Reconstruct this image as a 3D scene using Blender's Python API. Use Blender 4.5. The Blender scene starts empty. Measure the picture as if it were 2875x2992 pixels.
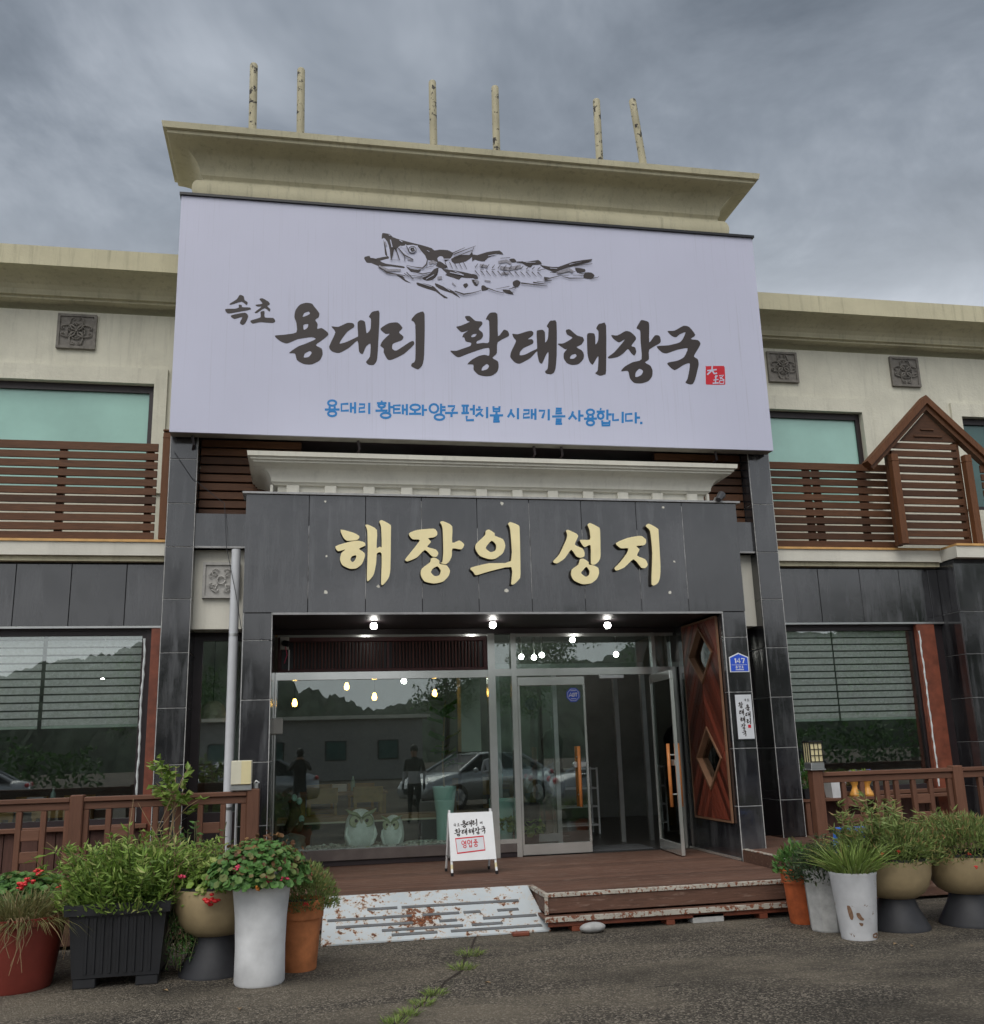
import bpy, bmesh, math, random
import numpy as np
from mathutils import Vector, Matrix
from mathutils.geometry import tessellate_polygon
random.seed(7); RNG = np.random.default_rng(11)
S = bpy.context.scene
COL = S.collection
# ------------------------------------------------------------------ camera, sky, sun, exposure
W_, H_, FPX = 2875.0, 2992.0, 2838.575
ANG = [math.radians(a) for a in (-11.24347, 103.59706, -1.68172)]
CAMP = Vector((0, 0, 1.6))
ROT = Matrix.Rotation(ANG[0], 3, 'Z') @ Matrix.Rotation(ANG[1], 3, 'X') @ Matrix.Rotation(ANG[2], 3, 'Z')
cd = bpy.data.cameras.new('camera'); cam = bpy.data.objects.new('camera', cd); COL.objects.link(cam)
cd.sensor_fit = 'HORIZONTAL'; cd.sensor_width = 36.0; cd.lens = 36.0 * FPX / W_
cd.clip_start = 0.1; cd.clip_end = 2000
cam.matrix_world = Matrix.Translation(CAMP) @ ROT.to_4x4()
S.camera = cam
S.render.engine = 'CYCLES'
S.render.resolution_x, S.render.resolution_y = 984, 1024
S.view_settings.view_transform = 'Standard'; S.view_settings.look = 'None'
S.view_settings.gamma = 1.0; S.view_settings.use_curve_mapping = False
S.view_settings.exposure = 0.45
S.cycles.max_bounces = 5; S.cycles.diffuse_bounces = 2; S.cycles.glossy_bounces = 3; S.cycles.transparent_max_bounces = 12
S.cycles.sample_clamp_indirect = 4.0; S.cycles.use_adaptive_sampling = True; S.cycles.adaptive_threshold = 0.025
SUN_EL, SUN_AZ = 52.0, 205.0     # azimuth: compass-like, 180 = behind the camera (-Y)
world = bpy.data.worlds.new('World'); S.world = world; world.use_nodes = True
def build_world():
    nt = world.node_tree; nt.nodes.clear(); N = nt.nodes.new; L = nt.links.new
    out = N('ShaderNodeOutputWorld'); bg = N('ShaderNodeBackground')
    sky = N('ShaderNodeTexSky'); sky.sky_type = 'NISHITA'; sky.sun_disc = False
    sky.sun_elevation = math.radians(SUN_EL); sky.sun_rotation = math.radians(SUN_AZ)
    sky.air_density = 2.0; sky.dust_density = 4.0
    tc = N('ShaderNodeTexCoord'); sep = N('ShaderNodeSeparateXYZ'); L(tc.outputs['Generated'], sep.inputs[0])
    def math_(op, a, b=None):
        n = N('ShaderNodeMath'); n.operation = op
        for i, v in enumerate((a, b)):
            if v is None: continue
            if isinstance(v, (int, float)): n.inputs[i].default_value = v
            else: L(v, n.inputs[i])
        return n.outputs[0]
    zc = math_('MAXIMUM', sep.outputs['Z'], 0.0)
    den = math_('ADD', zc, 0.16)
    cx = math_('DIVIDE', sep.outputs['X'], den); cy = math_('DIVIDE', sep.outputs['Y'], den)
    cmb = N('ShaderNodeCombineXYZ'); L(cx, cmb.inputs[0]); L(cy, cmb.inputs[1])
    def noise(sc, det, rough, dist):
        n = N('ShaderNodeTexNoise'); n.inputs['Scale'].default_value = sc; n.inputs['Detail'].default_value = det
        n.inputs['Roughness'].default_value = rough; n.inputs['Distortion'].default_value = dist
        L(cmb.outputs[0], n.inputs['Vector']); return n.outputs['Fac']
    n1 = noise(0.62, 5, 0.55, 0.6); n2 = noise(2.0, 6, 0.62, 0.5)
    nn = math_('ADD', math_('MULTIPLY', n1, 0.66), math_('MULTIPLY', n2, 0.34))
    rp = N('ShaderNodeValToRGB'); L(nn, rp.inputs[0])
    e = rp.color_ramp.elements
    e[0].position = 0.37; e[0].color = (0.075, 0.090, 0.112, 1)
    e[1].position = 0.66; e[1].color = (0.48, 0.515, 0.57, 1)
    m = e.new(0.49); m.color = (0.20, 0.225, 0.262, 1)
    # thin cloud lets more light through low on the horizon
    hz = N('ShaderNodeValToRGB'); L(zc, hz.inputs[0]); hz.color_ramp.interpolation = 'EASE'
    h = hz.color_ramp.elements; h[0].position = 0.12; h[0].color = (1, 1, 1, 1); h[1].position = 0.56; h[1].color = (0, 0, 0, 1)
    mx = N('ShaderNodeMix'); mx.data_type = 'RGBA'
    L(math_('MULTIPLY', hz.outputs[0], 0.85), mx.inputs[0]); L(rp.outputs[0], mx.inputs[6]); mx.inputs[7].default_value = (0.84, 0.87, 0.92, 1)
    sc = N('ShaderNodeMix'); sc.data_type = 'RGBA'; sc.blend_type = 'MULTIPLY'; sc.inputs[0].default_value = 1.0
    L(sky.outputs[0], sc.inputs[6]); sc.inputs[7].default_value = (0.07, 0.07, 0.07, 1)
    fin = N('ShaderNodeMix'); fin.data_type = 'RGBA'; fin.inputs[0].default_value = 0.12
    L(mx.outputs[2], fin.inputs[6]); L(sc.outputs[2], fin.inputs[7])
    L(fin.outputs[2], bg.inputs[0]); bg.inputs[1].default_value = 1.0
    L(bg.outputs[0], out.inputs[0])
build_world()
sl = bpy.data.lights.new('sun', 'SUN'); sl.energy = 1.5; sl.angle = math.radians(50); sl.color = (1.0, 0.97, 0.92)
so = bpy.data.objects.new('sun', sl); COL.objects.link(so)
_e, _a = math.radians(SUN_EL), math.radians(SUN_AZ)
_sd = Vector((math.sin(_a) * math.cos(_e), math.cos(_a) * math.cos(_e), math.sin(_e)))
so.rotation_euler = (-_sd).to_track_quat('-Z', 'Y').to_euler(); so.location = (0, -20, 30)

# ------------------------------------------------------------------ photo pixel -> point on a known plane
def ray(x, y): return ROT @ Vector(((x - W_/2)/FPX, -(y - H_/2)/FPX, -1.0))
def py(x, y, Y): d = ray(x, y); return CAMP + d*(Y/d.y)          # on the vertical plane at depth Y
def pz(x, y, Z): d = ray(x, y); return CAMP + d*((Z - 1.6)/d.z)  # on the horizontal plane at height Z
def pX(x, y, X): d = ray(x, y); return CAMP + d*(X/d.x)
# ------------------------------------------------------------------ mesh builder
class MB:
    def __init__(s): s.v = []; s.f = []
    def add(s, vs, fs):
        b = len(s.v); s.v += [tuple(v) for v in vs]; s.f += [tuple(i + b for i in f) for f in fs]; return s
    def box(s, x0, x1, y0, y1, z0, z1):
        if x0 > x1: x0, x1 = x1, x0
        if y0 > y1: y0, y1 = y1, y0
        if z0 > z1: z0, z1 = z1, z0
        return s.add([(x0,y0,z0),(x1,y0,z0),(x1,y1,z0),(x0,y1,z0),(x0,y0,z1),(x1,y0,z1),(x1,y1,z1),(x0,y1,z1)],
                     [(3,2,1,0),(4,5,6,7),(0,1,5,4),(1,2,6,5),(2,3,7,6),(3,0,4,7)])
    def cbox(s, x0, x1, y0, y1, z0, z1, c=.006):   # box with chamfered edges
        if x0 > x1: x0, x1 = x1, x0
        if y0 > y1: y0, y1 = y1, y0
        if z0 > z1: z0, z1 = z1, z0
        c = min(c, (x1-x0)*.3, (y1-y0)*.3, (z1-z0)*.3)
        vs = []; idx = {}
        for i, X in enumerate((x0, x1)):
            for j, Y in enumerate((y0, y1)):
                for k, Z in enumerate((z0, z1)):
                    sx, sy, sz = (c, -c)[i], (c, -c)[j], (c, -c)[k]
                    for a, p in enumerate(((X, Y+sy, Z+sz), (X+sx, Y, Z+sz), (X+sx, Y+sy, Z))):
                        idx[i,j,k,a] = len(vs); vs.append(p)
        fs = []
        q = lambda *t: [idx[u] for u in t]
        for i in (0,1):
            f = q((i,0,0,0),(i,1,0,0),(i,1,1,0),(i,0,1,0)); fs.append(f if i else f[::-1])
            f = q((0,i,0,1),(0,i,1,1),(1,i,1,1),(1,i,0,1)); fs.append(f if i else f[::-1])
            f = q((0,0,i,2),(1,0,i,2),(1,1,i,2),(0,1,i,2)); fs.append(f if i else f[::-1])
        for a in (0,1):
            for b in (0,1):
                fs.append(q((0,a,b,1),(1,a,b,1),(1,a,b,2),(0,a,b,2)))
                fs.append(q((a,0,b,0),(a,1,b,0),(a,1,b,2),(a,0,b,2)))
                fs.append(q((a,b,0,0),(a,b,1,0),(a,b,1,1),(a,b,0,1)))
        for i in (0,1):
            for j in (0,1):
                for k in (0,1): fs.append(q((i,j,k,0),(i,j,k,1),(i,j,k,2)))
        return s.add(vs, fs)
    def prism(s, poly, fn, d0, d1):      # poly of (a,b) in a plane, fn(a,b,d)->xyz, closed caps
        n = len(poly)
        return s.add([fn(a,b,d0) for a,b in poly] + [fn(a,b,d1) for a,b in poly],
                     [tuple(range(n))[::-1], tuple(range(n, 2*n))] + [(i,(i+1)%n,n+(i+1)%n,n+i) for i in range(n)])
    def tube(s, pts, r, n=8, cap=True):
        pts = [Vector(p) for p in pts]; rr = r if isinstance(r, (list, tuple)) else [r]*len(pts)
        rings = []; up = None
        for i, p in enumerate(pts):
            t = (pts[min(i+1, len(pts)-1)] - pts[max(i-1, 0)]).normalized()
            if up is None:
                up = Vector((0,0,1)) if abs(t.z) < .9 else Vector((1,0,0))
            a = t.cross(up); a = a.normalized() if a.length > 1e-6 else t.orthogonal().normalized()
            b = t.cross(a).normalized(); up = -b
            up = b if False else (a.cross(t)).normalized()
            rings.append([p + (a*math.cos(2*math.pi*k/n) + b*math.sin(2*math.pi*k/n))*rr[i] for k in range(n)])
        vs = [v for R in rings for v in R]; fs = []
        for i in range(len(pts)-1):
            for k in range(n): fs.append((i*n+k, i*n+(k+1)%n, (i+1)*n+(k+1)%n, (i+1)*n+k))
        if cap: fs.append(tuple(range(n))[::-1]); fs.append(tuple(range((len(pts)-1)*n, len(pts)*n)))
        return s.add(vs, fs)
    def lathe(s, prof, c=(0,0,0), n=28, sx=1, sy=1, cap=True):
        vs = []; fs = []
        for r, z in prof:
            for k in range(n):
                t = 2*math.pi*k/n; vs.append((c[0]+r*sx*math.cos(t), c[1]+r*sy*math.sin(t), c[2]+z))
        for i in range(len(prof)-1):
            for k in range(n): fs.append((i*n+k, i*n+(k+1)%n, (i+1)*n+(k+1)%n, (i+1)*n+k))
        if cap:
            if prof[0][0] > 1e-4: fs.append(tuple(range(n))[::-1])
            if prof[-1][0] > 1e-4: fs.append(tuple(range((len(prof)-1)*n, len(prof)*n)))
        return s.add(vs, fs)
    def ball(s, c, r, n=12, m=8, sc=(1,1,1)):
        return s.lathe([(max(r*math.sin(math.pi*i/m), 1e-5)*1.0, 0) for i in range(0)] or
                       [(max(r*sc[0]*math.sin(math.pi*i/m), 1e-5), -r*sc[2]*math.cos(math.pi*i/m)) for i in range(m+1)], c, n, 1, sc[1]/sc[0], cap=False)
    def sweep3(s, x0, x1, yf, yb, prof):   # moulding wrapped round front and both ends: prof of (outward, z)
        vs = []; fs = []
        for o, z in prof: vs += [(x0-o, yb, z), (x0-o, yf-o, z), (x1+o, yf-o, z), (x1+o, yb, z)]
        for i in range(len(prof)-1):
            for k in range(3): fs.append((i*4+k, i*4+k+1, i*4+5+k, i*4+4+k))
        n = (len(prof)-1)*4
        fs += [(0,3,2,1), (n, n+1, n+2, n+3)]
        return s.add(vs, fs)
def obj(name, mb, mat, parent=None, smooth=False, label=None):
    L = Vector((0,0,0))
    root = parent
    while root is not None and root.parent is not None: root = root.parent
    if root is not None: L = root.location
    me = bpy.data.meshes.new(name)
    vs = mb.v
    if L.length > 0: vs = [(a-L.x, b-L.y, c-L.z) for a,b,c in vs]
    me.from_pydata(vs, [], mb.f)
    if mat is not None:
        for m_ in (mat if isinstance(mat, (list, tuple)) else [mat]): me.materials.append(m_)
    if smooth:
        me.polygons.foreach_set('use_smooth', [True]*len(me.polygons))
        if smooth == 'auto':
            try: me.set_sharp_from_angle(angle=math.radians(38))
            except Exception: pass
    me.update()
    o = bpy.data.objects.new(name, me); COL.objects.link(o)
    if parent is not None: o.parent = parent
    if label: o['label'] = label
    return o
def thing(name, label, cat, loc=(0,0,0), group=None):
    o = bpy.data.objects.new(name, None); COL.objects.link(o); o.location = loc; o.empty_display_size = .1
    o['label'] = label; o['category'] = cat
    if group: o['group'] = group
    return o
def tag(o, label, cat, group=None):
    o['label'] = label; o['category'] = cat
    if group: o['group'] = group
    return o
def struct(o): o['kind'] = 'structure'; return o
def stuff(o): o['kind'] = 'stuff'; return o
# ------------------------------------------------------------------ materials
class NT:
    def __init__(s, name):
        s.m = bpy.data.materials.new(name); s.m.use_nodes = True; s.t = s.m.node_tree
        s.b = s.t.nodes['Principled BSDF']; s.out = s.t.nodes['Material Output']
    def n(s, typ, **kw):
        n = s.t.nodes.new(typ)
        for k, v in kw.items(): setattr(n, k, v)
        return n
    def set(s, sock, v):
        if hasattr(v, 'is_output') or isinstance(v, bpy.types.NodeSocket): s.t.links.new(v, sock)
        else: sock.default_value = v
    def math(s, op, a, b=0.0, clamp=False):
        n = s.n('ShaderNodeMath', operation=op, use_clamp=clamp); s.set(n.inputs[0], a); s.set(n.inputs[1], b); return n.outputs[0]
    def pos(s, scale=(1,1,1), rot=(0,0,0)):
        g = s.n('ShaderNodeNewGeometry'); mp = s.n('ShaderNodeMapping')
        mp.inputs['Scale'].default_value = scale; mp.inputs['Rotation'].default_value = rot
        s.t.links.new(g.outputs['Position'], mp.inputs[0]); return mp.outputs[0]
    def noise(s, vec, scale, detail=4, rough=.55, dist=0.0):
        n = s.n('ShaderNodeTexNoise'); s.set(n.inputs['Vector'], vec); n.inputs['Scale'].default_value = scale
        n.inputs['Detail'].default_value = detail; n.inputs['Roughness'].default_value = rough; n.inputs['Distortion'].default_value = dist
        return n.outputs['Fac']
    def ramp(s, fac, stops, interp='LINEAR'):
        n = s.n('ShaderNodeValToRGB'); s.set(n.inputs[0], fac); cr = n.color_ramp; cr.interpolation = interp
        def c4(c): return (c, c, c, 1) if isinstance(c, (int, float)) else (*c[:3], 1)
        cr.elements[0].position = stops[0][0]; cr.elements[0].color = c4(stops[0][1])
        cr.elements[1].position = stops[-1][0]; cr.elements[1].color = c4(stops[-1][1])
        for p, c in stops[1:-1]: e = cr.elements.new(p); e.color = c4(c)
        return n.outputs[0]
    def mix(s, fac, a, b, blend='MIX'):
        n = s.n('ShaderNodeMix', data_type='RGBA', blend_type=blend); s.set(n.inputs[0], fac)
        for i, v in ((6, a), (7, b)):
            if isinstance(v, (tuple, list)): v = (*v[:3], 1)
            s.set(n.inputs[i], v)
        return n.outputs[2]
    def rnd(s, amt, col):
        o = s.n('ShaderNodeObjectInfo')
        f = s.math('ADD', s.math('MULTIPLY', o.outputs['Random'], 2*amt), 1-amt)
        h = s.n('ShaderNodeHueSaturation'); s.set(h.inputs['Value'], f); s.set(h.inputs['Color'], col); return h.outputs[0]
    def bump(s, h, strength=.3, dist=.01):
        n = s.n('ShaderNodeBump'); s.set(n.inputs['Height'], h); n.inputs['Strength'].default_value = strength; n.inputs['Distance'].default_value = dist
        s.t.links.new(n.outputs[0], s.b.inputs['Normal'])
    def fin(s, col, rough=.6, metal=0.0, spec=.5, coat=0.0):
        if isinstance(col, (tuple, list)): col = (*col[:3], 1)
        s.set(s.b.inputs['Base Color'], col); s.set(s.b.inputs['Roughness'], rough); s.set(s.b.inputs['Metallic'], metal)
        s.b.inputs['Specular IOR Level'].default_value = spec; s.b.inputs['Coat Weight'].default_value = coat
        return s.m
def mul(c, k): return tuple(min(x*k, 1) for x in c)
def M(name, col, rough=.6, metal=0., var=.15, scale=6, bump=0., bscale=60, spec=.5, rnd=0., coat=0.):
    t = NT(name); p = t.pos()
    c = t.ramp(t.noise(p, scale, 5, .6), [(.3, mul(col, 1-var)), (.7, mul(col, 1+var))])
    if rnd: c = t.rnd(rnd, c)
    if bump: t.bump(t.noise(p, bscale, 3), bump, .01)
    return t.fin(c, rough, metal, spec, coat)
def wood(name, col, axis='x', rough=.65, var=.35, rnd=.18, scale=3.0, wear=None):
    t = NT(name); k = {'x': (1.2, 14, 14), 'z': (14, 14, 1.2), 'y': (14, 1.2, 14)}[axis]
    p = t.pos(k)
    g = t.noise(p, scale, 6, .65, 1.2); g2 = t.noise(t.pos(), 2.2, 3)
    c = t.ramp(g, [(.25, mul(col, 1-var)), (.5, col), (.78, mul(col, 1+var))])
    c = t.mix(t.math('MULTIPLY', g2, .45), c, mul(col, .45))
    if rnd: c = t.rnd(rnd, c)
    if wear:
        w = t.ramp(t.noise(t.pos((1,6,6)), 5, 6, .7), [(.55, 0.0), (.68, 1.0)])
        c = t.mix(t.math('MULTIPLY', w, .55), c, wear)
    t.bump(g, .35, .004)
    return t.fin(c, rough, 0, .35)
def granite():
    t = NT('black_granite')
    f = t.noise(t.pos(), 220, 2, .7); c = t.ramp(f, [(.35, (.006,.006,.008)), (.7, (.026,.026,.029))])
    st = t.noise(t.pos((4, 4, .5)), 2.0, 4, .6); s1 = t.ramp(st, [(.50, 0.0), (.80, 1.0)])
    bl = t.noise(t.pos(), 1.3, 5, .65); s2 = t.ramp(bl, [(.42, 0.0), (.70, 1.0)])
    c = t.mix(t.math('MULTIPLY', s1, .42), c, (.16,.165,.175)); c = t.mix(t.math('MULTIPLY', s2, .34), c, (.10,.10,.105))
    c = t.rnd(.30, c)
    r = t.ramp(t.math('ADD', t.math('MULTIPLY', s1, .5), t.math('MULTIPLY', bl, .5)), [(.2, .07), (.8, .34)])
    t.bump(t.noise(t.pos(), 3.0, 2), .03, .02)
    t.b.inputs['IOR'].default_value = 1.75
    return t.fin(c, r, 0, .6)
def plaster(name, col, stain=.5, bump=.5):
    t = NT(name); p = t.pos()
    c = t.ramp(t.noise(p, 1.6, 6, .6), [(.3, mul(col, .86)), (.7, mul(col, 1.06))])
    st = t.ramp(t.noise(t.pos((7,7,.5)), 1.8, 6, .7), [(.52, 0.0), (.78, 1.0)])
    c = t.mix(t.math('MULTIPLY', st, stain), c, mul(col, .52))
    sp = t.ramp(t.noise(p, 38, 3, .7), [(.68, 0.0), (.76, 1.0)])
    c = t.mix(t.math('MULTIPLY', sp, stain*.6), c, mul(col, .40))
    h = t.noise(p, 26, 5, .65); t.bump(h, bump, .012)
    return t.fin(c, .85, 0, .25)
def asphalt():
    t = NT('asphalt'); p = t.pos()
    v = t.n('ShaderNodeTexVoronoi'); t.set(v.inputs['Vector'], p); v.inputs['Scale'].default_value = 85
    sep = t.n('ShaderNodeSeparateColor'); t.set(sep.inputs[0], v.outputs['Color'])
    st = t.ramp(sep.outputs[0], [(.0, (.034,.029,.024)), (.40, (.080,.069,.056)), (.72, (.16,.138,.108)), (.95, (.40,.35,.28))])
    fine = t.noise(p, 120, 3, .7)
    c = t.mix(t.math('MULTIPLY', fine, .42), st, (.026,.023,.020))
    big = t.noise(t.pos((.6, 1.4, 1)), .9, 5, .6, .6)
    c = t.mix(t.ramp(big, [(.40, 0.0), (.64, .62)]), c, (.235,.20,.15))
    dk = t.noise(t.pos((.7, 1.1, 1)), .55, 4, .6)
    c = t.mix(t.ramp(dk, [(.47, 0.0), (.64, .62)]), c, (.022,.020,.017))
    h = t.math('ADD', t.math('MULTIPLY', v.outputs['Distance'], -1.0), t.math('MULTIPLY', fine, .8))
    t.bump(h, .9, .014)
    return t.fin(c, .85, 0, .3)
def rusty_white():
    t = NT('rusty_white_paint'); p = t.pos()
    a = t.noise(p, 15, 6, .74); b = t.noise(p, 2.0, 4, .6)
    # a big rust patch in the middle of the sheet, small chips all over
    g = t.n('ShaderNodeVectorMath', operation='DISTANCE'); t.set(g.inputs[0], p); g.inputs[1].default_value = (1.05, 9.2, .13)
    near = t.ramp(g.outputs['Value'], [(.04, .13), (.24, 0.0)])
    f = t.math('ADD', t.math('ADD', t.math('MULTIPLY', a, .8), t.math('MULTIPLY', b, .2)), near)
    k = t.ramp(f, [(.560, 0.0), (.585, 1.0)]); halo = t.ramp(f, [(.52, 0.0), (.575, .65)])
    c = t.ramp(b, [(.3, (.44,.48,.50)), (.7, (.54,.58,.60))])
    c = t.mix(halo, c, (.62,.42,.22)); c = t.mix(k, c, t.ramp(t.noise(p, 40, 4), [(.35, (.05,.018,.010)), (.65, (.24,.085,.035))]))
    t.bump(t.math('SUBTRACT', 1.0, k), .5, .004)
    return t.fin(c, .55, 0, .4)
def chipped(name, col, under, amt=.55, sc=22):
    t = NT(name); p = t.pos()
    k = t.ramp(t.noise(p, sc, 6, .7), [(amt, 0.0), (amt+.04, 1.0)])
    c = t.mix(k, t.ramp(t.noise(p, 5, 4), [(.3, mul(col,.8)), (.7, mul(col,1.1))]), under)
    t.bump(t.math('SUBTRACT', 1.0, k), .4, .003)
    return t.fin(c, .6, 0, .35)
def sign_vinyl():
    t = NT('sign_vinyl'); col = (.54, .55, .68)
    s = t.ramp(t.noise(t.pos((26, 26, .25)), 1.6, 5, .75), [(.56, 0.0), (.74, 1.0)])
    z = t.noise(t.pos(), .35, 3); s = t.math('MULTIPLY', s, t.ramp(z, [(.40, 0.18), (.60, .75)]))
    c = t.mix(s, t.ramp(t.noise(t.pos(), .5, 4), [(.3, mul(col,.95)), (.7, mul(col,1.03))]), (.33,.33,.38))
    t.bump(t.noise(t.pos((1,1,.3)), 1.2, 2), .05, .03)
    return t.fin(c, .42, 0, .4)
def glass(name, tint=(.70,.86,.80), refl=.10, rough=0.0):
    t = NT(name); t.t.nodes.remove(t.b)
    tr = t.n('ShaderNodeBsdfTransparent'); tr.inputs[0].default_value = (*tint, 1)
    gl = t.n('ShaderNodeBsdfGlossy'); gl.inputs['Color'].default_value = (.95,1,.98,1); gl.inputs['Roughness'].default_value = rough
    fr = t.n('ShaderNodeFresnel'); fr.inputs['IOR'].default_value = 1.5
    f = t.math('ADD', fr.outputs[0], refl, True)
    mx = t.n('ShaderNodeMixShader'); t.set(mx.inputs[0], f); t.t.links.new(tr.outputs[0], mx.inputs[1]); t.t.links.new(gl.outputs[0], mx.inputs[2])
    t.t.links.new(mx.outputs[0], t.out.inputs[0]); return t.m
def emit(name, col, k):
    t = NT(name); t.b.inputs['Base Color'].default_value = (*col, 1)
    t.b.inputs['Emission Color'].default_value = (*col, 1); t.b.inputs['Emission Strength'].default_value = k; return t.m
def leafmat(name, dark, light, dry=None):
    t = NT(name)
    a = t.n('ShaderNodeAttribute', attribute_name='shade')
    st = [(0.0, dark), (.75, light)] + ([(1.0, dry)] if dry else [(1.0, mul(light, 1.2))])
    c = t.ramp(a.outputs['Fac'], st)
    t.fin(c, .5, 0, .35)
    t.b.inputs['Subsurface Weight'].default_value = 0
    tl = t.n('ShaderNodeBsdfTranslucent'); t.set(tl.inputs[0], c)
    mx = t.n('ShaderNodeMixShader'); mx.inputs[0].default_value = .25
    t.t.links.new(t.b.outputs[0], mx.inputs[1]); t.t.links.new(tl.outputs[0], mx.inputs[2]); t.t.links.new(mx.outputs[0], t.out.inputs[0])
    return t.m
m_granite = granite(); m_asphalt = asphalt()
m_plaster = plaster('cream_plaster', (.70,.68,.57), .45, .6)
m_cornice = plaster('weathered_cornice_plaster', (.57,.53,.375), .75, .35)
m_white_pl = plaster('white_painted_moulding', (.76,.74,.65), .35, .2)
m_panelpl = plaster('pale_wall_plaster', (.70,.68,.60), .2, .2)
m_relief = M('grey_cast_relief', (.20,.185,.165), .8, var=.25, scale=14, bump=.3, bscale=50)
m_wood_rail = wood('stained_railing_wood', (.098,.042,.019), 'x', .6, .45, .35)
m_wood_post = wood('stained_post_wood', (.15,.060,.024), 'z', .6, .4, .15)
m_wood_deckr = wood('brown_painted_rail', (.155,.070,.042), 'z', .6, .25, .1)
m_wood_deckx = wood('brown_painted_handrail', (.155,.072,.044), 'x', .6, .25, .1)
m_deck = wood('deck_plank_wood', (.135,.070,.048), 'x', .7, .4, .2, 3, (.30,.21,.165))
m_skirt = wood('dark_plank_wall', (.085,.040,.030), 'z', .7, .35, .2)
m_redwood = M('red_brown_painted_wood', (.18,.050,.026), .5, var=.3, scale=9, bump=.15)
m_herring = wood('varnished_red_board', (.155,.036,.021), 'z', .35, .3, .75)
m_herr_edge = M('board_panel_edge', (.20,.105,.06), .5)
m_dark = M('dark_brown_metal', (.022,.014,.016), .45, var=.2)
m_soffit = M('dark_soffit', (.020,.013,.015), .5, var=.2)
m_steel = M('polished_steel', (.70,.72,.69), .16, .72, var=.08, scale=3)
m_alu = M('brushed_aluminium', (.50,.51,.50), .32, .85, var=.1)
m_chan = M('sign_metal_frame', (.30,.285,.25), .5, .5, var=.2)
m_flash = M('grey_flashing', (.34,.34,.34), .5, .3, var=.2)
m_grout = M('white_grout', (.45,.45,.44), .8, var=.25, scale=20)
m_core = M('dark_mortar', (.03,.03,.032), .8)
m_glass = glass('shop_glass', (.91,.975,.95), .085)
m_glass_w = glass('window_glass', (.965,.985,.975), .11)
m_glass_door = glass('door_glass', (.92,.97,.955), .09)
m_mint = M('mint_window_film', (.33,.56,.49), .10, var=.12, scale=.9, spec=.8)
m_mint_d = M('dark_tinted_film', (.06,.125,.12), .12, var=.2, scale=1.2)
m_blind = M('blind_fabric', (.88,.90,.85), .8, var=.2, scale=25)
m_blind_bar = M('blind_bottom_bar', (.55,.66,.58), .5)
m_gold = M('gold_painted_letter', (.93,.81,.46), .42, .05, var=.05, scale=4)
m_gold_side = M('letter_side_dark', (.055,.04,.02), .6)
m_gstrip = M('tan_timber_strip', (.62,.36,.13), .6, var=.2)
m_vinyl = sign_vinyl()
m_ink = M('sign_ink_brown', (.032,.022,.020), .5, var=.05)
m_ink_grey = M('sign_ink_grey', (.26,.25,.29), .5, var=.3, scale=60)
m_blue = M('sign_ink_blue', (.012,.19,.50), .5, var=.05)
m_red = M('seal_red', (.55,.008,.022), .5, var=.05)
m_white = M('white_paint', (.74,.75,.76), .5, var=.05)
m_rust = rusty_white()
m_rib = M('grey_ramp_rib', (.13,.135,.14), .7, var=.2)
m_trim = chipped('chipped_edge_trim', (.46,.43,.37), (.20,.075,.04), .52, 26)
m_tanpipe = chipped('peeling_cream_pipe', (.44,.40,.27), (.03,.026,.024), .555, 10)
m_pipe = M('white_plastic_pipe', (.60,.62,.65), .35, var=.06)
m_terra = M('terracotta', (.48,.17,.062), .85, var=.3, scale=7, bump=.15, bscale=30)
m_terra_r = M('orange_terracotta', (.48,.11,.032), .8, var=.3, scale=9, bump=.15)
m_redpot = M('red_brown_plastic', (.225,.040,.028), .5, var=.12)
m_blackpot = M('black_plastic', (.020,.021,.024), .45, var=.2)
m_bowl = M('beige_resin', (.37,.285,.16), .55, var=.12, scale=10)
m_ped = M('charcoal_pedestal', (.028,.029,.034), .6, var=.25)
m_whitepot = chipped('white_glazed_pot', (.70,.71,.72), (.20,.12,.075), .70, 5)
m_whitechip = chipped('chipped_white_pot', (.68,.69,.71), (.22,.13,.085), .60, 6)
m_concrete = M('grey_concrete', (.40,.40,.39), .85, var=.2, scale=12, bump=.2)
m_soil = M('potting_soil', (.028,.019,.013), .95, var=.4, scale=40, bump=.6, bscale=60)
m_stem = M('green_stem', (.10,.105,.04), .7, var=.3)
m_drystem = M('dry_stem', (.25,.17,.09), .8, var=.3)
m_leaf = leafmat('leaf_mid_green', (.028,.075,.016), (.25,.38,.075), (.42,.44,.16))
m_leaf_d = leafmat('leaf_deep_green', (.018,.055,.016), (.12,.26,.065), (.20,.13,.06))
m_leaf_y = leafmat('leaf_grey_green', (.045,.070,.022), (.24,.32,.10), (.36,.20,.10))
m_grass = leafmat('grass_blade', (.07,.11,.02), (.28,.39,.10), (.36,.28,.12))
m_petal_r = M('red_petal', (.62,.018,.022), .5, var=.2)
m_petal_p = M('pink_petal', (.66,.045,.12), .5, var=.2)
m_petal_o = M('orange_petal', (.62,.22,.03), .5, var=.2)
m_bulb = emit('white_bulb_glass', (1.0, .98, .93), 26.0)
m_warm = emit('warm_filament_bulb', (1.0, .50, .10), 14.0)
m_socket = M('lamp_socket', (.05,.05,.055), .4)
m_black = M('black_trim', (.012,.012,.014), .4)
m_cream = M('cream_lamp_pane', (.70,.62,.36), .5, var=.05)
m_creamw = M('pale_lamp_pane', (.66,.63,.50), .5, var=.05)
m_platebl = M('plate_blue', (.020,.085,.60), .4, var=.05)
m_plaque = M('plaque_white', (.62,.64,.67), .45, var=.06)
m_orangewood = M('orange_wood_handle', (.55,.20,.055), .4, var=.15, scale=20)
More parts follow.
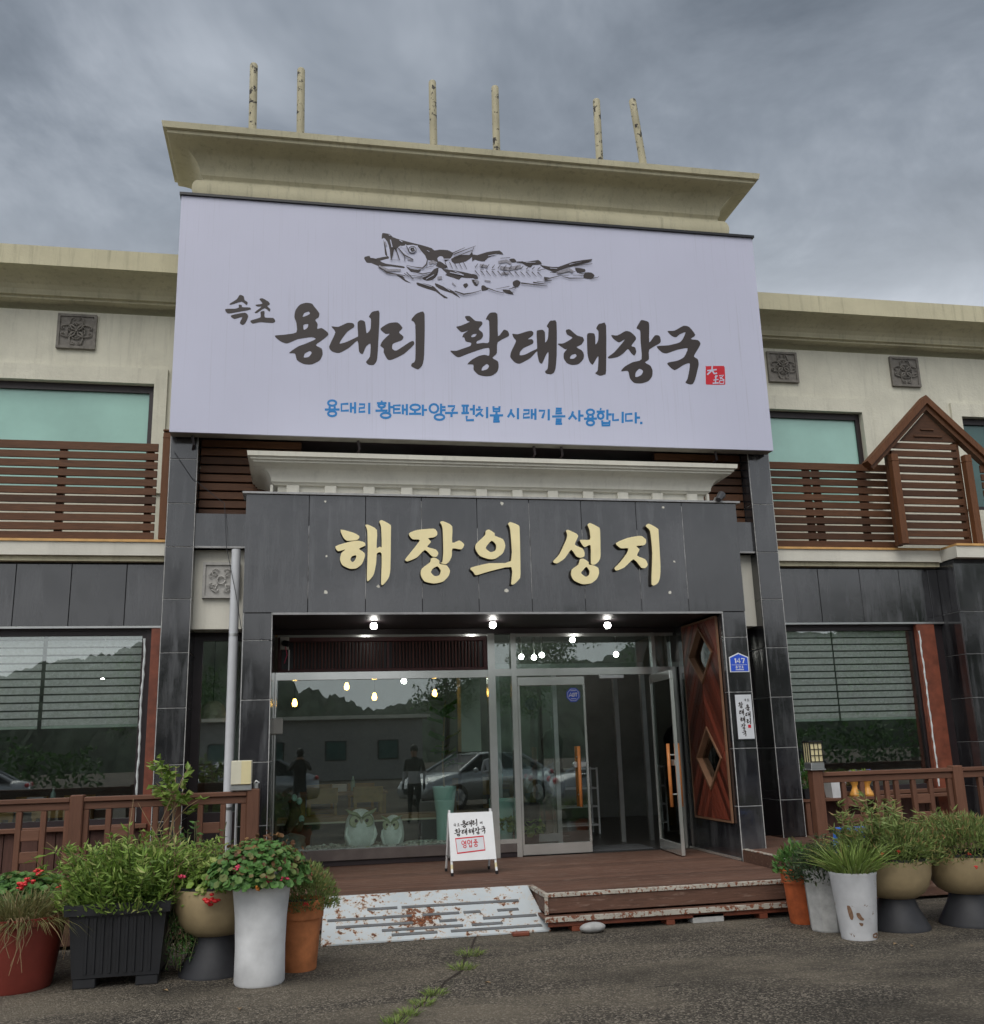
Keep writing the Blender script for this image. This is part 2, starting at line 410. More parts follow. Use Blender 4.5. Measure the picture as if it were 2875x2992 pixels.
m_rope = M('white_rope_light', (.62,.66,.66), .4, var=.15)
m_beigebox = M('beige_plastic_box', (.50,.49,.44), .5, var=.06)
# ------------------------------------------------------------------ lettering: outlines traced as brush shapes
def catmull(pts, k=3):
    n = len(pts); out = []
    for i in range(n):
        p0, p1, p2, p3 = pts[i-1], pts[i], pts[(i+1)%n], pts[(i+2)%n]
        for j in range(k):
            t = j/k; r = []
            for a in (0,1):
                m1 = (p2[a]-p0[a])*.34; m2 = (p3[a]-p1[a])*.34
                r.append((2*t**3-3*t*t+1)*p1[a] + (t**3-2*t*t+t)*m1 + (-2*t**3+3*t*t)*p2[a] + (t**3-t*t)*m2)
            out.append(tuple(r))
    return out
def C_(ox, oy, s, *loops): return [[(ox+a*s, oy+b*s) for a, b in L] for L in loops]
T1 = (1300, 880, .3903); T2 = (1680, 900, .4275); T3 = (640, 840, .5762); G1 = (960, 1500, .539); G2 = (1500, 1510, .4275)
# glyph: list of shapes, a shape = [outer, hole, hole ...] in photo pixels
GL = {}
GL['hwang'] = [C_(*T1, [(150,115),(185,112),(228,148),(272,152),(280,172),(252,210),(280,235),(285,260),(270,285),(240,300),(238,318),(285,312),(330,305),(330,150),(306,136),(325,100),(345,86),(392,97),(397,262),(440,215),(470,225),(478,260),(395,308),(388,390),(355,425),(395,450),(402,490),(390,530),(350,558),(300,562),(250,550),(215,515),(212,475),(168,472),(200,440),(255,410),(300,402),(330,408),(330,350),(270,360),(170,395),(105,420),(75,408),(40,372),(85,372),(150,350),(190,335),(195,312),(155,300),(145,272),(130,270),(140,245),(175,220),(125,232),(88,200),(88,190),(115,185),(185,155),(165,145)],
    [(195,265),(210,248),(237,246),(225,265),(205,270)], [(275,520),(280,495),(312,470),(330,485),(315,510)])]
GL['tae'] = [C_(*T1, [(505,245),(545,248),(610,228),(645,222),(662,235),(655,258),(620,285),(650,285),(662,300),(655,320),(590,350),(562,380),(560,405),(600,400),(655,372),(686,358),(690,345),(686,230),(700,218),(730,215),(748,235),(750,310),(770,280),(775,205),(762,188),(785,150),(805,146),(835,160),(836,400),(828,500),(815,535),(790,548),(755,540),(750,525),(770,500),(775,385),(760,395),(742,435),(725,468),(705,455),(692,400),(688,375),(640,425),(560,468),(520,455),(490,420),(495,380),(532,300),(515,275)])]
GL['hae'] = [C_(*T1, [(905,218),(935,212),(985,255),(1030,270),(1040,295),(1020,325),(985,345),(1025,370),(1040,400),(1035,435),(1000,470),(955,478),(915,465),(890,430),(890,390),(915,358),(900,360),(848,325),(850,318),(890,315),(955,275),(915,250)], [(935,430),(945,405),(975,395),(985,410),(965,430)]),
    C_(*T2, [(82,185),(100,172),(130,175),(138,200),(140,250),(158,220),(160,160),(145,140),(160,112),(180,106),(212,120),(212,430),(200,455),(170,463),(140,448),(142,440),(155,425),(160,330),(140,355),(120,388),(98,365),(85,310)])]
GL['jang'] = [C_(*T2, [(248,185),(290,188),(345,158),(380,165),(412,195),(415,215),(385,258),(410,270),(418,300),(405,325),(385,310),(362,280),(330,310),(290,335),(235,345),(225,335),(265,305),(310,255),(340,215),(300,235),(262,210)]),
    C_(*T2, [(420,138),(440,100),(455,82),(500,95),(507,125),(507,235),(545,188),(575,190),(585,215),(580,240),(507,285),(505,350),(478,372),(515,395),(530,430),(525,470),(500,500),(455,515),(405,512),(375,480),(362,430),(315,432),(340,400),(395,370),(455,350),(448,230),(445,155)], [(412,470),(415,440),(440,415),(465,430),(455,455),(430,470)])]
GL['guk'] = [C_(*T2, [(632,158),(680,155),(740,122),(780,130),(822,185),(790,212),(840,220),(857,245),(840,280),(812,330),(838,350),(845,385),(835,430),(820,490),(805,518),(785,522),(755,510),(770,480),(785,380),(740,390),(680,425),(632,385),(640,372),(700,360),(745,335),(770,275),(700,285),(625,310),(590,300),(558,262),(640,255),(715,235),(740,205),(755,165),(715,180),(690,200),(660,190)])]
GL['sok'] = [C_(*T3, [(105,38),(125,45),(130,65),(145,75),(140,90),(115,72),(60,88),(55,82),(90,60)]), C_(*T3, [(32,110),(80,108),(100,102),(100,88),(115,90),(118,100),(155,102),(160,112),(110,122),(45,132)]), C_(*T3, [(60,142),(130,128),(148,145),(135,178),(120,190),(105,180),(118,150),(78,160)])]
GL['cho'] = [C_(*T3, [(205,60),(220,55),(250,72),(258,85),(245,95),(260,110),(255,122),(232,105),(190,130),(182,125),(215,98),(195,97),(185,88),(220,82)]), C_(*T3, [(160,168),(210,152),(210,125),(230,120),(232,152),(275,155),(285,172),(270,180),(210,176),(170,183)])]
GL['yong'] = [C_(*T3, [(440,78),(470,82),(485,100),(508,130),(505,150),(488,165),(500,185),(498,210),(520,206),(548,225),(554,240),(530,262),(490,292),(520,310),(525,340),(510,370),(470,390),(430,388),(395,368),(385,335),(355,332),(400,300),(440,285),(490,262),(470,252),(400,262),(345,284),(310,272),(282,245),(330,240),(392,228),(392,180),(382,150),(388,115),(410,88)], [(425,150),(432,130),(455,122),(460,135)], [(430,215),(428,190),(452,185),(448,205)], [(430,355),(435,335),(460,322),(470,332),(455,352)])]
GL['dae'] = [C_(*T3, [(570,198),(605,200),(650,180),(680,182),(685,200),(650,225),(620,265),(612,285),(650,275),(698,252),(705,245),(702,180),(718,166),(740,175),(748,232),(768,210),(770,160),(760,148),(775,125),(795,120),(814,130),(805,320),(800,370),(785,392),(760,392),(745,378),(765,350),(768,285),(745,300),(728,338),(710,325),(702,270),(660,305),(610,332),(575,325),(558,300),(590,228)])]
GL['ri'] = [C_(*T3, [(818,210),(860,182),(905,178),(930,205),(912,228),(935,250),(925,268),(882,285),(878,310),(900,320),(965,278),(985,272),(988,290),(940,335),(880,365),(855,365),(835,330),(835,310),(818,295),(830,270),(865,235),(845,235)]), C_(*T3, [(975,165),(995,138),(1015,127),(1042,135),(1040,340),(1030,395),(1008,415),(975,400),(978,385),(995,365),(995,190)])]
GOLD = {}
GOLD['hae'] = [C_(*G1, [(65,88),(135,105),(165,122),(165,135),(150,145),(100,148),(80,130)]), C_(*G1, [(38,178),(110,155),(160,148),(195,158),(198,175),(165,192),(195,215),(195,240),(180,275),(150,298),(115,300),(75,280),(62,250),(70,215),(92,195),(52,205)], [(118,250),(128,232),(150,228),(145,250),(130,265)]),
    C_(*G1, [(200,65),(215,62),(262,90),(260,185),(278,180),(288,180),(285,75),(275,45),(290,37),(335,62),(338,95),(335,300),(325,350),(300,383),(285,380),(288,220),(262,218),(258,270),(245,330),(225,358),(208,360),(212,200),(210,95)])]
GOLD['jang'] = [C_(*G1, [(435,110),(480,90),(570,83),(588,100),(588,118),(570,130),(540,135),(555,155),(535,182),(580,195),(595,215),(585,235),(560,232),(522,198),(480,238),(430,260),(415,250),(450,205),(495,145),(455,140)]),
    C_(*G1, [(605,48),(622,43),(670,70),(670,158),(708,147),(735,168),(720,195),(672,190),(668,230),(655,260),(634,276),(606,268),(617,262),(622,200),(618,80)]),
    C_(*G1, [(555,245),(575,240),(600,255),(602,274),(640,282),(658,310),(650,340),(620,370),(570,380),(520,368),(500,335),(505,300),(550,265)], [(555,320),(565,300),(590,287),(608,310),(600,335),(575,340)])]
GOLD['ui'] = [C_(*G1, [(852,95),(870,88),(900,108),(902,122),(945,140),(958,175),(945,215),(905,245),(870,248),(820,230),(797,195),(800,165),(848,118)], [(852,190),(862,170),(885,148),(908,170),(905,200),(878,210)]),
    C_(*G1, [(973,58),(985,47),(1030,65),(1036,100),(1040,330),(1030,360),(1008,382),(990,382),(991,291),(870,315),(800,335),(785,318),(770,295),(870,270),(989,258),(985,90)])]
GOLD['seong'] = [C_(*G2, [(360,95),(375,90),(430,115),(442,135),(420,190),(470,215),(485,240),(485,270),(460,280),(430,270),(395,225),(350,285),(300,318),(275,312),(275,300),(315,255),(360,160),(368,125)]),
    C_(*G2, [(507,55),(525,43),(580,70),(592,95),(595,270),(580,308),(556,326),(530,318),(528,195),(485,207),(455,165),(460,157),(525,155),(520,90)]),
    C_(*G2, [(455,290),(480,287),(513,308),(516,326),(550,333),(580,350),(585,385),(570,425),(530,455),(470,460),(415,435),(395,400),(400,360),(445,325)], [(462,385),(478,362),(500,342),(520,370),(518,395),(495,410)])]
GOLD['ji'] = [C_(*G2, [(700,180),(780,145),(870,130),(905,155),(905,180),(890,195),(840,200),(862,225),(845,265),(900,290),(918,325),(905,348),(875,348),(822,290),(760,345),(705,368),(692,350),(730,310),(775,250),(785,215),(735,215)]),
    C_(*G2, [(905,65),(925,47),(985,80),(992,110),(1005,340),(1000,420),(985,455),(945,462),(950,250),(935,100)])]
def shape_mesh(mb, shape, fn, d0, d1, k=3):
    """extrude a shape with holes: fn(px,py,depth)->xyz, d1 = visible front depth"""
    loops = [catmull(L, k) for L in shape]
    flat = [p for L in loops for p in L]; n = len(flat)
    tris = tessellate_polygon([[Vector((a, b, 0)) for a, b in L] for L in loops])
    b = len(mb.v)
    mb.v += [tuple(fn(a, c, d1)) for a, c in flat] + [tuple(fn(a, c, d0)) for a, c in flat]
    for t in tris:
        p = [flat[i] for i in t]
        ar = (p[1][0]-p[0][0])*(p[2][1]-p[0][1]) - (p[2][0]-p[0][0])*(p[1][1]-p[0][1])
        if abs(ar) < 1e-9: continue
        mb.f.append(tuple(b+i for i in (t if ar < 0 else t[::-1])))
    o = 0
    for L in loops:
        m = len(L)
        for i in range(m): mb.f.append((b+o+i, b+o+(i+1)%m, b+n+o+(i+1)%m, b+n+o+i))
        o += m
    return mb
def ribbon(mb, pts, w, fn, d, closed=False):
    """flat brush stroke along pts (2D), width w (number or list), at depth d"""
    n = len(pts); ws = w if isinstance(w, (list, tuple)) else [w]*n
    L, R = [], []
    for i in range(n):
        if closed: a, c = pts[i-1], pts[(i+1)%n]
        else: a, c = pts[max(i-1,0)], pts[min(i+1,n-1)]
        tx, ty = c[0]-a[0], c[1]-a[1]; l = math.hypot(tx, ty) or 1; nx, ny = -ty/l, tx/l
        L.append((pts[i][0]+nx*ws[i]/2, pts[i][1]+ny*ws[i]/2)); R.append((pts[i][0]-nx*ws[i]/2, pts[i][1]-ny*ws[i]/2))
    b = len(mb.v)
    mb.v += [tuple(fn(p[0], p[1], d)) for p in L] + [tuple(fn(p[0], p[1], d)) for p in R]
    for i in range(n if closed else n-1):
        j = (i+1) % n; mb.f.append((b+i, b+j, b+n+j, b+n+i))
    return mb
# stroke alphabet for the small print (unit box, y up)
def circ(n=12, e=1.0): return [(.5+.5*math.cos(2*math.pi*i/n+math.pi/2), .5+.5*e*math.sin(2*math.pi*i/n+math.pi/2)) for i in range(n)]
JC = {'o': [('c', circ())], 'g': [[(.05,.95),(.9,.95),(.75,.5),(.55,.05)]], 'n': [[(.1,.95),(.1,.12),(.95,.18)]],
 'd': [[(.9,.95),(.1,.9),(.1,.1),(.95,.15)]], 'r': [[(.1,.95),(.85,.95),(.8,.55),(.15,.5),(.1,.05),(.95,.1)]],
 'm': [[(.1,.95),(.1,.05),(.9,.05),(.9,.95),(.08,.95)]], 'b': [[(.1,1),(.1,.05),(.9,.05),(.9,1)],[(.1,.5),(.9,.5)]],
 's': [[(.55,1),(.4,.5),(.02,.05)],[(.5,.6),(.98,.05)]], 'j': [[(.05,.95),(.92,.95),(.5,.5),(.02,.05)],[(.5,.5),(.98,.05)]],
 'ch': [[(.35,1.1),(.65,1.05)],[(.05,.8),(.92,.8),(.5,.4),(.02,.0)],[(.5,.4),(.98,.0)]],
 't': [[(.92,.97),(.1,.95),(.1,.08),(.95,.1)],[(.1,.52),(.85,.54)]], 'p': [[(.02,.95),(.98,.95)],[(.3,.95),(.32,.1)],[(.7,.95),(.68,.1)],[(0,.08),(1,.1)]],
 'h': [[(.4,1.12),(.6,1.08)],[(.0,.8),(1,.82)],('c', [(.5+.34*math.cos(a*math.pi/6), .32+.34*math.sin(a*math.pi/6)) for a in range(12)])]}
JV = {'a': [[(.3,1),(.3,0)],[(.3,.52),(.9,.52)]], 'ae': [[(.15,.95),(.15,.08)],[(.7,1),(.7,0)],[(.15,.5),(.7,.5)]], 'ya': [[(.3,1),(.3,0)],[(.3,.66),(.9,.66)],[(.3,.36),(.9,.36)]],
 'eo': [[(.65,1),(.65,0)],[(.05,.55),(.65,.55)]], 'yeo': [[(.65,1),(.65,0)],[(.05,.68),(.65,.68)],[(.05,.4),(.65,.4)]], 'i': [[(.5,1),(.5,0)]]}
JH = {'u': [[(0,.75),(1,.8)],[(.5,.75),(.5,-.2)]], 'yo': [[(.33,.95),(.33,.2)],[(.67,.95),(.67,.2)],[(0,.2),(1,.22)]], 'eu': [[(0,.45),(1,.5)]], 'ow': [[(.5,.95),(.5,.2)],[(0,.2),(1,.22)]]}
def syl(cho, v, jong=None):
    out = []
    def put(strokes, b):
        for s in strokes:
            cl = isinstance(s, tuple); pts = s[1] if cl else s
            out.append(([(b[0]+x*(b[2]-b[0]), b[1]+y*(b[3]-b[1])) for x, y in pts], cl))
    if v == 'wa':
        z = .38 if jong else 0
        put(JC[cho], (.08,.5+z*.45,.62,1)); put(JH['ow'], (0,.1+z*.8,.68,.5+z*.45)); put(JV['a'], (.66,z*.9,1.05,1))
        if jong: put(JC[jong], (.3,0,.85,.32))
    elif v in JV:
        if jong: put(JC[cho], (0,.45,.52,1)); put(JV[v], (.55,.38,1,1.03)); put(JC[jong], (.3,0,.88,.34))
        else: put(JC[cho], (0,.15,.52,.9)); put(JV[v], (.55,0,1,1.0))
    else:
        if jong: put(JC[cho], (.22,.66,.78,1)); put(JH[v], (0,.36,1,.64)); put(JC[jong], (.22,0,.78,.32))
        else: put(JC[cho], (.18,.48,.82,1)); put(JH[v], (0,.08,1,.46))
    return out
def print_text(mb, syls, place, w, fn, d0, step):
    """place(i)->(x,y,sx,sy) lower-left + size in the local 2D frame"""
    d = d0
    for i, s in enumerate(syls):
        if s is None: continue
        x, y, sx, sy = place(i)
        for pts, cl in s:
            ribbon(mb, [(x+a*sx, y+b*sy) for a, b in pts], w, fn, d, cl); d += step
    return mb
# ------------------------------------------------------------------ planes of the place (metres)
YP, YG, YPIL, YSF, YSB, YWF, YLED, YWW, YRL, YUP = 10.5, 12.0, 11.48, 11.25, 11.44, 11.85, 11.72, 11.97, 11.80, 13.1
DK, RD = .313, .43          # deck level, raised side deck level
def zat(x, y, Y): return py(x, y, Y).z
def xat(x, y, Y): return py(x, y, Y).x
def wall_cells(mb, x0, x1, z0, z1, y0, y1, holes):
    xs = sorted({x0, x1, *[h[0] for h in holes], *[h[1] for h in holes]}); zs = sorted({z0, z1, *[h[2] for h in holes], *[h[3] for h in holes]})
    xs = [x for x in xs if x0 <= x <= x1]; zs = [z for z in zs if z0 <= z <= z1]
    for i in range(len(xs)-1):
        for k in range(len(zs)-1):
            cx, cz = (xs[i]+xs[i+1])/2, (zs[k]+zs[k+1])/2
            if any(h[0] < cx < h[1] and h[2] < cz < h[3] for h in holes): continue
            mb.box(xs[i], xs[i+1], y0, y1, zs[k], zs[k+1])
    return mb
# ------------------------------------------------------------------ ground
g = obj('asphalt_ground', MB().add([(-160,-220,0),(160,-220,0),(160,90,0),(-160,90,0)], [(0,1,2,3)]), m_asphalt); struct(g)
# ------------------------------------------------------------------ the restaurant building
bld = thing('restaurant_building', 'two-storey restaurant building with cream plaster, black granite piers and a tall parapet', 'building', (2.2, 12.5, 0))
XL, XR = -9.0, 16.0
# upper wall with window openings
wl1 = xat(452, 1125, YUP); wz1 = zat(452, 1125, YUP)
wr0, wr1 = xat(2225, 1180, YUP), xat(2512, 1187, YUP)
w30 = xat(2802, 1200, YUP)
CWZ0, CWZ1 = 4.75, 5.86
wins = [(wl1-3.4, wl1, 5.0, wz1), (wr0-.6, wr1, 5.0, wz1), (w30, w30+2.4, 5.0, wz1), (.2, 1.6, CWZ0, CWZ1), (1.9, 3.3, CWZ0, CWZ1), (3.6, 5.0, CWZ0, CWZ1)]
obj('upper_wall', wall_cells(MB(), XL, XR, 4.06, 7.55, YUP, YUP+.25, wins), m_plaster, bld)
obj('roof', MB().box(XL, XR, YUP+.25, 20, 7.3, 7.5), m_cornice, bld)
obj('end_wall', MB().box(XL, XL+.2, YUP+.25, 20, 0, 7.3), m_plaster, bld); obj('end_wall', MB().box(XR-.2, XR, YUP+.25, 20, 0, 7.3), m_plaster, bld)
obj('rear_wall', MB().box(XL+.2, XR-.2, 19.8, 20, 0, 7.3), m_plaster, bld)
# upper cornice of both wings
zt, zf, zb = zat(260, 727, 12.5), zat(0, 762, 12.5), zat(0, 866, 12.95)
for nm, x0, x1 in (('wing_cornice', XL, -1.35), ('wing_cornice', 5.95, XR)):
    mb = MB(); prof = [(12.95, zb), (12.95, zb+.03), (12.90, zb+.035)]
    for i in range(7):
        t = i/6*math.pi/2; prof.append((12.90 - .38*(1-math.cos(t)), zb+.05 + (zf-.02-zb-.05)*math.sin(t)))
    prof += [(12.5, zf-.02), (12.5, zt), (YUP+.25, zt), (YUP+.25, zb)]
    mb.prism([(a, b) for a, b in prof], lambda a, b, d: (d, a, b), x0, x1)
    obj(nm, mb, m_cornice, bld)
# central parapet block behind the sign, torus and big coved cornice
obj('parapet_wall', MB().box(-1.36, 5.68, 11.56, 12.3, 5.42, 8.80), m_plaster, bld)
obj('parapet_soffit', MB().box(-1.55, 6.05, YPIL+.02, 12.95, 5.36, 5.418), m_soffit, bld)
pr = [(-.02, 8.40)] + [(.015+.105*math.sin(math.pi*i/12), 8.57 - .165*math.cos(math.pi*i/12)) for i in range(0, 13)] + [(.012, 8.745), (.012, 8.764), (-.02, 8.7645)]
obj('torus_moulding', MB().sweep3(-1.345, 5.665, 11.55, 12.3, pr), m_cornice, bld, 'auto')
def cove(z0, z1, o0, o1, n=8): return [(o0 + (o1-o0)*(1-math.cos(i/n*math.pi/2)), z0 + (z1-z0)*math.sin(i/n*math.pi/2)) for i in range(n+1)]
pr = [(0, 8.765), (.02, 8.80)] + cove(8.81, 9.115, .03, .40) + [(.415, 9.125), (.415, 9.165), (.46, 9.17), (.475, 9.245), (.40, 9.25)]
obj('parapet_cornice', MB().sweep3(-1.343, 5.665, 11.545, 12.32, pr), m_cornice, bld, 'auto')
# stone relief panels
def relief(parent, cx, cz, s, Y, kind=0, mat=None):
    mat = mat or m_relief
    h = s/2; mb = MB()
    mb.box(cx-h, cx+h, Y-.03, Y, cz-h, cz+h)
    r = obj('relief_panel', mb, mat, parent)
    f = MB(); e = s*.07
    for a in ((cx-h, cx+h, cz+h-e, cz+h), (cx-h, cx+h, cz-h, cz-h+e), (cx-h, cx-h+e, cz-h+e, cz+h-e), (cx+h-e, cx+h, cz-h+e, cz+h-e)):
        f.box(a[0], a[1], Y-.05, Y-.03, a[2], a[3])
    obj('border', f, mat, r)
    o = MB(); P = lambda x, z: (cx + x*s, Y-.05, cz + z*s)
    for k in range(4):
        ca, sa = math.cos(k*math.pi/2+math.pi/4), math.sin(k*math.pi/2+math.pi/4)
        q = lambda u, v: P(u*ca - v*sa, u*sa + v*ca)
        if kind == 0:
            for sg in (-1, 1):
                o.tube([q(.02, 0), q(.12, .045*sg), q(.22, .02*sg), q(.27, .0)], [s*.012, s*.03, s*.028, s*.01], 6)
                o.tube([q(.20, .03*sg), q(.20, .12*sg), q(.14, .17*sg), q(.10, .14*sg), q(.13, .115*sg)], s*.016, 6)
                o.tube([q(.26, .02*sg), q(.33, .10*sg), q(.36, .19*sg), q(.31, .235*sg), q(.27, .20*sg), q(.30, .17*sg)], s*.017, 6)
        else:
            o.tube([q(.16, 0), q(.26, .06), q(.36, 0), q(.26, -.06), q(.16, 0)], s*.016, 6)
            for sg in (-1, 1): o.tube([q(.36, 0), q(.34, .13*sg), q(.26, .16*sg), q(.24, .11*sg)], s*.016, 6)
    if kind: o.tube([P(.11*math.cos(a*math.pi/8), .11*math.sin(a*math.pi/8)) for a in range(17)], s*.02, 6)
    else: o.ball(P(0, 0), s*.04, 8, 6)
    obj('ornament', o, mat, r, True); return r
for a, b in (((170,917),(281,1026)), ((2235,1028),(2333,1122)), ((2592,1043),(2690,1135))):
    p, q = py(*a, YUP), py(*b, YUP); relief(bld, (p.x+q.x)/2, (p.z+q.z)/2, .5, YUP)
# upper windows: plaster casing, dark frame, mint film pane
def upper_window(x0, x1, z0, z1, pane, casing=True):
    f = MB(); e = .07
    f.box(x0, x1, YUP+.06, YUP+.16, z1-.10, z1); f.box(x0, x0+e, YUP+.06, YUP+.16, z0, z1-.10); f.box(x1-e, x1, YUP+.06, YUP+.16, z0, z1-.10); f.box(x0+e, x1-e, YUP+.06, YUP+.16, z0, z0+e)
    w = obj('window', f, m_dark, bld)
    obj('pane', MB().box(x0+e, x1-e, YUP+.10, YUP+.12, z0+e, z1-.10), pane, w)
    if casing:
        c = MB(); k = .17
        c.box(x0-k, x1+k, YUP-.045, YUP-.002, z1+.0, z1+.22); c.box(x0-k, x0, YUP-.045, YUP-.002, z0, z1); c.box(x1, x1+k, YUP-.045, YUP-.002, z0, z1)
        obj('casing', c, m_plaster, w)
for i, (a, b, c, d) in enumerate(wins): upper_window(a, b, c, d, m_mint_d if i == 2 else m_mint, i < 3)
obj('room_backing', MB().box(XL+.3, XR-.3, YUP+.6, YUP+.65, 4.2, 7.2), m_mint_d, bld)
# piers clad in granite slabs (core + slabs with proud pale joints)
def tiled_pier(name, x0, x1, y0, y1, zs, label=None):
    core = obj(name, MB().box(x0+.02, x1-.02, y0+.02, y1-.02, zs[0], zs[-1]), m_core, bld, label=label)
    for k in range(len(zs)-1):
        a, b = zs[k]+.005, zs[k+1]-.005
        t = MB(); t.cbox(x0+.011, x1-.011, y0, y0+.018, a, b, .003); obj('slab', t, m_granite, core)
        t = MB(); t.cbox(x0, x0+.018, y0+.011, y1, a, b, .003); t.cbox(x1-.018, x1, y0+.011, y1, a, b, .003); obj('slab', t, m_granite, core)
    jt = MB()
    for z in zs[1:-1]: jt.box(x0+.008, x1-.008, y0+.008, y1, z-.0055, z+.0055)
    for x in (x0+.004, x1-.014): jt.box(x, x+.010, y0+.003, y0+.016, zs[0], zs[-1])
    stuff(obj('joint', jt, m_grout, core))
    return core
zl = [RD] + sorted(zat(480, y, YPIL) for y in (1340, 1470, 1597, 1750, 1907, 2069, 2235, 2400)) + [5.36]
zr = [RD] + sorted(zat(2290, y, YPIL) for y in (1475, 1614, 1751, 1892, 2036, 2184, 2337)) + [5.36]
tiled_pier('granite_pillar', -1.575, -1.25, YPIL, 12.05, zl); tiled_pier('granite_pillar', 5.76, 6.07, YPIL, 12.05, zr)
zpl = [RD] + sorted(zat(745, y, YP) for y in (1871, 2045, 2227, 2413)) + [3.05]; zpr = [RD] + sorted(zat(2190, y, YP) for y in (1861, 2021, 2185.5, 2355)) + [3.05]
zpl[0] = .10; zpr[0] = .12
tiled_pier('portal_pier', -.62, -.31, YP, 12.3, zpl); tiled_pier('portal_pier', 4.765, 5.06, YP, 10.62, zpr)
obj('porch_jamb', MB().box(4.765, 5.06, 11.712, 12.3, .12, 3.05), m_granite, bld)
obj('porch_apron', MB().box(4.767, 5.06, 10.621, 11.711, .12, .69), m_granite, bld)
obj('porch_outer_wall', MB().box(5.02, 5.058, 10.621, 11.711, .691, 3.05), m_granite, bld)
obj('porch_inner_lining', MB().box(4.93, 4.95, 10.621, 11.711, .691, 3.05), m_core, bld)
# portal lintel: full-height slabs over the opening
por = obj('portal_lintel', MB().box(-.60, 5.04, YP+.02, 12.3, 3.07, 4.34), m_core, bld)
seams = [xat(x, 1640, YP) for x in (901, 1068, 1233, 1397, 1551, 1705, 1867, 2003)]
xs = [-.62] + seams + [5.06]
for k in range(len(xs)-1):
    obj('slab', MB().cbox(xs[k]+(.003 if k else 0), xs[k+1]-.003, YP, YP+.019, 3.052, 4.345, .002), m_granite, por)
for x in (-.62, 5.042): obj('slab', MB().cbox(x, x+.018, YP+.021, 12.3, 3.052, 4.345, .002), m_granite, por)
jt = MB()
for x in seams: jt.box(x-.0028, x+.0028, YP+.002, YP+.018, 3.2, 4.0 if random.random() < .5 else 4.3)
stuff(obj('joint', jt, M('dirty_joint', (.30,.30,.30), .8, var=.8, scale=7), por))
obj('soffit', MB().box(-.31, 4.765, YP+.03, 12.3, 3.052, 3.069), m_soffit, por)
obj('edge_trim', MB().box(-.31, 4.765, YP-.004, YP+.024, 3.028, 3.051), m_flash, por)
obj('top_flashing', MB().box(-.66, 5.10, YP-.03, YP+.30, 4.346, 4.368), m_flash, por)
pt = MB()
for x, y in ((951,1465),(954,1625),(951,1731),(1466,1471),(1937,1482),(1957,1731),(1480,1727),(1970,1641),(1105,1713)):
    p = py(x, y, YP); n = random.uniform(.012, .024)
    pt.prism([(p.x+n*random.uniform(.6,1.3)*math.cos(a), p.z+n*random.uniform(.6,1.3)*math.sin(a)) for a in [i*math.pi/4 for i in range(8)]], lambda a, b, d: (a, d, b), YP-.004, YP+.002)
stuff(obj('anchor_patch', pt, m_panelpl, por))
# portal cornice with dentil blocks
pc = obj('portal_cornice', MB().sweep3(-.33, 4.82, 10.77, 12.3, [(-.03, 4.355), (-.03, 4.52), (.012, 4.525), (.03, 4.55)] + cove(4.555, 4.72, .04, .22) + [(.235, 4.725), (.235, 4.745), (.262, 4.75), (.262, 4.775), (.292, 4.78), (.298, 4.83), (.20, 4.84)]), m_white_pl, bld, 'auto')
edges = [500 + a*.531 for a in (545, 560, 635, 705, 845, 910, 1058, 1120, 1265, 1328, 1475, 1538, 1678, 1738)] + [1400 + a*.531 for a in (182, 238, 377, 433, 570, 627, 760, 818, 950, 1008, 1140, 1197, 1250, 1262)]
for k in range(0, len(edges)-1, 2):
    a, b = xat(edges[k], 1425, 10.74), xat(edges[k+1], 1425, 10.74)
    obj('dentil_block', MB().cbox(a, b, 10.738, 10.7995, 4.357, 4.519, .004), m_white_pl, pc)
obj('dentil_base', MB().box(-.33, 4.82, 10.735, 10.799, 4.352, 4.383), m_white_pl, pc)
# link beams and plaster recesses between pillars and portal
for x0, x1, sgn in ((-1.25, -.62, 0), (5.06, 5.76, 1)):
    z0, z1 = zat(640, 1596, YPIL+.05), zat(640, 1501, YPIL+.05)
    obj('link_beam', MB().box(x0, x1, YPIL+.05, 12.0, z0, z1), m_granite, bld)
    obj('beam_trim', MB().box(x0, x1, YPIL+.04, YPIL+.08, z0-.022, z0-.001), m_flash, bld)
    zb_ = 3.02
    obj('recess_wall', MB().box(x0, x1, 11.66, 12.12, zb_, z0-.022), m_panelpl if not sgn else m_panelpl, bld)
p = py(642, 1697, 11.66); relief(bld, p.x+.02, p.z, .42, 11.66, 1, M('pale_grey_relief', (.42,.41,.39), .8, var=.15, scale=14))
def narrow_window(x0, x1, z0, z1, Y):
    f = MB(); e = .06
    f.box(x0, x1, Y, Y+.09, z1-e*1.6, z1); f.box(x0, x0+e*1.6, Y, Y+.09, z0, z1-e*1.6); f.box(x1-e, x1, Y, Y+.09, z0, z1-e*1.6); f.box(x0+e*1.6, x1-e, Y, Y+.09, z0, z0+e)
    w = obj('window', f, m_dark, bld); obj('pane', MB().box(x0+e*1.6, x1-e, Y+.05, Y+.056, z0+e, z1-e*1.6), m_glass_w, w); return w
narrow_window(-1.25, -.62, .9, 3.02, 12.0); narrow_window(5.06, 5.76, .9, 3.02, 12.0)
for x0, x1 in ((-1.25, -.62), (5.06, 5.76)): obj('window_apron', MB().box(x0, x1, 12.0, 12.1, RD-.05, .9), m_dark, bld)
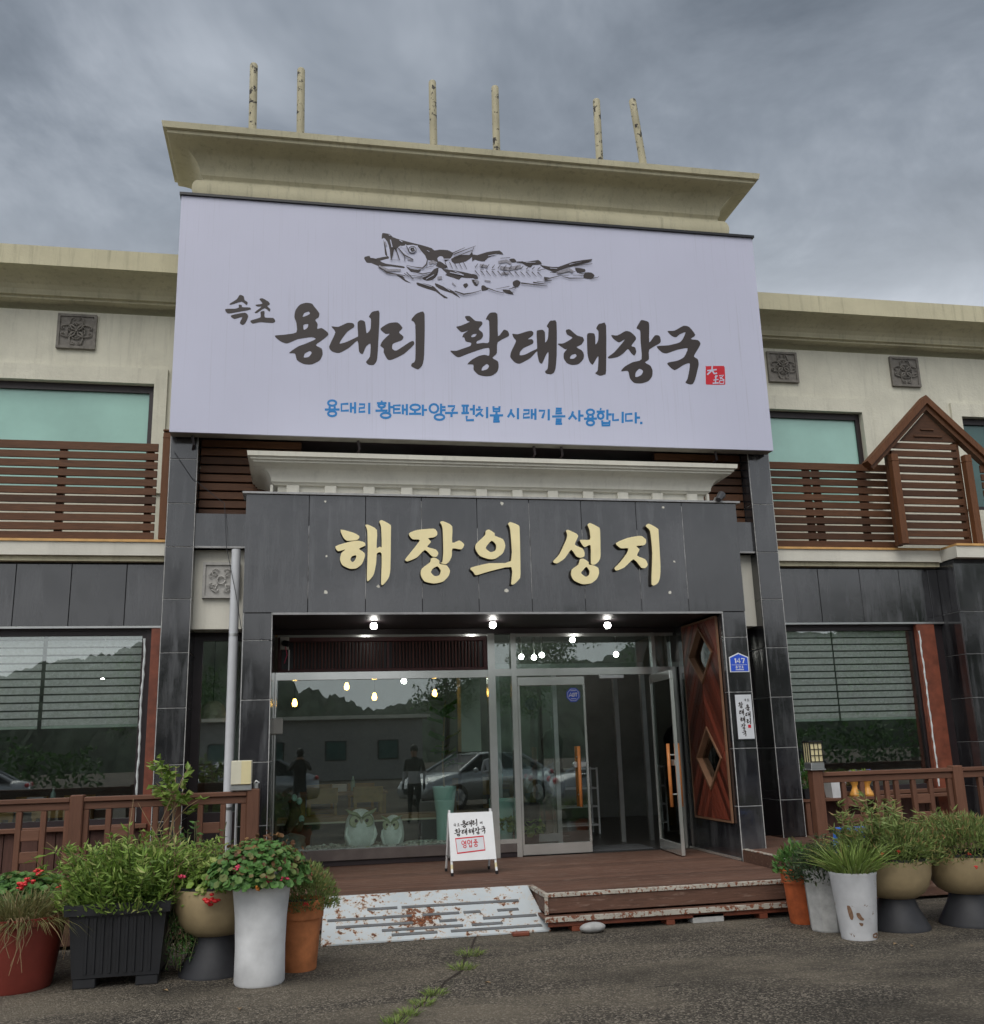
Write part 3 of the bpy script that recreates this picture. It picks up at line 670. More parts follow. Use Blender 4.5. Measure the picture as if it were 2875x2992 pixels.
# ground-floor wings: ledge, granite fascia, windows, skirts
def wing(x0, x1, seams_px, ypx, wx0, wx1, zw0, zw1, casing_x, splits, blind_z):
    zl0, zl1 = zat(300, 1622, YLED), zat(300, 1583, YLED)
    obj('balcony_ledge', MB().box(x0, x1, YLED, YUP, zl0, zl1), m_panelpl, bld)
    obj('ledge_lip', MB().box(x0, x1, YLED+.05, YLED+.5, zl0-.06, zl0-.001), m_cornice, bld)
    obj('timber_strip', MB().box(x0, x1, YLED-.02, YLED+.10, zl1+.001, zl1+.03), m_gstrip, bld)
    zf0, zf1 = zat(300, 1829, YWF), zl0-.085
    fa = obj('granite_fascia', MB().box(x0, x1, YWF+.02, YWF+.25, zf0, zl0-.062), m_core, bld)
    xs = [x0] + [xat(a, ypx, YWF) for a in seams_px] + [x1]
    for k in range(len(xs)-1): obj('slab', MB().cbox(xs[k]+.004, xs[k+1]-.004, YWF, YWF+.019, zf0+.002, zf1, .002), m_granite, fa)
    obj('bottom_trim', MB().box(x0, x1, YWF-.006, YWF+.24, zf0-.025, zf0-.001), m_alu, fa)
    # opening lined by a dark frame, wall around it
    wall_cells_ = wall_cells(MB(), x0, x1, .0, zf0-.026, YWF+.07, YWF+.25, [(wx0, wx1, zw0, zw1)])
    obj('wing_wall', wall_cells_, m_dark, bld)
    e = .055; f = MB(); Y = YWW-.03
    f.box(wx0, wx1, Y, Y+.1, zw1-.05, zw1); f.box(wx0, wx0+e, Y, Y+.1, zw0, zw1-.05); f.box(wx1-e, wx1, Y, Y+.1, zw0, zw1-.05); f.box(wx0+e, wx1-e, Y, Y+.1, zw0, zw0+e)
    w = obj('window', f, m_dark, bld)
    obj('pane', MB().box(wx0+e, wx1-e, Y+.04, Y+.048, zw0+e, zw1-.05), m_glass_w, w)
    obj('sill', MB().cbox(wx0-.05, wx1+.12, YWF-.06, Y+.0, zw0-.05, zw0-.004, .004), m_wood_deckx, w)
    sk = obj('plank_skirt', MB().box(wx0-.05, wx1+.1, YWF+.03, YWF+.068, .02, zw0-.05), m_black, bld)
    x = wx0-.05
    while x < wx1+.05:
        obj('plank', MB().cbox(x, x+.168, YWF+.005, YWF+.029, .03, zw0-.052, .004), m_skirt, sk); x += .176
    cs = obj('door_casing', MB().box(casing_x[0], casing_x[1], YWF+.0, YWF+.069, .02, zf0-.03), m_redwood, bld)
    # zebra blind: strips of fabric in two widths with a bottom bar
    for a, b in splits:
        bl = obj('window_blind', MB().cbox(a, b, Y+.13, Y+.16, blind_z-.02, blind_z+.012, .004), m_blind_bar, bld)
        z = blind_z+.014; per = .0895
        while z < zw1-.06:
            obj('strip', MB().add([(a, Y+.14, z), (b, Y+.14, z), (b, Y+.13, z+per*.78), (a, Y+.13, z+per*.78), (a, Y+.145, z), (b, Y+.145, z), (b, Y+.135, z+per*.78), (a, Y+.135, z+per*.78)],
                                  [(0,1,2,3),(7,6,5,4),(3,2,6,7),(1,0,4,5)]), m_blind, bl)
            z += per
    # rope light along the frame
    rp = MB(); z = zw0+.02; pts = []
    while z < zw1-.03: pts.append((wx1-.012+random.uniform(-.006,.006), YWF-.0, z)); z += .07
    rp.tube(pts, [.009 + .006*(i % 2) for i in range(len(pts))], 6)
    obj('rope_light', rp, m_rope, w)
    return zf0
zwl = zat(300, 1845, YWW)
lw1 = xat(432, 1852, YWW); lz0 = zat(300, 2408, YWW)
wing(XL, -1.575, (-113, 49, 211, 372), 1650, -6.6, lw1, lz0, zwl, (xat(440, 1900, YWF), xat(468, 1900, YWF)), [(-6.4, xat(122, 1900, YWW)-.012), (xat(131, 1900, YWW), lw1-.07)], zat(250, 2122, 12.1))
rw0, rw1 = 6.07, xat(2672, 1850, YWW)
zr0 = zat(2600, 2306, YWW)
wing(6.07, 8.6, (2387, 2508, 2623, 2707), 1660, rw0+.02, rw1, zr0, zwl, (xat(2686, 1900, YWF), xat(2738, 1900, YWF)), [(rw0+.1, xat(2430, 1900, 12.1)-.01), (xat(2433, 1900, 12.1), rw1-.07)], zat(2600, 2098, 12.1))
# granite block at the far right of the wing
blk = obj('granite_block', MB().box(8.62, 13.0, YPIL+.02, YUP-.3, .1, zat(300, 1622, YLED)-.001), m_core, bld)
zs = [.1] + sorted(zat(2830, y, YPIL) for y in (1786, 1910, 2038, 2167, 2300, 2440)) + [zat(300, 1622, YLED)-.06]
for k in range(len(zs)-1):
    for x0, x1 in ((8.6, 9.35), (9.36, 10.1), (10.11, 11.2)): obj('slab', MB().cbox(x0, x1, YPIL, YPIL+.019, zs[k]+.004, zs[k+1]-.004, .002), m_granite, blk)
    obj('slab', MB().cbox(8.60, 8.618, YPIL+.021, 12.06, zs[k]+.004, zs[k+1]-.004, .002), m_granite, blk)
jt = MB()
for z in zs[1:-1]: jt.box(8.608, 11.2, YPIL+.008, 12.06, z-.005, z+.005)
stuff(obj('joint', jt, m_grout, blk))
obj('block_ledge', MB().box(8.6, 13, YPIL-.10, YLED, zat(300, 1622, YLED)+.002, zat(300, 1583, YLED)), m_panelpl, bld)
obj('block_strip', MB().box(8.6, 13, YPIL-.12, YLED-.021, zat(300, 1583, YLED)+.001, zat(300, 1583, YLED)+.03), m_gstrip, bld)
# floor of the balcony behind the portal, dark panels that paint shade over the plaster wall
obj('balcony_shade_panel', wall_cells(MB(), -1.2, 5.7, 4.06, 5.35, YUP-.03, YUP-.004, wins[3:]), m_dark, bld)
obj('balcony_floor', MB().box(-1.24, 5.75, 12.301, YUP, 4.0, 4.05), m_dark, bld)
# ------------------------------------------------------------------ shopfront glazing
sf = obj('shopfront_frame', MB().box(-.31, 4.765, YG+.02, YG+.10, 2.985, 3.051), m_soffit, bld)
gz0, gz1 = .50, 2.445            # big pane
fr = MB()
fr.box(-.29, 2.272, YG, YG+.09, gz1, 2.535); fr.box(2.272, 2.364, YG-.02, YG+.10, DK+.002, 2.985)
fr.box(2.571, 2.637, YG-.01, YG+.09, DK+.002, 2.985); fr.box(4.437, 4.479, YG-.005, YG+.09, DK+.002, 2.985)
fr.box(2.364, 2.571, YG, YG+.08, 2.455, 2.545); fr.box(2.637, 4.437, YG, YG+.08, 2.455, 2.545); fr.box(4.479, 4.74, YG, YG+.08, 2.455, 2.545)
fr.box(2.364, 2.571, YG, YG+.08, .47, .52); fr.box(2.637, 4.74, YG+.01, YG+.07, 2.945, 2.984); fr.box(-.29, 2.272, YG+.01, YG+.07, 2.955, 2.984)
fr.box(-.306, -.289, YG-.01, YG+.08, DK+.002, 2.535)
fr.box(4.708, 4.74, YG, YG+.08, DK+.002, 2.455)
obj('steel_frame', fr, m_steel, sf)
sb = MB(); sb.cbox(-.29, 2.271, YG-.03, YG+.10, .375, .497, .004); sb.cbox(2.365, 2.570, YG-.01, YG+.10, .37, .468, .004)
obj('sill', sb, M('brown_metal_sill', (.16,.135,.125), .35, .5, var=.15), sf)
obj('plinth', MB().box(-.29, 2.271, YG+.0, YG+.10, DK+.002, .374), m_dark, sf)
obj('plinth', MB().box(2.365, 2.570, YG+.01, YG+.10, DK+.002, .369), m_dark, sf)
obj('pane', MB().box(-.288, 2.271, YG+.04, YG+.05, gz0-.003, gz1), m_glass, sf)
obj('pane', MB().box(2.365, 2.570, YG+.04, YG+.05, .521, 2.454), m_glass, sf); obj('pane', MB().box(2.365, 2.570, YG+.04, YG+.05, 2.546, 2.984), m_glass, sf)
obj('pane', MB().box(2.638, 4.436, YG+.04, YG+.05, 2.546, 2.944), m_glass, sf); obj('pane', MB().box(4.480, 4.707, YG+.04, YG+.05, 2.546, 2.944), m_glass, sf)
obj('pane', MB().box(4.480, 4.707, YG+.04, YG+.05, .33, 2.454), m_glass, sf)
# slatted vent panel above the big pane
lv = obj('vent_panel', MB().box(-.285, 2.268, YG+.05, YG+.09, 2.54, 2.95), m_black, bld)
f = MB(); f.cbox(-.285, 2.268, YG-.005, YG+.049, 2.90, 2.953, .004); f.cbox(-.285, 2.268, YG-.005, YG+.049, 2.538, 2.575, .004); f.cbox(1.02, 1.05, YG, YG+.049, 2.576, 2.899, .003)
f.cbox(-.285, -.24, YG-.005, YG+.049, 2.576, 2.899, .003); f.cbox(2.22, 2.268, YG-.005, YG+.049, 2.576, 2.899, .003)
obj('vent_frame', f, M('maroon_wood', (.07,.022,.022), .55, var=.3), lv)
m_slat = wood('vent_slat_wood', (.095,.036,.030), 'z', .55, .3, .3)
x = -.10
while x < 2.19:
    if not .99 < x < 1.06: obj('slat', MB().cbox(x, x+.021, YG+.012, YG+.046, 2.577, 2.898, .003), m_slat, lv)
    x += .041
# doors
def door_leaf(name, x0, x1, Y, label, stick):
    z0, z1 = DK+.012, 2.45
    d = MB(); d.cbox(x0, x1, Y-.022, Y+.022, z1-.115, z1-.01, .003); d.cbox(x0, x1, Y-.022, Y+.022, z0, z0+.125, .003)
    d.box(x0, x0+.026, Y-.02, Y+.02, z0+.126, z1-.116); d.box(x1-.026, x1, Y-.02, Y+.02, z0+.126, z1-.116)
    r = obj(name, d, m_steel, bld, label=label)
    obj('pane', MB().box(x0+.027, x1-.027, Y-.005, Y+.005, z0+.126, z1-.116), m_glass_door, r)
    hx = x1-.13
    for s in (-1, 1):
        obj('handle', MB().tube([(hx, Y+s*.06, .86), (hx, Y+s*.062, 1.2), (hx, Y+s*.06, 1.58)], .021, 10), m_orangewood, r, True)
    b = MB()
    for z in (1.0, 1.45): b.tube([(hx, Y-.06, z), (hx, Y+.06, z)], .009, 8)
    b.cbox(hx-.02, x1-.03, Y-.03, Y+.03, 1.33, 1.39, .004); b.tube([(hx-.03, Y-.03, 1.36), (hx-.03, Y+.03, 1.36)], .035, 12)
    obj('lock', b, m_alu, r, 'auto')
    if stick:
        cx, cz = x1-.15, 2.21; st = MB(); R8 = [(cx+.095*math.cos(math.pi/8+i*math.pi/4), cz+.095*math.sin(math.pi/8+i*math.pi/4)) for i in range(8)]
        st.prism(R8, lambda a, b, dd: (a, dd, b), Y-.0075, Y-.0055); s_ = obj('sticker', st, m_platebl, r)
        fn = lambda a, b, dd: (cx+a, Y-.0080-dd, cz+b); w_ = MB()
        ribbon(w_, [(.078*math.cos(math.pi/8+i*math.pi/4), .078*math.sin(math.pi/8+i*math.pi/4)) for i in range(8)], .006, fn, 0, True)
        ribbon(w_, [(-.055,-.022),(-.035,.026),(-.015,-.022)], .011, fn, .0003); ribbon(w_, [(-.046,-.008),(-.024,-.008)], .008, fn, .0006)
        ribbon(w_, [(-.006,.024),(.008,.022),(.016,.0),(.008,-.02),(-.006,-.022)], .011, fn, .0009, True); ribbon(w_, [(.018,.022),(.056,.022)], .011, fn, .0012); ribbon(w_, [(.037,.022),(.037,-.022)], .011, fn, .0015)
        ribbon(w_, [(-.035,-.048),(.035,-.048)], .008, fn, .0018); ribbon(w_, [(-.035,.052),(.035,.052)], .008, fn, .0021)
        obj('sticker_print', w_, m_white, s_)
    return r
door_leaf('glass_door', 2.645, 3.515, YG+.03, 'closed glass door leaf with blue octagonal sticker', True)
dr = door_leaf('glass_door', 0.0, .885, 0.0, 'glass door leaf swung open towards the deck', False)
# swing the second leaf: hinge at x 4.40 on the glass plane, free edge towards the deck
hinge = Vector((4.40, YG+.02, 0)); an = math.radians(-94)
Rm = Matrix.Translation(hinge) @ Matrix.Rotation(an, 4, 'Z')
Lb = bld.location
def swing(o):
    for v in o.data.vertices:
        wv = v.co + Lb
        # mirror so the handle side is the free edge, then rotate about the hinge
        v.co = (Rm @ wv) - Lb
    for c in o.children: swing(c)
swing(dr)
obj('door_closer', MB().cbox(3.70, 4.02, YG-.06, YG-.006, 2.40, 2.452, .006), m_alu, bld)
# side wall of the porch with a chevron board panel and two diamond windows
XP = 4.762
pY0, pY1, pZ0, pZ1 = 10.63, 11.70, .70, 3.02
hp = obj('chevron_panel', MB().box(XP-.028, XP-.003, pY0, pY1, pZ0, pZ0+.02).box(XP-.028, XP-.003, pY0, pY1, pZ1-.02, pZ1).box(XP-.028, XP-.003, pY0, pY0+.02, pZ0+.02, pZ1-.02).box(XP-.028, XP-.003, pY1-.02, pY1, pZ0+.02, pZ1-.02), m_herr_edge, bld)
def clip(poly, n, c):      # keep n.p <= c
    out = []
    for i in range(len(poly)):
        a, b = poly[i], poly[(i+1) % len(poly)]; da, db = n[0]*a[0]+n[1]*a[1]-c, n[0]*b[0]+n[1]*b[1]-c
        if da <= 0: out.append(a)
        if (da < 0 < db) or (db < 0 < da): t = da/(da-db); out.append((a[0]+t*(b[0]-a[0]), a[1]+t*(b[1]-a[1])))
    return out
DIA = [(11.15, 2.61, .37, .345), (11.13, 1.40, .37, .365)]
def minus_dia(polys, d):
    cy, cz, hy, hz = d; res = []
    for P in polys:
        rem = P
        for sy in (-1, 1):
            for sz in (-1, 1):
                n = (sy/hy, sz/hz); c = n[0]*cy + n[1]*cz + 1
                if len(rem) < 3: break
                o = clip(rem, (-n[0], -n[1]), -c)
                if len(o) >= 3: res.append(o)
                rem = clip(rem, n, c)
    return res
yc = (pY0+pY1)/2; bw = .085; k = 0
for side in (-1, 1):
    t = pZ0-1.3
    while t < pZ1+.2:
        # boards slope up towards the centre line
        s = 1.42
        half = .5*(pY1-pY0)
        P = [(yc, t+s*half), (yc, t+s*half+bw*1.55), (yc+side*half, t+bw*1.55), (yc+side*half, t)]
        P = clip(P, (0,1), pZ1-.021); P = clip(P, (0,-1), -(pZ0+.021)) if P else P
        P = clip(P, (1,0), pY1-.021) if P else P; P = clip(P, (-1,0), -(pY0+.021)) if P else P
        if P and len(P) >= 3:
            ps = [P]
            for d in DIA: ps = minus_dia(ps, d)
            mb = MB()
            for q in ps:
                ar = sum(q[i][0]*q[(i+1)%len(q)][1]-q[(i+1)%len(q)][0]*q[i][1] for i in range(len(q)))
                if abs(ar) > 1e-4:
                    cx_ = sum(v[0] for v in q)/len(q); cz_ = sum(v[1] for v in q)/len(q)
                    mb.prism([(cx_+(a-cx_)*.97, cz_+(b-cz_)*.97) for a, b in q], lambda a, b, dd: (dd, a, b), XP-.024-random.uniform(0,.003), XP-.004)
            if mb.v: obj('board', mb, m_herring, hp)
        t += bw*1.6
for cy, cz, hy, hz in DIA:
    fm = MB(); o_ = [(cy-hy, cz), (cy, cz-hz), (cy+hy, cz), (cy, cz+hz)]; i_ = [(cy+(a-cy)*.9, cz+(b-cz)*.9) for a, b in o_]
    for q in range(4):
        a, b, c, d = o_[q], o_[(q+1)%4], i_[(q+1)%4], i_[q]
        fm.prism([a, b, c, d], lambda u, v, dd: (dd, u, v), XP-.04, XP+.055)
    dw = obj('diamond_window', fm, m_herr_edge, hp)
    obj('pane', MB().prism(i_, lambda u, v, dd: (dd, u, v), XP+.03, XP+.036), m_glass_w, dw)
    obj('pane_backing', MB().prism(i_, lambda u, v, dd: (dd, u, v), XP+.042, XP+.05), m_black, dw)
obj('steel_skirting', MB().box(XP-.012, XP-.001, 10.52, 11.98, DK+.002, DK+.03), m_steel, bld)
# ------------------------------------------------------------------ the big sign
sx0, sx1 = (xat(524,572,YSF)+xat(501,1262,YSF))/2, (xat(2197,696,YSF)+xat(2260,1316,YSF))/2
sz1 = (zat(524,572,YSF)+zat(2197,696,YSF))/2; sz0 = (zat(501,1262,YSF)+zat(2260,1316,YSF))/2
sg = thing('billboard_sign', 'huge white billboard with brush lettering and an ink fish under the parapet', 'sign', ((sx0+sx1)/2, YSF, sz0))
obj('panel', MB().box(sx0, sx1, YSF, YSF+.03, sz0, sz1), m_vinyl, sg)
f = MB(); f.box(sx0, sx1, YSF+.031, YSB, sz0+.001, sz0+.05); f.box(sx0, sx0+.04, YSF+.031, YSB, sz0+.051, sz1-.05); f.box(sx1-.04, sx1, YSF+.031, YSB, sz0+.051, sz1-.05); f.box(sx0, sx1, YSF+.031, YSB, sz1-.049, sz1)
obj('frame', f, m_chan, sg)
obj('drip_flashing', MB().box(sx0-.02, sx1+.02, YSF-.03, YSB, sz1+.002, sz1+.035), m_black, sg)
obj('back_board', MB().box(sx0+.041, sx1-.041, YSB-.02, YSB-.001, sz0+.051, sz1-.051), m_dark, sg)
for x in (1046, 1560, 1640, 2090, 560):
    X = xat(x, 1300, YSF+.1); b = MB(); b.tube([(X, YSF+.12, sz0+.0), (X+.02, YSF+.14, sz0-.10), (X-.01, 11.54, sz0-.16)], .016, 6); obj('bracket', b, m_dark, sg)
def fs(a, b, d): p = py(a, b, YSF); return (p.x, YSF-d, p.z)
for nm in ('sok','cho','yong','dae','ri','hwang','tae','hae','jang','guk'):
    mb = MB()
    for sh in GL[nm]: shape_mesh(mb, sh, fs, .0005, .003)
    obj('letter', mb, m_ink, sg)
# ink fish: solid masses, then pale details, then fine strokes, each layer a hair prouder
F1 = (1060, 670, .3346); F2 = (1380, 700, .3532)
masses = [C_(*F1, [(165,85),(168,40),(180,33),(235,42),(262,68),(330,92),(430,118),(520,140),(600,165),(625,185),(670,178),(740,182),(775,198),(790,210),(770,250),(720,285),(700,240),(670,235),(650,255),(665,300),(640,280),(600,275),(560,265),(545,230),(510,190),(480,150),(440,135),(370,140),(330,150),(300,165),(290,200),(275,170),(262,230),(245,270),(235,180),(215,110),(185,75)]),
 C_(*F1, [(12,255),(20,240),(60,232),(68,250),(130,252),(220,235),(225,255),(150,275),(200,300),(300,315),(360,325),(360,340),(250,325),(140,322),(75,295),(35,292)]),
 C_(*F1, [(180,90),(200,160),(215,235),(195,220),(190,170)]), C_(*F1, [(660,335),(650,400),(610,440),(560,450),(520,430),(580,395),(620,350)]),
 C_(*F1, [(470,465),(540,475),(620,500),(680,560),(745,600),(710,600),(640,545),(560,520),(480,490)]), C_(*F1, [(630,470),(680,490),(790,540),(850,600),(780,560),(690,530),(640,500)]),
 C_(*F1, [(295,400),(350,410),(370,440),(420,470),(370,455),(330,425)]), C_(*F1, [(690,345),(760,355),(860,370),(1000,405),(985,425),(900,425),(860,420),(840,440),(780,420),(720,400),(735,385)]),
 C_(*F1, [(770,260),(840,225),(930,225),(950,200),(960,235),(900,280),(800,300)]), C_(*F1, [(875,485),(905,470),(920,490),(895,515)]), C_(*F1, [(950,440),(1010,450),(1000,495),(975,490)]),
 C_(*F1, [(640,320),(660,280),(690,290),(740,330),(700,345)]), C_(*F1, [(380,325),(420,345),(480,355),(510,350),(490,375),(420,370)]),
 C_(*F2, [(0,125),(40,130),(120,105),(225,92),(255,125),(210,120),(130,150),(100,180),(50,175),(20,165),(0,180)]), C_(*F2, [(305,165),(345,158),(365,185),(330,190)]),
 C_(*F2, [(365,188),(460,185),(545,170),(575,205),(500,210),(480,232),(440,215),(410,195)]), C_(*F2, [(560,212),(620,222),(710,228),(830,185),(990,162),(960,190),(840,220),(780,235),(720,255),(680,275),(640,255),(600,240)]),
 C_(*F2, [(850,235),(930,245),(930,268),(870,275)]), C_(*F2, [(930,275),(985,275),(1010,300),(985,325),(920,318)]), C_(*F2, [(335,350),(370,335),(400,355),(375,395),(340,385)]),
 C_(*F2, [(75,385),(95,380),(130,410),(80,425)]), C_(*F2, [(250,415),(310,420),(340,455),(270,440)]), C_(*F2, [(0,285),(40,300),(45,325),(10,320)])]
mb = MB()
for i, sh in enumerate(masses): shape_mesh(mb, sh, fs, .0003, .0012+.00025*i, 2)
fi = stuff(obj('fish_drawing', mb, m_ink, sg))
gr = MB(); d = .0085
def g1(q): return [(F1[0]+a*F1[2], F1[1]+b*F1[2]) for a, b in q]
def g2(q): return [(F2[0]+a*F2[2], F2[1]+b*F2[2]) for a, b in q]
for q, w in ((g1([(140,325),(220,360),(330,360)]), 7), (g1([(190,110),(205,150)]), 5), (g1([(390,265),(440,275)]), 4), (g1([(580,300),(610,285),(640,300)]), 9), (g1([(650,430),(690,425)]), 9), (g1([(780,470),(810,500)]), 3), (g1([(980,440),(1000,480)]), 6),
             (g2([(215,190),(280,180),(320,200)]), 8), (g2([(230,235),(300,245),(400,225)]), 10), (g2([(240,285),(300,280)]), 6), (g2([(20,340),(50,360)]), 8), (g2([(100,340),(150,350)]), 4), (g2([(700,280),(800,250),(830,270)]), 9), (g2([(60,215),(120,225)]), 8)):
    ribbon(gr, q, w, fs, d); d += .0002
stuff(obj('grey_wash', gr, m_ink_grey, fi))
wh = MB(); d = .0125
ey = [(432+33*math.cos(a*math.pi/8), 183+29*math.sin(a*math.pi/8)) for a in range(16)]
shape_mesh(wh, C_(*F1, ey), fs, .011, d, 1); d += .0003
for q, w in ((g1([(320,98),(345,115)]), 2.2), (g1([(225,52),(240,58)]), 1.8), (g1([(375,135),(370,180),(400,215)]), 2.5), (g1([(300,170),(330,150),(360,165)]), 2), (g1([(470,145),(500,190)]), 2.2), (g1([(240,95),(255,160)]), 3), (g1([(700,265),(760,265)]), 2.2), (g1([(760,380),(880,405)]), 2.2), (g1([(800,370),(870,400)]), 1.5), (g1([(550,440),(620,400)]), 1.5),
             (g1([(560,190),(580,200)]), 1.4), (g1([(490,470),(600,505)]), 1.5), (g1([(700,500),(760,540)]), 1.5), (g2([(130,140),(200,125)]), 1.6), (g2([(800,210),(900,188)]), 1.5), (g2([(640,240),(700,245)]), 1.4), (g2([(440,195),(520,192)]), 1.2), (g1([(60,245),(120,262)]), 1.5)):
    ribbon(wh, q, w, fs, d); d += .0002
stuff(obj('white_detail', wh, m_vinyl, fi))
st = MB(); d = .0175
strokes = [(g1(ey + ey[:1]), 1.6), (g1([(418,175),(440,172),(448,190),(430,195),(418,175)]), 5),
 (g1([(135,330),(210,382),(300,400),(370,410)]), [2,5,3,2]), (g1([(275,150),(245,272),(320,275),(280,150)]), 3), (g1([(565,260),(555,310),(520,345),(450,335),(380,320)]), [2,4,4,2,1]), (g1([(430,375),(520,395),(600,380)]), [1,3,2]), (g1([(420,430),(520,430),(600,400)]), [1,2.5,2]), (g1([(410,405),(500,420),(590,392)]), [1,2.2,1.5]),
 (g1([(300,160),(360,230),(440,270)]), [2,4,2]), (g1([(365,230),(365,280)]), 2), (g1([(380,150),(400,200)]), 2), (g1([(800,545),(880,572),(960,560),(1030,540)]), [3,4,2.5,1.5]), (g1([(780,215),(890,165)]), [3,1]), (g1([(790,225),(985,150)]), [3,1]), (g1([(800,250),(950,190)]), [2,2]), (g1([(945,215),(970,160)]), 1.5),
 (g1([(550,340),(620,325)]), 1.5), (g1([(600,450),(640,380),(660,340)]), 2), (g1([(380,380),(440,440)]), 2.5), (g1([(360,390),(400,420)]), 2),
 (g2([(230,160),(310,155)]), 1.5), (g2([(365,190),(420,188)]), 2), (g2([(840,215),(985,190)]), [2,1.2]), (g2([(840,225),(990,205)]), 1.4), (g2([(830,300),(920,300)]), 1.3), (g2([(740,310),(800,325),(920,325)]), [1,3,1.5]), (g2([(970,328),(1030,320),(1045,310)]), [3,1.6,1]), (g2([(830,200),(960,175)]), 1.5), (g2([(880,285),(930,290)]), 2),
 (g2([(590,325),(640,325),(720,305),(800,300)]), [8,3,1.5,1]), (g2([(595,338),(655,345)]), [5,1.5]), (g2([(400,365),(530,380),(620,390)]), [4,2.5,1]), (g2([(500,360),(620,375)]), [4,1]), (g2([(530,350),(600,360)]), 1.5), (g2([(120,405),(200,435),(260,448)]), [3,2,2]), (g2([(190,415),(305,392)]), [1,1.5]), (g2([(300,415),(355,400)]), 2), (g2([(280,440),(345,440)]), 1.5), (g2([(330,400),(360,408)]), 2.5), (g2([(640,278),(740,285),(850,270)]), 1.4), (g2([(600,250),(560,255)]), 1.4)]
for i in range(5): strokes.append((g1([(715+i*40, 292), (742+i*41, 352)]), [2.2, 1.0]))
for i in range(12):
    X = 15+i*47
    strokes.append((g2([(X+28, 205+i*2.5), (X+6, 238+i*1.5)]), [1.4, 2.6])); strokes.append((g2([(X+4, 262+i*1.2), (X+42, 308+i*.6)]), [2.8, 1.0]))
    if i % 2: strokes.append((g2([(X, 250+i), (X+30, 252+i)]), 1.3))
for q, w in strokes: ribbon(st, q, w, fs, d); d += .00008
stuff(obj('ink_strokes', st, m_ink, fi))
# blue line of print
blue = [('o','yo','o'),('d','ae'),('r','i'),None,('h','wa','o'),('t','ae'),('o','wa'),None,('o','ya','o'),('g','u'),None,('p','eo','n'),('ch','i'),('b','ow','r'),None,('s','i'),('r','ae'),('g','i'),('r','eu','r'),None,('s','a'),('o','yo','o'),('h','a','b'),('n','i'),('d','a')]
sy = [None if s is None else syl(*s) for s in blue]
span = [(950,989),(996,1041),(1048,1080),None,(1098,1146),(1149,1192),(1196,1244),None,(1256,1301),(1301,1335),None,(1349,1388),(1390,1425),(1432,1467),None,(1484,1514),(1528,1567),(1574,1604),(1614,1649),None,(1662,1704),(1707,1741),(1744,1786),(1790,1820),(1827,1869)]
def pl(i):
    a, b = span[i]; h = 46 if len(blue[i]) == 3 else 33
    yc = 1191 + (a-950)/(1848-970)*31 + (2 if len(blue[i]) == 3 else -1)
    w = b-a+4 if blue[i][1] != 'i' else b-a+9
    return (a-1, -(yc+h/2), w, h)
for i in range(len(sy)):
    if sy[i] is None: continue
    tx = MB(); print_text(tx, [sy[i]], lambda _: pl(i), 6.6, lambda a, b, dd: fs(a, -b, dd), .0010, .0002); obj('blue_letter', tx, m_blue, sg)
tx = MB(); ribbon(tx, [(1870,1236),(1877,1236)], 7, fs, .002); obj('full_stop', tx, m_blue, sg)
# red seal
q = [(2062,1072),(2064,1070),(2108,1069),(2117,1073),(2119,1120),(2114,1124),(2068,1124),(2062,1119)]
mb = MB(); shape_mesh(mb, [q], fs, .0003, .0012, 2); se = obj('seal', mb, m_red, sg)
mb = MB(); d = .0016
for q, w in (([(2066,1083),(2078,1082),(2094,1080)], 4), ([(2081,1068),(2080,1082),(2066,1095)], 4.5), ([(2080,1082),(2087,1092),(2095,1090)], 4.5), ([(2088,1102),(2097,1098)], 3), ([(2092,1096),(2090,1120)], 3.5), ([(2082,1120),(2100,1119)], 4), ([(2101,1098),(2114,1096),(2104,1108)], 3), ([(2103,1102),(2116,1111)], 3), ([(2102,1112),(2115,1112),(2114,1121),(2103,1121),(2102,1112)], 3), ([(2084,1111),(2099,1109)], 3)):
    ribbon(mb, q, w, fs, d); d += .0002
obj('seal_print', mb, m_vinyl, se)
# ------------------------------------------------------------------ gold letters on the portal
gl = thing('gold_letter_sign', 'raised gold Korean letters mounted on the black granite lintel', 'sign', (2.2, YP, 3.4))
def fg(a, b, d): p = py(a, b, YP-.06); return (p.x, YP-d, p.z)
for nm in ('hae','jang','ui','seong','ji'):
    front = MB(); side = MB()
    for sh in GOLD[nm]: shape_mesh(front, sh, fg, .052, .062)
    for sh in GOLD[nm]: shape_mesh(side, sh, fg, .002, .051)
    l = obj('letter', front, m_gold, gl); obj('letter_body', side, m_gold_side, l)
# ------------------------------------------------------------------ roof rods
for i, ((x0, y0), (x1, y1)) in enumerate((((738,375),(742,186)), ((878,385),(880,200)), ((1267,424),(1263,236)), ((1451,442),(1446,252)), ((1752,467),(1742,290)), ((1880,476),(1847,290)))):
    Y = 11.16; a, b = py(x0, y0, Y), py(x1, y1, Y); a.z = 9.243
    ln = (b-a).normalized()
    pts = [a, a+(b-a)*.33, a+(b-a)*.66, b-ln*.03, b-ln*.012, b]
    t = obj('roof_post', MB().tube(pts, [.05,.05,.05,.05,.042,.022], 12), m_tanpipe, None, 'auto')
    if i == 5: tag(t, 'peeling cream roof post that leans sideways on the parapet', 'post', 'posts along the parapet')
    else: tag(t, 'upright peeling cream post on top of the parapet', 'post', 'posts along the parapet')
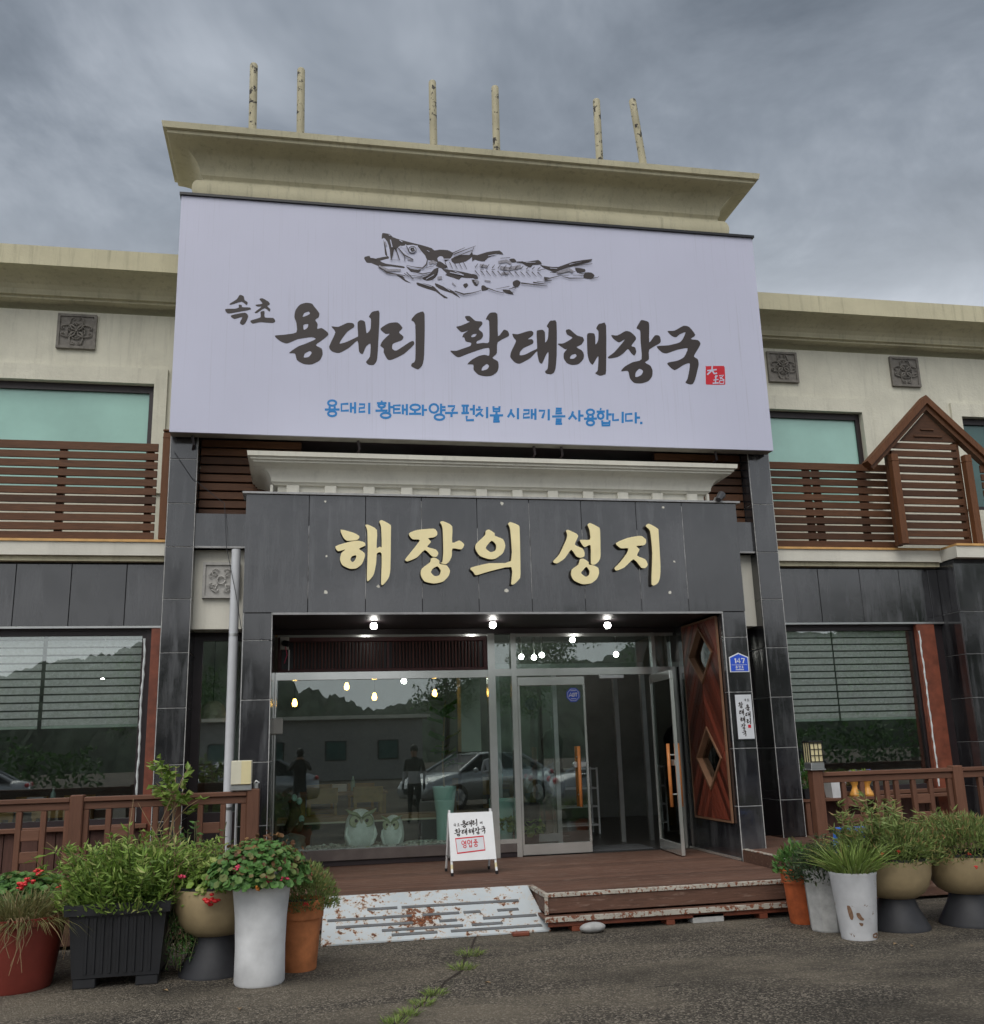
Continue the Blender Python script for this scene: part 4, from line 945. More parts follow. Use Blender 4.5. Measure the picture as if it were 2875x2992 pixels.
# ------------------------------------------------------------------ balcony railings
def slat_rail(label, x0, x1, Y, zb, zt, posts, studs, cap=True):
    r = thing('balcony_railing', label, 'railing', ((x0+x1)/2, Y, zb))
    per = .1115; n = int(round((zt-zb)/per)); per = (zt-zb)/n
    for i in range(n):
        z = zb + i*per
        h = per*.79 if i < n-1 else per*.92
        mb = MB(); mb.cbox(x0, x1, Y, Y+.03, z+.014, z+.014+h, .004); obj('slat', mb, m_wood_rail, r)
    for px_ in posts:
        mb = MB(); mb.cbox(px_-.048, px_+.048, Y-.10, Y-.004, zb, zt+.12, .008); mb.cbox(px_-.052, px_+.052, Y-.104, Y+.0, zt+.05, zt+.062, .003); mb.cbox(px_-.052, px_+.052, Y-.104, Y+.0, zt+.135, zt+.16, .01)
        obj('post', mb, m_wood_post, r)
    for s_ in studs: obj('stud', MB().cbox(s_-.04, s_+.04, Y+.031, Y+.11, zb, zt-.02, .004), m_wood_rail, r)
    return r
ZB = zat(300, 1583, YLED)+.035; ZT = zat(470, 1298, YRL)
slat_rail('slat balcony railing above the long blinds window, ending in a capped corner post', XL, -1.75, YRL, ZB, ZT, [xat(485, 1420, YRL)], [-5.5, -4.2, xat(178, 1420, YRL+.05), xat(435, 1420, YRL+.05)-.0])
cr0 = slat_rail('dark slat balcony railing behind the portal cornice', -1.24, 5.75, 12.02+.3, 4.06, 5.02, [], [-.5, .9, 2.3, 3.7, 5.1])
for a, b in ((-1.243, -.05), (4.55, 5.753)):
    obj('end_screen', MB().box(a, b, 11.80, 11.82, 4.36, 5.355), m_dark, cr0)
    for k in range(9): obj('slat', MB().cbox(a, b, 11.70, 11.735, 4.37+k*.109, 4.37+k*.109+.088, .004), m_wood_rail, cr0)
PX1, PX2 = xat(2606, 1332, YRL-.05), xat(2836, 1345, YRL-.3)
slat_rail('slat balcony railing between the billboard and the gabled gate', 6.08, PX1-.05, YRL, ZB, ZT, [], [xat(2360, 1420, YRL+.05), xat(2388, 1420, YRL+.05), xat(2520, 1420, YRL+.05)])
GY = 11.56
slat_rail('slat balcony railing beyond the gabled gate', xat(2850, 1345, GY)+.06, 12.5, GY, ZB, ZT-.04, [], [9.9, 11])
gt = thing('gabled_gate', 'tall brown slat gate with a pointed gable top on the balcony', 'gate', (xat(2735, 1590, GY), GY, ZB))
ga, gb = xat(2634, 1590, GY), xat(2842, 1590, GY)
ap = py(2694, 1160, GY); el = py(2524, 1352, GY); er = Vector((2*ap.x-el.x, GY, el.z))
zgt = zat(2700, 1292, GY)
n = 13; per = (zgt-ZB)/n
for i in range(n): obj('slat', MB().cbox(ga+.03, gb-.03, GY, GY+.03, ZB+i*per+.012, ZB+i*per+.012+per*.74, .004), m_wood_rail, gt)
for x, zt_ in ((ga, zat(2606, 1332, GY)), (gb+.05, zat(2836, 1335, GY))):
    mb = MB(); mb.cbox(x-.05, x+.05, GY-.11, GY-.004, ZB-.0, zt_, .008); mb.cbox(x-.054, x+.054, GY-.114, GY-.001, zt_-.10, zt_-.085, .003); obj('post', mb, m_wood_post, gt)
for x in (ga+.01, gb-.01): obj('stile', MB().cbox(x-.04, x+.04, GY+.032, GY+.10, ZB, zgt+.02, .005), m_wood_rail, gt)
th = .085
for e, s in ((el, -1), (er, 1)):
    d = (e-ap).normalized(); nn = Vector((d.z*s, 0, -d.x*s)); nn = nn if nn.z < 0 else -nn
    P = [(ap.x, ap.z), (e.x, e.z), (e.x+nn.x*th, e.z+nn.z*th), (ap.x, ap.z - th/abs(nn.z))]
    obj('gable_board', MB().prism(P, lambda a, b, dd: (a, dd, b), GY-.09, GY+.06), m_wood_post, gt)
    P2 = [(ap.x, ap.z-th/abs(nn.z)-.002), (e.x+nn.x*th*1.05, e.z+nn.z*th*1.05), (e.x+nn.x*th*1.7, e.z+nn.z*th*1.7), (ap.x, ap.z-th*1.75/abs(nn.z))]
    obj('gable_board', MB().prism(P2, lambda a, b, dd: (a, dd, b), GY-.05, GY+.05), m_wood_rail, gt)
tz0 = zgt+.012; hw = (ap.z-.24-tz0)*abs((el.x-ap.x)/(el.z-ap.z))
obj('gable_panel', MB().prism([(ap.x-hw, tz0), (ap.x+hw, tz0), (ap.x, ap.z-.24)], lambda a, b, dd: (a, dd, b), GY+.0, GY+.03), m_wood_rail, gt)
obj('gable_trim', MB().cbox(ap.x-.22, ap.x+.22, GY-.02, GY-.002, tz0+.06, tz0+.085, .003).cbox(ap.x-.10, ap.x+.10, GY-.02, GY-.002, tz0+.16, tz0+.18, .003), m_wood_rail, gt)
# ------------------------------------------------------------------ decks, steps and ramp
dk = thing('wooden_deck', 'low brown plank deck with white chipped edging in front of the entrance', 'deck', (2.2, 10.4, 0))
YR_, YF_ = 9.56, 8.97; XD0, XD1, XN = -.55, 4.745, 2.165
def plank_rows(x0, x1, ya, yb):
    n = int(round((yb-ya)/.14)); w = (yb-ya)/n
    for i in range(n): obj('plank', MB().cbox(x0, x1, ya+i*w+.002, ya+(i+1)*w-.002, DK-.032, DK, .003), m_deck, dk)
plank_rows(XD0, XD1, YR_+.009, YG-.005); plank_rows(XN+.03, XD1, YF_+.03, YR_+.005)
def trim(x0, x1, y0, y1, z0, z1): obj('edge_trim', MB().cbox(x0, x1, y0, y1, z0, z1, .003), m_trim, dk)
trim(XN-.01, XD1+.0, YF_-.012, YF_+.028, DK-.03, DK+.006); trim(XN-.012, XN+.028, YF_+.029, YR_, DK-.03, DK+.006); trim(XD0, XN-.013, YR_-.02, YR_+.008, DK-.03, DK+.006)
trim(XN-.014, XN+.02, YF_-.016, YF_-.0125, DK-.17, DK-.031)
obj('fascia_board', MB().cbox(XN, XD1, YF_, YF_+.03, DK-.165, DK-.033, .004), m_deck, dk)
obj('fascia_board', MB().cbox(XN, XN+.03, YF_+.031, YR_, DK-.165, DK-.033, .004), m_deck, dk)
obj('fascia_board', MB().cbox(XD0, XN-.001, YR_+.0, YR_+.03, .03, DK-.033, .004), m_deck, dk)
obj('step_board', MB().cbox(XN-.03, XD1, YF_-.085, YF_+.25, .105, .130, .004), m_deck, dk)
trim(XN-.034, XD1, YF_-.10, YF_-.086, .088, .134)
obj('step_fascia', MB().cbox(XN+.0, XD1, YF_-.07, YF_-.045, .045, .104, .004), m_redwood, dk)
for x, s_, m_, h in ((2.43, .10, m_redwood, .044), (3.30, .08, m_redwood, .10), (4.20, .08, m_redwood, .044), (3.66, .30, m_concrete, .075)):
    obj('support_block', MB().cbox(x-s_/2, x+s_/2, YF_-.07, YF_+.08, .0, h if h < .09 else .044, .004), m_, dk)
obj('deck_bearer', MB().box(XN+.1, XD1, YF_+.12, YF_+.17, .0, .10), m_dark, dk); obj('deck_bearer', MB().box(XD0, XD1, 10.8, 10.9, 0, DK-.034), m_dark, dk)
def side_deck(label, x0, x1, y0, y1, edge):
    s_ = thing('raised_side_deck', label, 'deck', ((x0+x1)/2, (y0+y1)/2, 0))
    y = y1
    while y > y0+.02:
        a = max(y-.14, y0); obj('plank', MB().cbox(x0, x1, a+.002, y-.002, RD-.03, RD, .003), m_deck, s_); y = a
    obj('fascia_board', MB().cbox(x0, x1, y0-.028, y0-.002, .03, RD-.002, .004), m_deck, s_)
    e = x0 if edge < 0 else x1
    obj('fascia_board', MB().cbox(e-.013, e+.013, y0-.03, y1, .32, RD-.031, .003) if False else MB().cbox(e+(-.028 if edge < 0 else .002), e+(-.002 if edge < 0 else .028), y0-.03, min(y1, 10.48), .02, RD-.002, .004), m_deck, s_)
    obj('edge_trim', MB().cbox(e-.03, e+.03, y0-.03, 10.47, RD+.001, RD+.012, .003), m_trim, s_)
    return s_
side_deck('raised plank deck under the window with white flower pots', 4.79, 12.0, 9.37, 11.84, -1)
side_deck('raised plank deck behind the long brown railing and planters', -8.0, -.585, 9.60, 11.84, 1)
rm = thing('metal_ramp', 'white painted steel wheelchair ramp with rust patches and grey grip ribs', 'ramp', (1.2, 9.2, 0))
tl, tr_ = pz(962, 2629, DK), Vector((2.14, YR_-.022, DK)); tl.y = YR_-.022
bl_, br = pz(933, 2771, .008), pz(1613, 2719, .008); bl_.y = br.y = 8.96
tl.x = .24; bl_.x = .20; br.x = 2.20; tr_.x = 2.13
sheet = MB(); up = Vector((0,0,.008))
P4 = [tl, tr_, br, bl_]
sheet.add([p+up for p in P4] + [p-up*.5 for p in P4], [(3,2,1,0),(4,5,6,7),(0,1,5,4),(1,2,6,5),(2,3,7,6),(3,0,4,7)])
obj('ramp_sheet', sheet, m_rust, rm)
def rp_(u, v): return (tl*(1-u)+tr_*u)*(1-v) + (bl_*(1-u)+br*u)*v
nrm = (br-bl_).cross(tl-bl_).normalized(); nrm = nrm if nrm.z > 0 else -nrm
for v, segs in ((.34, ((.20,.34),(.36,.50),(.50,.92))), (.53, ((.02,.40),(.45,.62),(.64,.72),(.80,.90))), (.68, ((.06,.40),(.52,.60),(.72,.97))), (.80, ((.26,.62),(.66,.80))), (.90, ((.30,.50),(.56,.97)))):
    for a, b in segs:
        q = [rp_(a, v-.023), rp_(b, v-.023), rp_(b, v+.023), rp_(a, v+.023)]
        obj('grip_rib', MB().add([p+up+nrm*.007 for p in q] + [p+up*.9 for p in q], [(0,1,2,3),(0,4,5,1),(1,5,6,2),(2,6,7,3),(3,7,4,0)]), m_rib, rm)
sidep = MB()
for a, b in ((tr_, br), (tl, bl_)):
    sidep.add([a, b, Vector((a.x, a.y, .005)), a+Vector((-.004,0,0)), b+Vector((-.004,0,0)), Vector((a.x-.004, a.y, .005))], [(0,1,2),(5,4,3),(0,3,4,1)])
obj('ramp_side', sidep, m_rust, rm)
st = MB(); pr = []
st.ball((0,0,0), .085, 16, 10, (1.35,.8,.52)); c0 = pz(1704, 2708, 0)
st.v = [(a*1.0+c0.x+.012*math.sin(9*b+3*a), b+8.79, c+.043+.004*math.sin(7*a)) for a, b, c in st.v]
tag(obj('river_stone', st, M('grey_river_stone', (.34,.34,.335), .8, var=.25, scale=14, bump=.2), None, True), 'smooth grey stone tucked under the bottom step', 'stone')
br_ = MB().cbox(1.83, 1.98, 8.83, 8.90, .0, .035, .008); tag(obj('brick_shard', br_, m_redwood), 'flat broken brick piece lying at the foot of the ramp', 'brick')
# ------------------------------------------------------------------ ground-level wooden railings
YL_ = 10.26
def deck_rail(label, posts, singles, ladders, xa, xb, zt, lowrail=None):
    r = thing('deck_railing', label, 'railing', ((xa+xb)/2, YL_, RD))
    for x in posts:
        obj('post', MB().cbox(x-.062, x+.062, YL_-.062, YL_+.062, RD-.1, zt+.01, .010), m_wood_deckr, r)
    xs_ = sorted([xa] + posts + [xb])
    for a, b in zip(xs_[:-1], xs_[1:]):
        a2, b2 = a+(.063 if a in posts else 0), b-(.063 if b in posts else 0)
        if b2-a2 < .05: continue
        obj('handrail', MB().cbox(a2, b2, YL_-.055, YL_+.055, zt-.055, zt-.012, .006), m_wood_deckx, r)
        obj('under_rail', MB().cbox(a2, b2, YL_-.028, YL_+.028, zt-.125, zt-.058, .004), m_wood_deckx, r)
    for x in singles: obj('baluster', MB().cbox(x-.026, x+.026, YL_-.026, YL_+.026, RD+.001, zt-.127, .005), m_wood_deckr, r)
    for a, b in ladders:
        for x in (a, b): obj('baluster', MB().cbox(x-.026, x+.026, YL_-.026, YL_+.026, RD+.001, zt-.127, .005), m_wood_deckr, r)
        for k, zf_ in enumerate((.62, .34, .08)):
            z = RD + (zt-.127-RD)*zf_; obj('rung', MB().cbox(a+.027, b-.027, YL_-.02, YL_+.02, z, z+.10, .004), m_wood_deckx, r)
    return r
U = lambda x, y=2400: xat(x, y, YL_)
c1 = lambda a: U(a*.4297)
zt = zat(500, 2322, YL_)+.02
deck_rail('long brown railing with ladder-like balusters behind the leafy planters', [c1(520), U(738), c1(520)-2.05], [c1(585), c1(1057), c1(1133), c1(1210), c1(1655), c1(458), c1(-170), c1(-240), c1(-310)], [(c1(737), c1(897)), (c1(1360), c1(1515)), (c1(130), c1(297))], -5.5, U(738), zt)
c2 = lambda a: U(2175+a*.3717, 2340)
zt2 = zat(2600, 2246, YL_)
deck_rail('brown railing with ladder-like balusters in front of the blinds window and beige bowls', [c2(578), c2(1688)], [c2(1050), c2(1130), c2(1205), c2(1625), c2(1870)], [(c2(788), c2(933)), (c2(1340), c2(1475))], c2(578), 9.5, zt2)
# lanterns on the end posts
lp = thing('post_lantern', 'cream box lantern on a steel base at the end of the railing beside the downpipe', 'lantern', (U(712), YL_, zt+.012))
cx = U(702); z = zt-.002
obj('base', MB().cbox(cx-.10, cx+.10, YL_-.075, YL_+.075, z-.002, z+.055, .006), m_alu, lp)
obj('lamp_box', MB().cbox(cx-.098, cx+.098, YL_-.095, YL_+.095, z+.056, z+.285, .006), m_creamw, lp); obj('front_pane', MB().cbox(cx+.0, cx+.094, YL_-.099, YL_-.0955, z+.06, z+.28, .001), m_cream, lp)
obj('clamp', MB().tube([(U(745), YL_, zt+.012), (U(745), YL_, zt+.06)], .025, 10).tube([(U(745)-.02, YL_, zt+.055), (U(745)+.0, YL_, zt+.085), (U(745)+.03, YL_, zt+.06)], .010, 8), m_alu, lp, 'auto')
cx = c2(578); z = zt2+.012
lp = thing('post_lantern', 'square lantern with black grid over yellow panes on the railing post by the granite pillar', 'lantern', (cx, YL_, z))
obj('base', MB().cbox(cx-.09, cx+.09, YL_-.09, YL_+.09, z, z+.015, .004).cbox(cx-.08, cx+.08, YL_-.08, YL_+.08, z+.016, z+.085, .006), m_alu, lp)
obj('lamp_box', MB().cbox(cx-.072, cx+.072, YL_-.072, YL_+.072, z+.086, z+.30, .004), m_cream, lp)
f = MB()
for a in (-.072, -.024, .024, .072): f.box(cx+a-.004, cx+a+.004, YL_-.080, YL_-.0735, z+.09, z+.296); f.box(cx+.0735, cx+.08, YL_+a-.004, YL_+a+.004, z+.09, z+.296); f.box(cx-.08, cx-.0735, YL_+a-.004, YL_+a+.004, z+.09, z+.296)
for k in range(4): zz = z+.09+k*.066; f.box(cx-.076, cx+.076, YL_-.082, YL_-.0805, zz, zz+.008)
obj('grid', f, m_black, lp); obj('cap', MB().cbox(cx-.085, cx+.085, YL_-.085, YL_+.085, z+.301, z+.318, .004), m_black, lp)
# ------------------------------------------------------------------ small fittings
dp = thing('downpipe', 'white plastic rain downpipe running down beside the portal', 'pipe', (xat(690,1620,11.36), 11.36, 0))
xA = xat(690, 1620, 11.36); zt_ = zat(690, 1606, 11.36)
obj('pipe', MB().tube([(xA, 11.36, .05), (xA, 11.36, 1.5), (xA, 11.36, zt_)], .052, 16), m_pipe, dp, 'auto')
obj('band', MB().tube([(xA, 11.36, 1.02), (xA, 11.36, 1.05)], .055, 16).tube([(xA, 11.36, 2.9), (xA, 11.36, 2.93)], .055, 16), m_alu, dp, 'auto')
obj('conduit', MB().tube([(xA+.09, 11.38, .1), (xA+.09, 11.38, 1.1)], .012, 8), m_pipe, dp, 'auto')
for i, (x, y) in enumerate(((1092,1829), (1440,1826), (1775,1827))):
    p = py(x, y, 11.25)
    b = thing('porch_bulb', ['lit cylindrical white bulb under the porch soffit above the slatted vent', 'lit round white bulb above the steel mullion of the shopfront', 'lit round white bulb above the door transom'][i], 'bulb', (p.x, 11.25, 3.05), 'porch bulbs')
    if i: gb_ = MB().ball((p.x, 11.25, p.z), .040, 20, 14)
    else: gb_ = MB().lathe([(.002,-.036),(.024,-.034),(.036,-.024),(.038,.016),(.024,.036)], (p.x, 11.25, p.z), 20)
    obj('globe', gb_, m_bulb, b, True)
    obj('socket', MB().tube([(p.x, 11.25, p.z+.032), (p.x, 11.25, p.z+.05), (p.x, 11.25, 3.051)], [.030, .034, .026], 14), m_socket, b, 'auto')
def plate_frame(c, w): return lambda a, b, d: (c.x + a, c.y - d, c.z + b)
# address plate
p = py(2159, 1938, YP-.004); ad = thing('address_plate', 'blue pentagonal house-number plate reading 147 on the pier', 'plate', (p.x, YP, p.z))
fn = lambda a, b, d: (p.x+a, YP-.003-d, p.z+b)
q = [(-.118,-.10),(.118,-.10),(.118,.07),(.0,.12),(-.118,.07)]
obj('backing', MB().prism(q, lambda a, b, d: fn(a, b, d), 0, .006), m_white, ad)
obj('blue_field', MB().prism([(a*.90, b*.89-.001) for a, b in q], lambda a, b, d: fn(a, b, d), .0065, .0085), m_platebl, ad)
t = MB()
ribbon(t, [(-.055,.045),(-.042,.055),(-.042,.0)], .015, fn, .0092); ribbon(t, [(.004,.0),(.004,.058),(-.026,.018),(.018,.018)], .013, fn, .0095); ribbon(t, [(.028,.052),(.066,.052),(.046,.0)], .014, fn, .0099)
ribbon(t, [(-.095,-.018),(.095,-.018)], .004, fn, .0102); ribbon(t, [(-.05,-.074),(.05,-.074)], .008, fn, .0104)
print_text(t, [syl('o','ow','n'), syl('ch','eo','n'), syl('r','ow')], lambda i: (-.05+.036*i, -.060, .028, .030), .005, fn, .0106, .0001)
obj('plate_print', t, m_white, ad)
# traced brush words reused, scaled, on the small signs
def word(mb, names, cells, fn, d):
    for nm, (x, y, s) in zip(names, cells):
        allp = [v for sh in GL[nm] for L in sh for v in L]; x0, x1 = min(v[0] for v in allp), max(v[0] for v in allp); y0, y1 = min(v[1] for v in allp), max(v[1] for v in allp)
        k = s/max(y1-y0, x1-x0)
        for sh in GL[nm]: shape_mesh(mb, [[(x+(a-(x0+x1)/2)*k, y-(b-(y0+y1)/2)*k) for a, b in L] for L in sh], lambda a, b, dd: fn(a, b, dd), d-.0004, d, 2)
p2 = py(2175, 2094, YP-.004); pq = thing('vertical_plaque', 'white vertical name plaque with two columns of brush lettering on the pier', 'plaque', (p2.x, YP, p2.z))
fn2 = lambda a, b, d: (p2.x+a, YP-.003-d, p2.z+b)
hw, hh = .098, .245
obj('board', MB().prism([(-hw-.012,-hh-.012),(hw+.012,-hh-.012),(hw+.012,hh+.012),(-hw-.012,hh+.012)], lambda a, b, d: fn2(a, b, d), 0, .008), m_black, pq)
obj('face', MB().prism([(-hw,-hh),(hw,-hh),(hw,hh),(-hw,hh)], lambda a, b, d: fn2(a, b, d), .0085, .011), m_plaque, pq)
t = MB(); s = .072
word(t, ['yong','dae','ri','hwang','tae','hae','jang','guk'], [(.038, .10, s), (.040, .025, s), (.042, -.05, s), (-.040, .13, s), (-.036, .05, s), (-.032, -.03, s), (-.028, -.105, s), (-.024, -.18, s)], fn2, .0125)
word(t, ['sok','cho'], [(.022, .185, .03), (.056, .185, .03)], fn2, .0125)
obj('lettering', t, m_ink, pq); obj('seal', MB().prism([(.03,-.125),(.065,-.125),(.065,-.09),(.03,-.09)], lambda a, b, d: fn2(a, b, d), .0112, .0125), m_red, pq)
# switch box, speaker, cables, floodlight
x_, z_ = xat(809, 2122, 11.9), zat(809, 2122, 11.9)
tag(obj('junction_box', MB().cbox(x_-.065, x_+.065, 11.86, 11.985, z_-.09, z_+.09, .008), m_beigebox), 'beige junction box on the shopfront edge beside the pier with the downpipe', 'junction box')
p = py(832, 1880, 11.96); sp = thing('outlet_box', 'beige wall outlet with a black plug beside the slatted vent', 'outlet', (p.x, 11.96, p.z))
obj('box', MB().cbox(p.x-.055, p.x+.05, 11.94, 11.99, p.z-.075, p.z+.075, .006), m_beigebox, sp); obj('plug', MB().tube([(p.x-.01, 11.939, p.z), (p.x+.0, 11.88, p.z-.005), (p.x+.05, 11.86, p.z-.02)], .035, 10), m_black, sp, 'auto')
obj('cord', MB().tube([(p.x+.01, 11.93, p.z-.04), (p.x+.03, 11.93, p.z-.14), (p.x+.0, 11.93, p.z-.24)], .006, 6), m_petal_p, sp); obj('duct', MB().cbox(p.x+.045, p.x+.06, 11.965, 11.99, p.z-.32, p.z-.076, .002), m_white, sp)
p = py(2096, 1458, 10.52); fl = thing('flood_lamp', 'small dark floodlight clamped to the portal top edge', 'lamp', (p.x, 10.56, 4.37))
obj('bracket', MB().tube([(p.x-.03, 10.6, 4.366), (p.x-.01, 10.55, 4.42), (p.x+.0, 10.48, 4.41)], .012, 6), m_alu, fl); obj('head', MB().tube([(p.x+.05, 10.50, 4.45), (p.x-.01, 10.45, 4.395), (p.x-.03, 10.43, 4.37)], [.05, .04, .03], 10), m_socket, fl, 'auto')
cb = MB(); q = [py(*a) for a in ((508,1318,11.44), (560,1395,11.44), (640,1460,11.44), (656,1470,11.44), (662,1600,11.3), (690,1740,11.28), (705,1835,10.7), (770,1868,10.48), (795,1872,10.48))]
cb.tube(q, .004, 6); tag(obj('loose_cable', cb, m_ped), 'thin loose cable strung from the pillar down to the porch', 'cable')
# ------------------------------------------------------------------ foliage helpers
def unit(v): return v/np.maximum(np.linalg.norm(v, axis=-1, keepdims=True), 1e-9)
class Leaves:
    def __init__(s): s.v = []; s.f = []; s.sh = []; s.n = 0
    def kites(s, p, d, l, w, shade, fold=.25):
        N = len(p); d = unit(d); r = unit(np.cross(d, RNG.normal(size=(N,3)))); r = np.where(np.abs(r[:, 2:3]) > .8, unit(np.cross(d, r)), r)
        n = np.cross(r, d); l = np.broadcast_to(l, N)[:, None]; w = np.broadcast_to(w, N)[:, None]
        V = np.stack([p, p+d*l*.42+r*w*.5+n*w*fold, p+d*l+n*l*-.08, p+d*l*.42-r*w*.5+n*w*fold], 1).reshape(-1, 3)
        b = s.n + 4*np.arange(N)[:, None]
        s.v.append(V); s.f += (b + np.array([0,1,2])).tolist() + (b + np.array([0,2,3])).tolist(); s.sh.append(np.repeat(shade, 4)); s.n += 4*N
    def rounds(s, p, nrm, r, shade):
        N = len(p); nrm = unit(nrm); a = unit(np.cross(nrm, RNG.normal(size=(N,3)))); c = np.cross(nrm, a); r = np.broadcast_to(r, N)[:, None]
        ring = [p + (a*math.cos(t) + c*math.sin(t))*r + nrm*r*(.22 if k % 2 else .05) for k, t in enumerate(np.linspace(0, 2*math.pi, 7)[:-1])]
        V = np.stack([p-nrm*r*.12] + ring, 1).reshape(-1, 3); b = s.n + 7*np.arange(N)[:, None]
        for k in range(6): s.f += (b + np.array([0, 1+k, 1+(k+1) % 6])).tolist()
        s.v.append(V); s.sh.append(np.repeat(shade, 7)); s.n += 7*N
    def blades(s, p, d, l, w, shade, droop=.5):
        N = len(p); d = unit(d); l = np.broadcast_to(l, N)[:, None]; side = unit(np.cross(d, np.array([0,0,1.])+RNG.normal(size=(N,3))*.3)); hz = d*np.array([1,1,0])
        P = []
        for t in (0, .35, .7, 1.0):
            c = p + d*l*t + (hz*.6 + np.array([0,0,-1.]))*l*droop*t*t*.55
            ww = w*(1-t**2)*.5
            P += [c+side*ww, c-side*ww] if t < 1 else [c]
        V = np.stack(P, 1).reshape(-1, 3); b = s.n + 7*np.arange(N)[:, None]
        for q in ((0,1,3,2), (2,3,5,4)): s.f += (b + np.array(q)).tolist()
        s.f += (b + np.array((4,5,6))).tolist()
        s.v.append(V); s.sh.append(np.repeat(shade, 7)); s.n += 7*N
    def build(s, name, mat, parent=None):
        V = np.concatenate(s.v); mb = MB(); mb.v = V.tolist(); mb.f = s.f
        o = obj(name, mb, mat, parent, False)
        at = o.data.attributes.new('shade', 'FLOAT', 'POINT'); at.data.foreach_set('value', np.concatenate(s.sh).astype(np.float32))
        stuff(o); return o
def mound_pts(c, rx, ry, h, n):
    u = unit(RNG.normal(size=(n,3))); u[:, 2] = np.abs(u[:, 2]); k = RNG.uniform(.25, 1, (n,1))**.45
    return np.array(c) + u*k*np.array([rx, ry, h]), u, k[:, 0]
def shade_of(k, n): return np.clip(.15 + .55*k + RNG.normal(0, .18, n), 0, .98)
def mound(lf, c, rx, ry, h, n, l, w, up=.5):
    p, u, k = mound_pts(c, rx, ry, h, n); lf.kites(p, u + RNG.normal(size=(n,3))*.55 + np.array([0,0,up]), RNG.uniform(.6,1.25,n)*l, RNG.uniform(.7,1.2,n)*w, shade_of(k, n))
def spears(lf, st, c, rx, ry, h, n, per, l, w, lean=.35):
    for i in range(n):
        a = RNG.uniform(0, 2*math.pi); r = math.sqrt(RNG.uniform(0,1)); b = np.array(c) + np.array([rx*r*math.cos(a), ry*r*math.sin(a), 0])*.6
        hh = h*RNG.uniform(.55, 1.0)*(1-.35*r); tip = b + np.array([lean*hh*math.cos(a)*r + RNG.normal()*.05, lean*hh*math.sin(a)*r + RNG.normal()*.05, hh])
        mid = (b+tip)/2 + RNG.normal(size=3)*.02
        st.tube([b, mid, tip], [.004,.003,.002], 4, False)
        t = RNG.uniform(.2, 1, per)[:, None]; p = b*(1-t)**2 + 2*mid*t*(1-t) + tip*t*t
        d = RNG.normal(size=(per,3))*np.array([1,1,.35]) + np.array([0,0,.35])
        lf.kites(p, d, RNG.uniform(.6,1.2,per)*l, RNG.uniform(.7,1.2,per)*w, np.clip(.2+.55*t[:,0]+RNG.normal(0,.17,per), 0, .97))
def grassy(lf, c, r, n, l, w, spread=.7, droop=.5):
    a = RNG.uniform(0, 2*math.pi, n); q = np.sqrt(RNG.uniform(0,1,n)); p = np.array(c) + np.stack([r*q*np.cos(a), r*q*np.sin(a), np.zeros(n)], 1)
    d = np.stack([np.cos(a)*spread*q + RNG.normal(0,.2,n), np.sin(a)*spread*q + RNG.normal(0,.2,n), np.ones(n)], 1)
    lf.blades(p, d, RNG.uniform(.45,1.1,n)*l, w, np.clip(RNG.normal(.5,.22,n), 0, 1), droop)
def geranium(lf, c, rx, ry, h, n, r=.03):
    p, u, k = mound_pts(c, rx, ry, h, n); lf.rounds(p, u + RNG.normal(size=(n,3))*.4 + np.array([0,-.25,.7]), RNG.uniform(.6,1.2,n)*r, shade_of(k, n))
def bloom(parent, pts, r, mat, stem_from=None):
    for p in pts:
        b = MB(); p = Vector(p)
        for k in range(11):
            q = p + Vector((random.gauss(0,1), random.gauss(0,1), random.gauss(0,.8)))*r*.45
            b.ball(q, r*random.uniform(.25,.42), 6, 4, (1,1,.6))
        o = obj('flower', b, mat, parent)
        if stem_from is not None: obj('flower_stem', MB().tube([Vector(stem_from)*.35 + p*.65 + Vector((0,0,-.03)), p], .003, 4), m_stem, o)
def potpos(x, y, r):
    p = pz(x, y, 0); k = 1 + r/math.hypot(p.x, p.y); return Vector((p.x*k, p.y*k, 0))
def lathe_pot(prof, c, mat, root, wall=.018, n=32, name='pot', soil=.93):
    inner = [(max(r-wall, .01), z) for r, z in prof[::-1] if z > prof[-1][1]*.6]
    P = obj(name, MB().lathe(prof + inner, c, n), mat, root, 'auto')
    zt_ = prof[-1][1]*soil; rs = np.interp(zt_, [z for r, z in prof], [r for r, z in prof]) - wall*.8
    obj('soil', MB().lathe([(rs, zt_-.02), (rs, zt_), (.01, zt_+.01)], c, 20), m_soil, root)
    return zt_
# ---- left group of planters
def planter(name, label, c, cat='planter'): return thing(name, label, cat, c)
# red-brown round pot with dry, straggling grass
c = potpos(45, 2908, .26); c.x -= .02
r = planter('potted_plant', 'round red-brown plastic pot of withered grass and dry stems', c)
zt_ = lathe_pot([(.25,0),(.26,.02),(.325,.44),(.34,.445),(.345,.50)], c, m_redpot, r)
lf = Leaves(); grassy(lf, (c.x, c.y, zt_), .29, 620, .40, .009, .8, .8); grassy(lf, (c.x+.1, c.y-.1, zt_), .24, 380, .3, .008, 1.3, 1.7)
lf.build('foliage', leafmat('dry_grass_leaf', (.07,.085,.025), (.24,.22,.09), (.36,.25,.14)), r)
ds = MB()
for k in range(34):
    a = random.uniform(-2.8, .2); q = Vector((c.x+.30*math.cos(a), c.y+.30*math.sin(a), zt_+.03)); o_ = Vector((math.cos(a), math.sin(a), 0))
    L_ = random.uniform(.1, .34); ds.tube([q, q+o_*.07+Vector((0,0,.03)), q+o_*.10+Vector((random.gauss(0,.03),0,-L_*.5)), q+o_*.11+Vector((random.gauss(0,.06),0,-L_))], [.004,.004,.003,.002], 4, False)
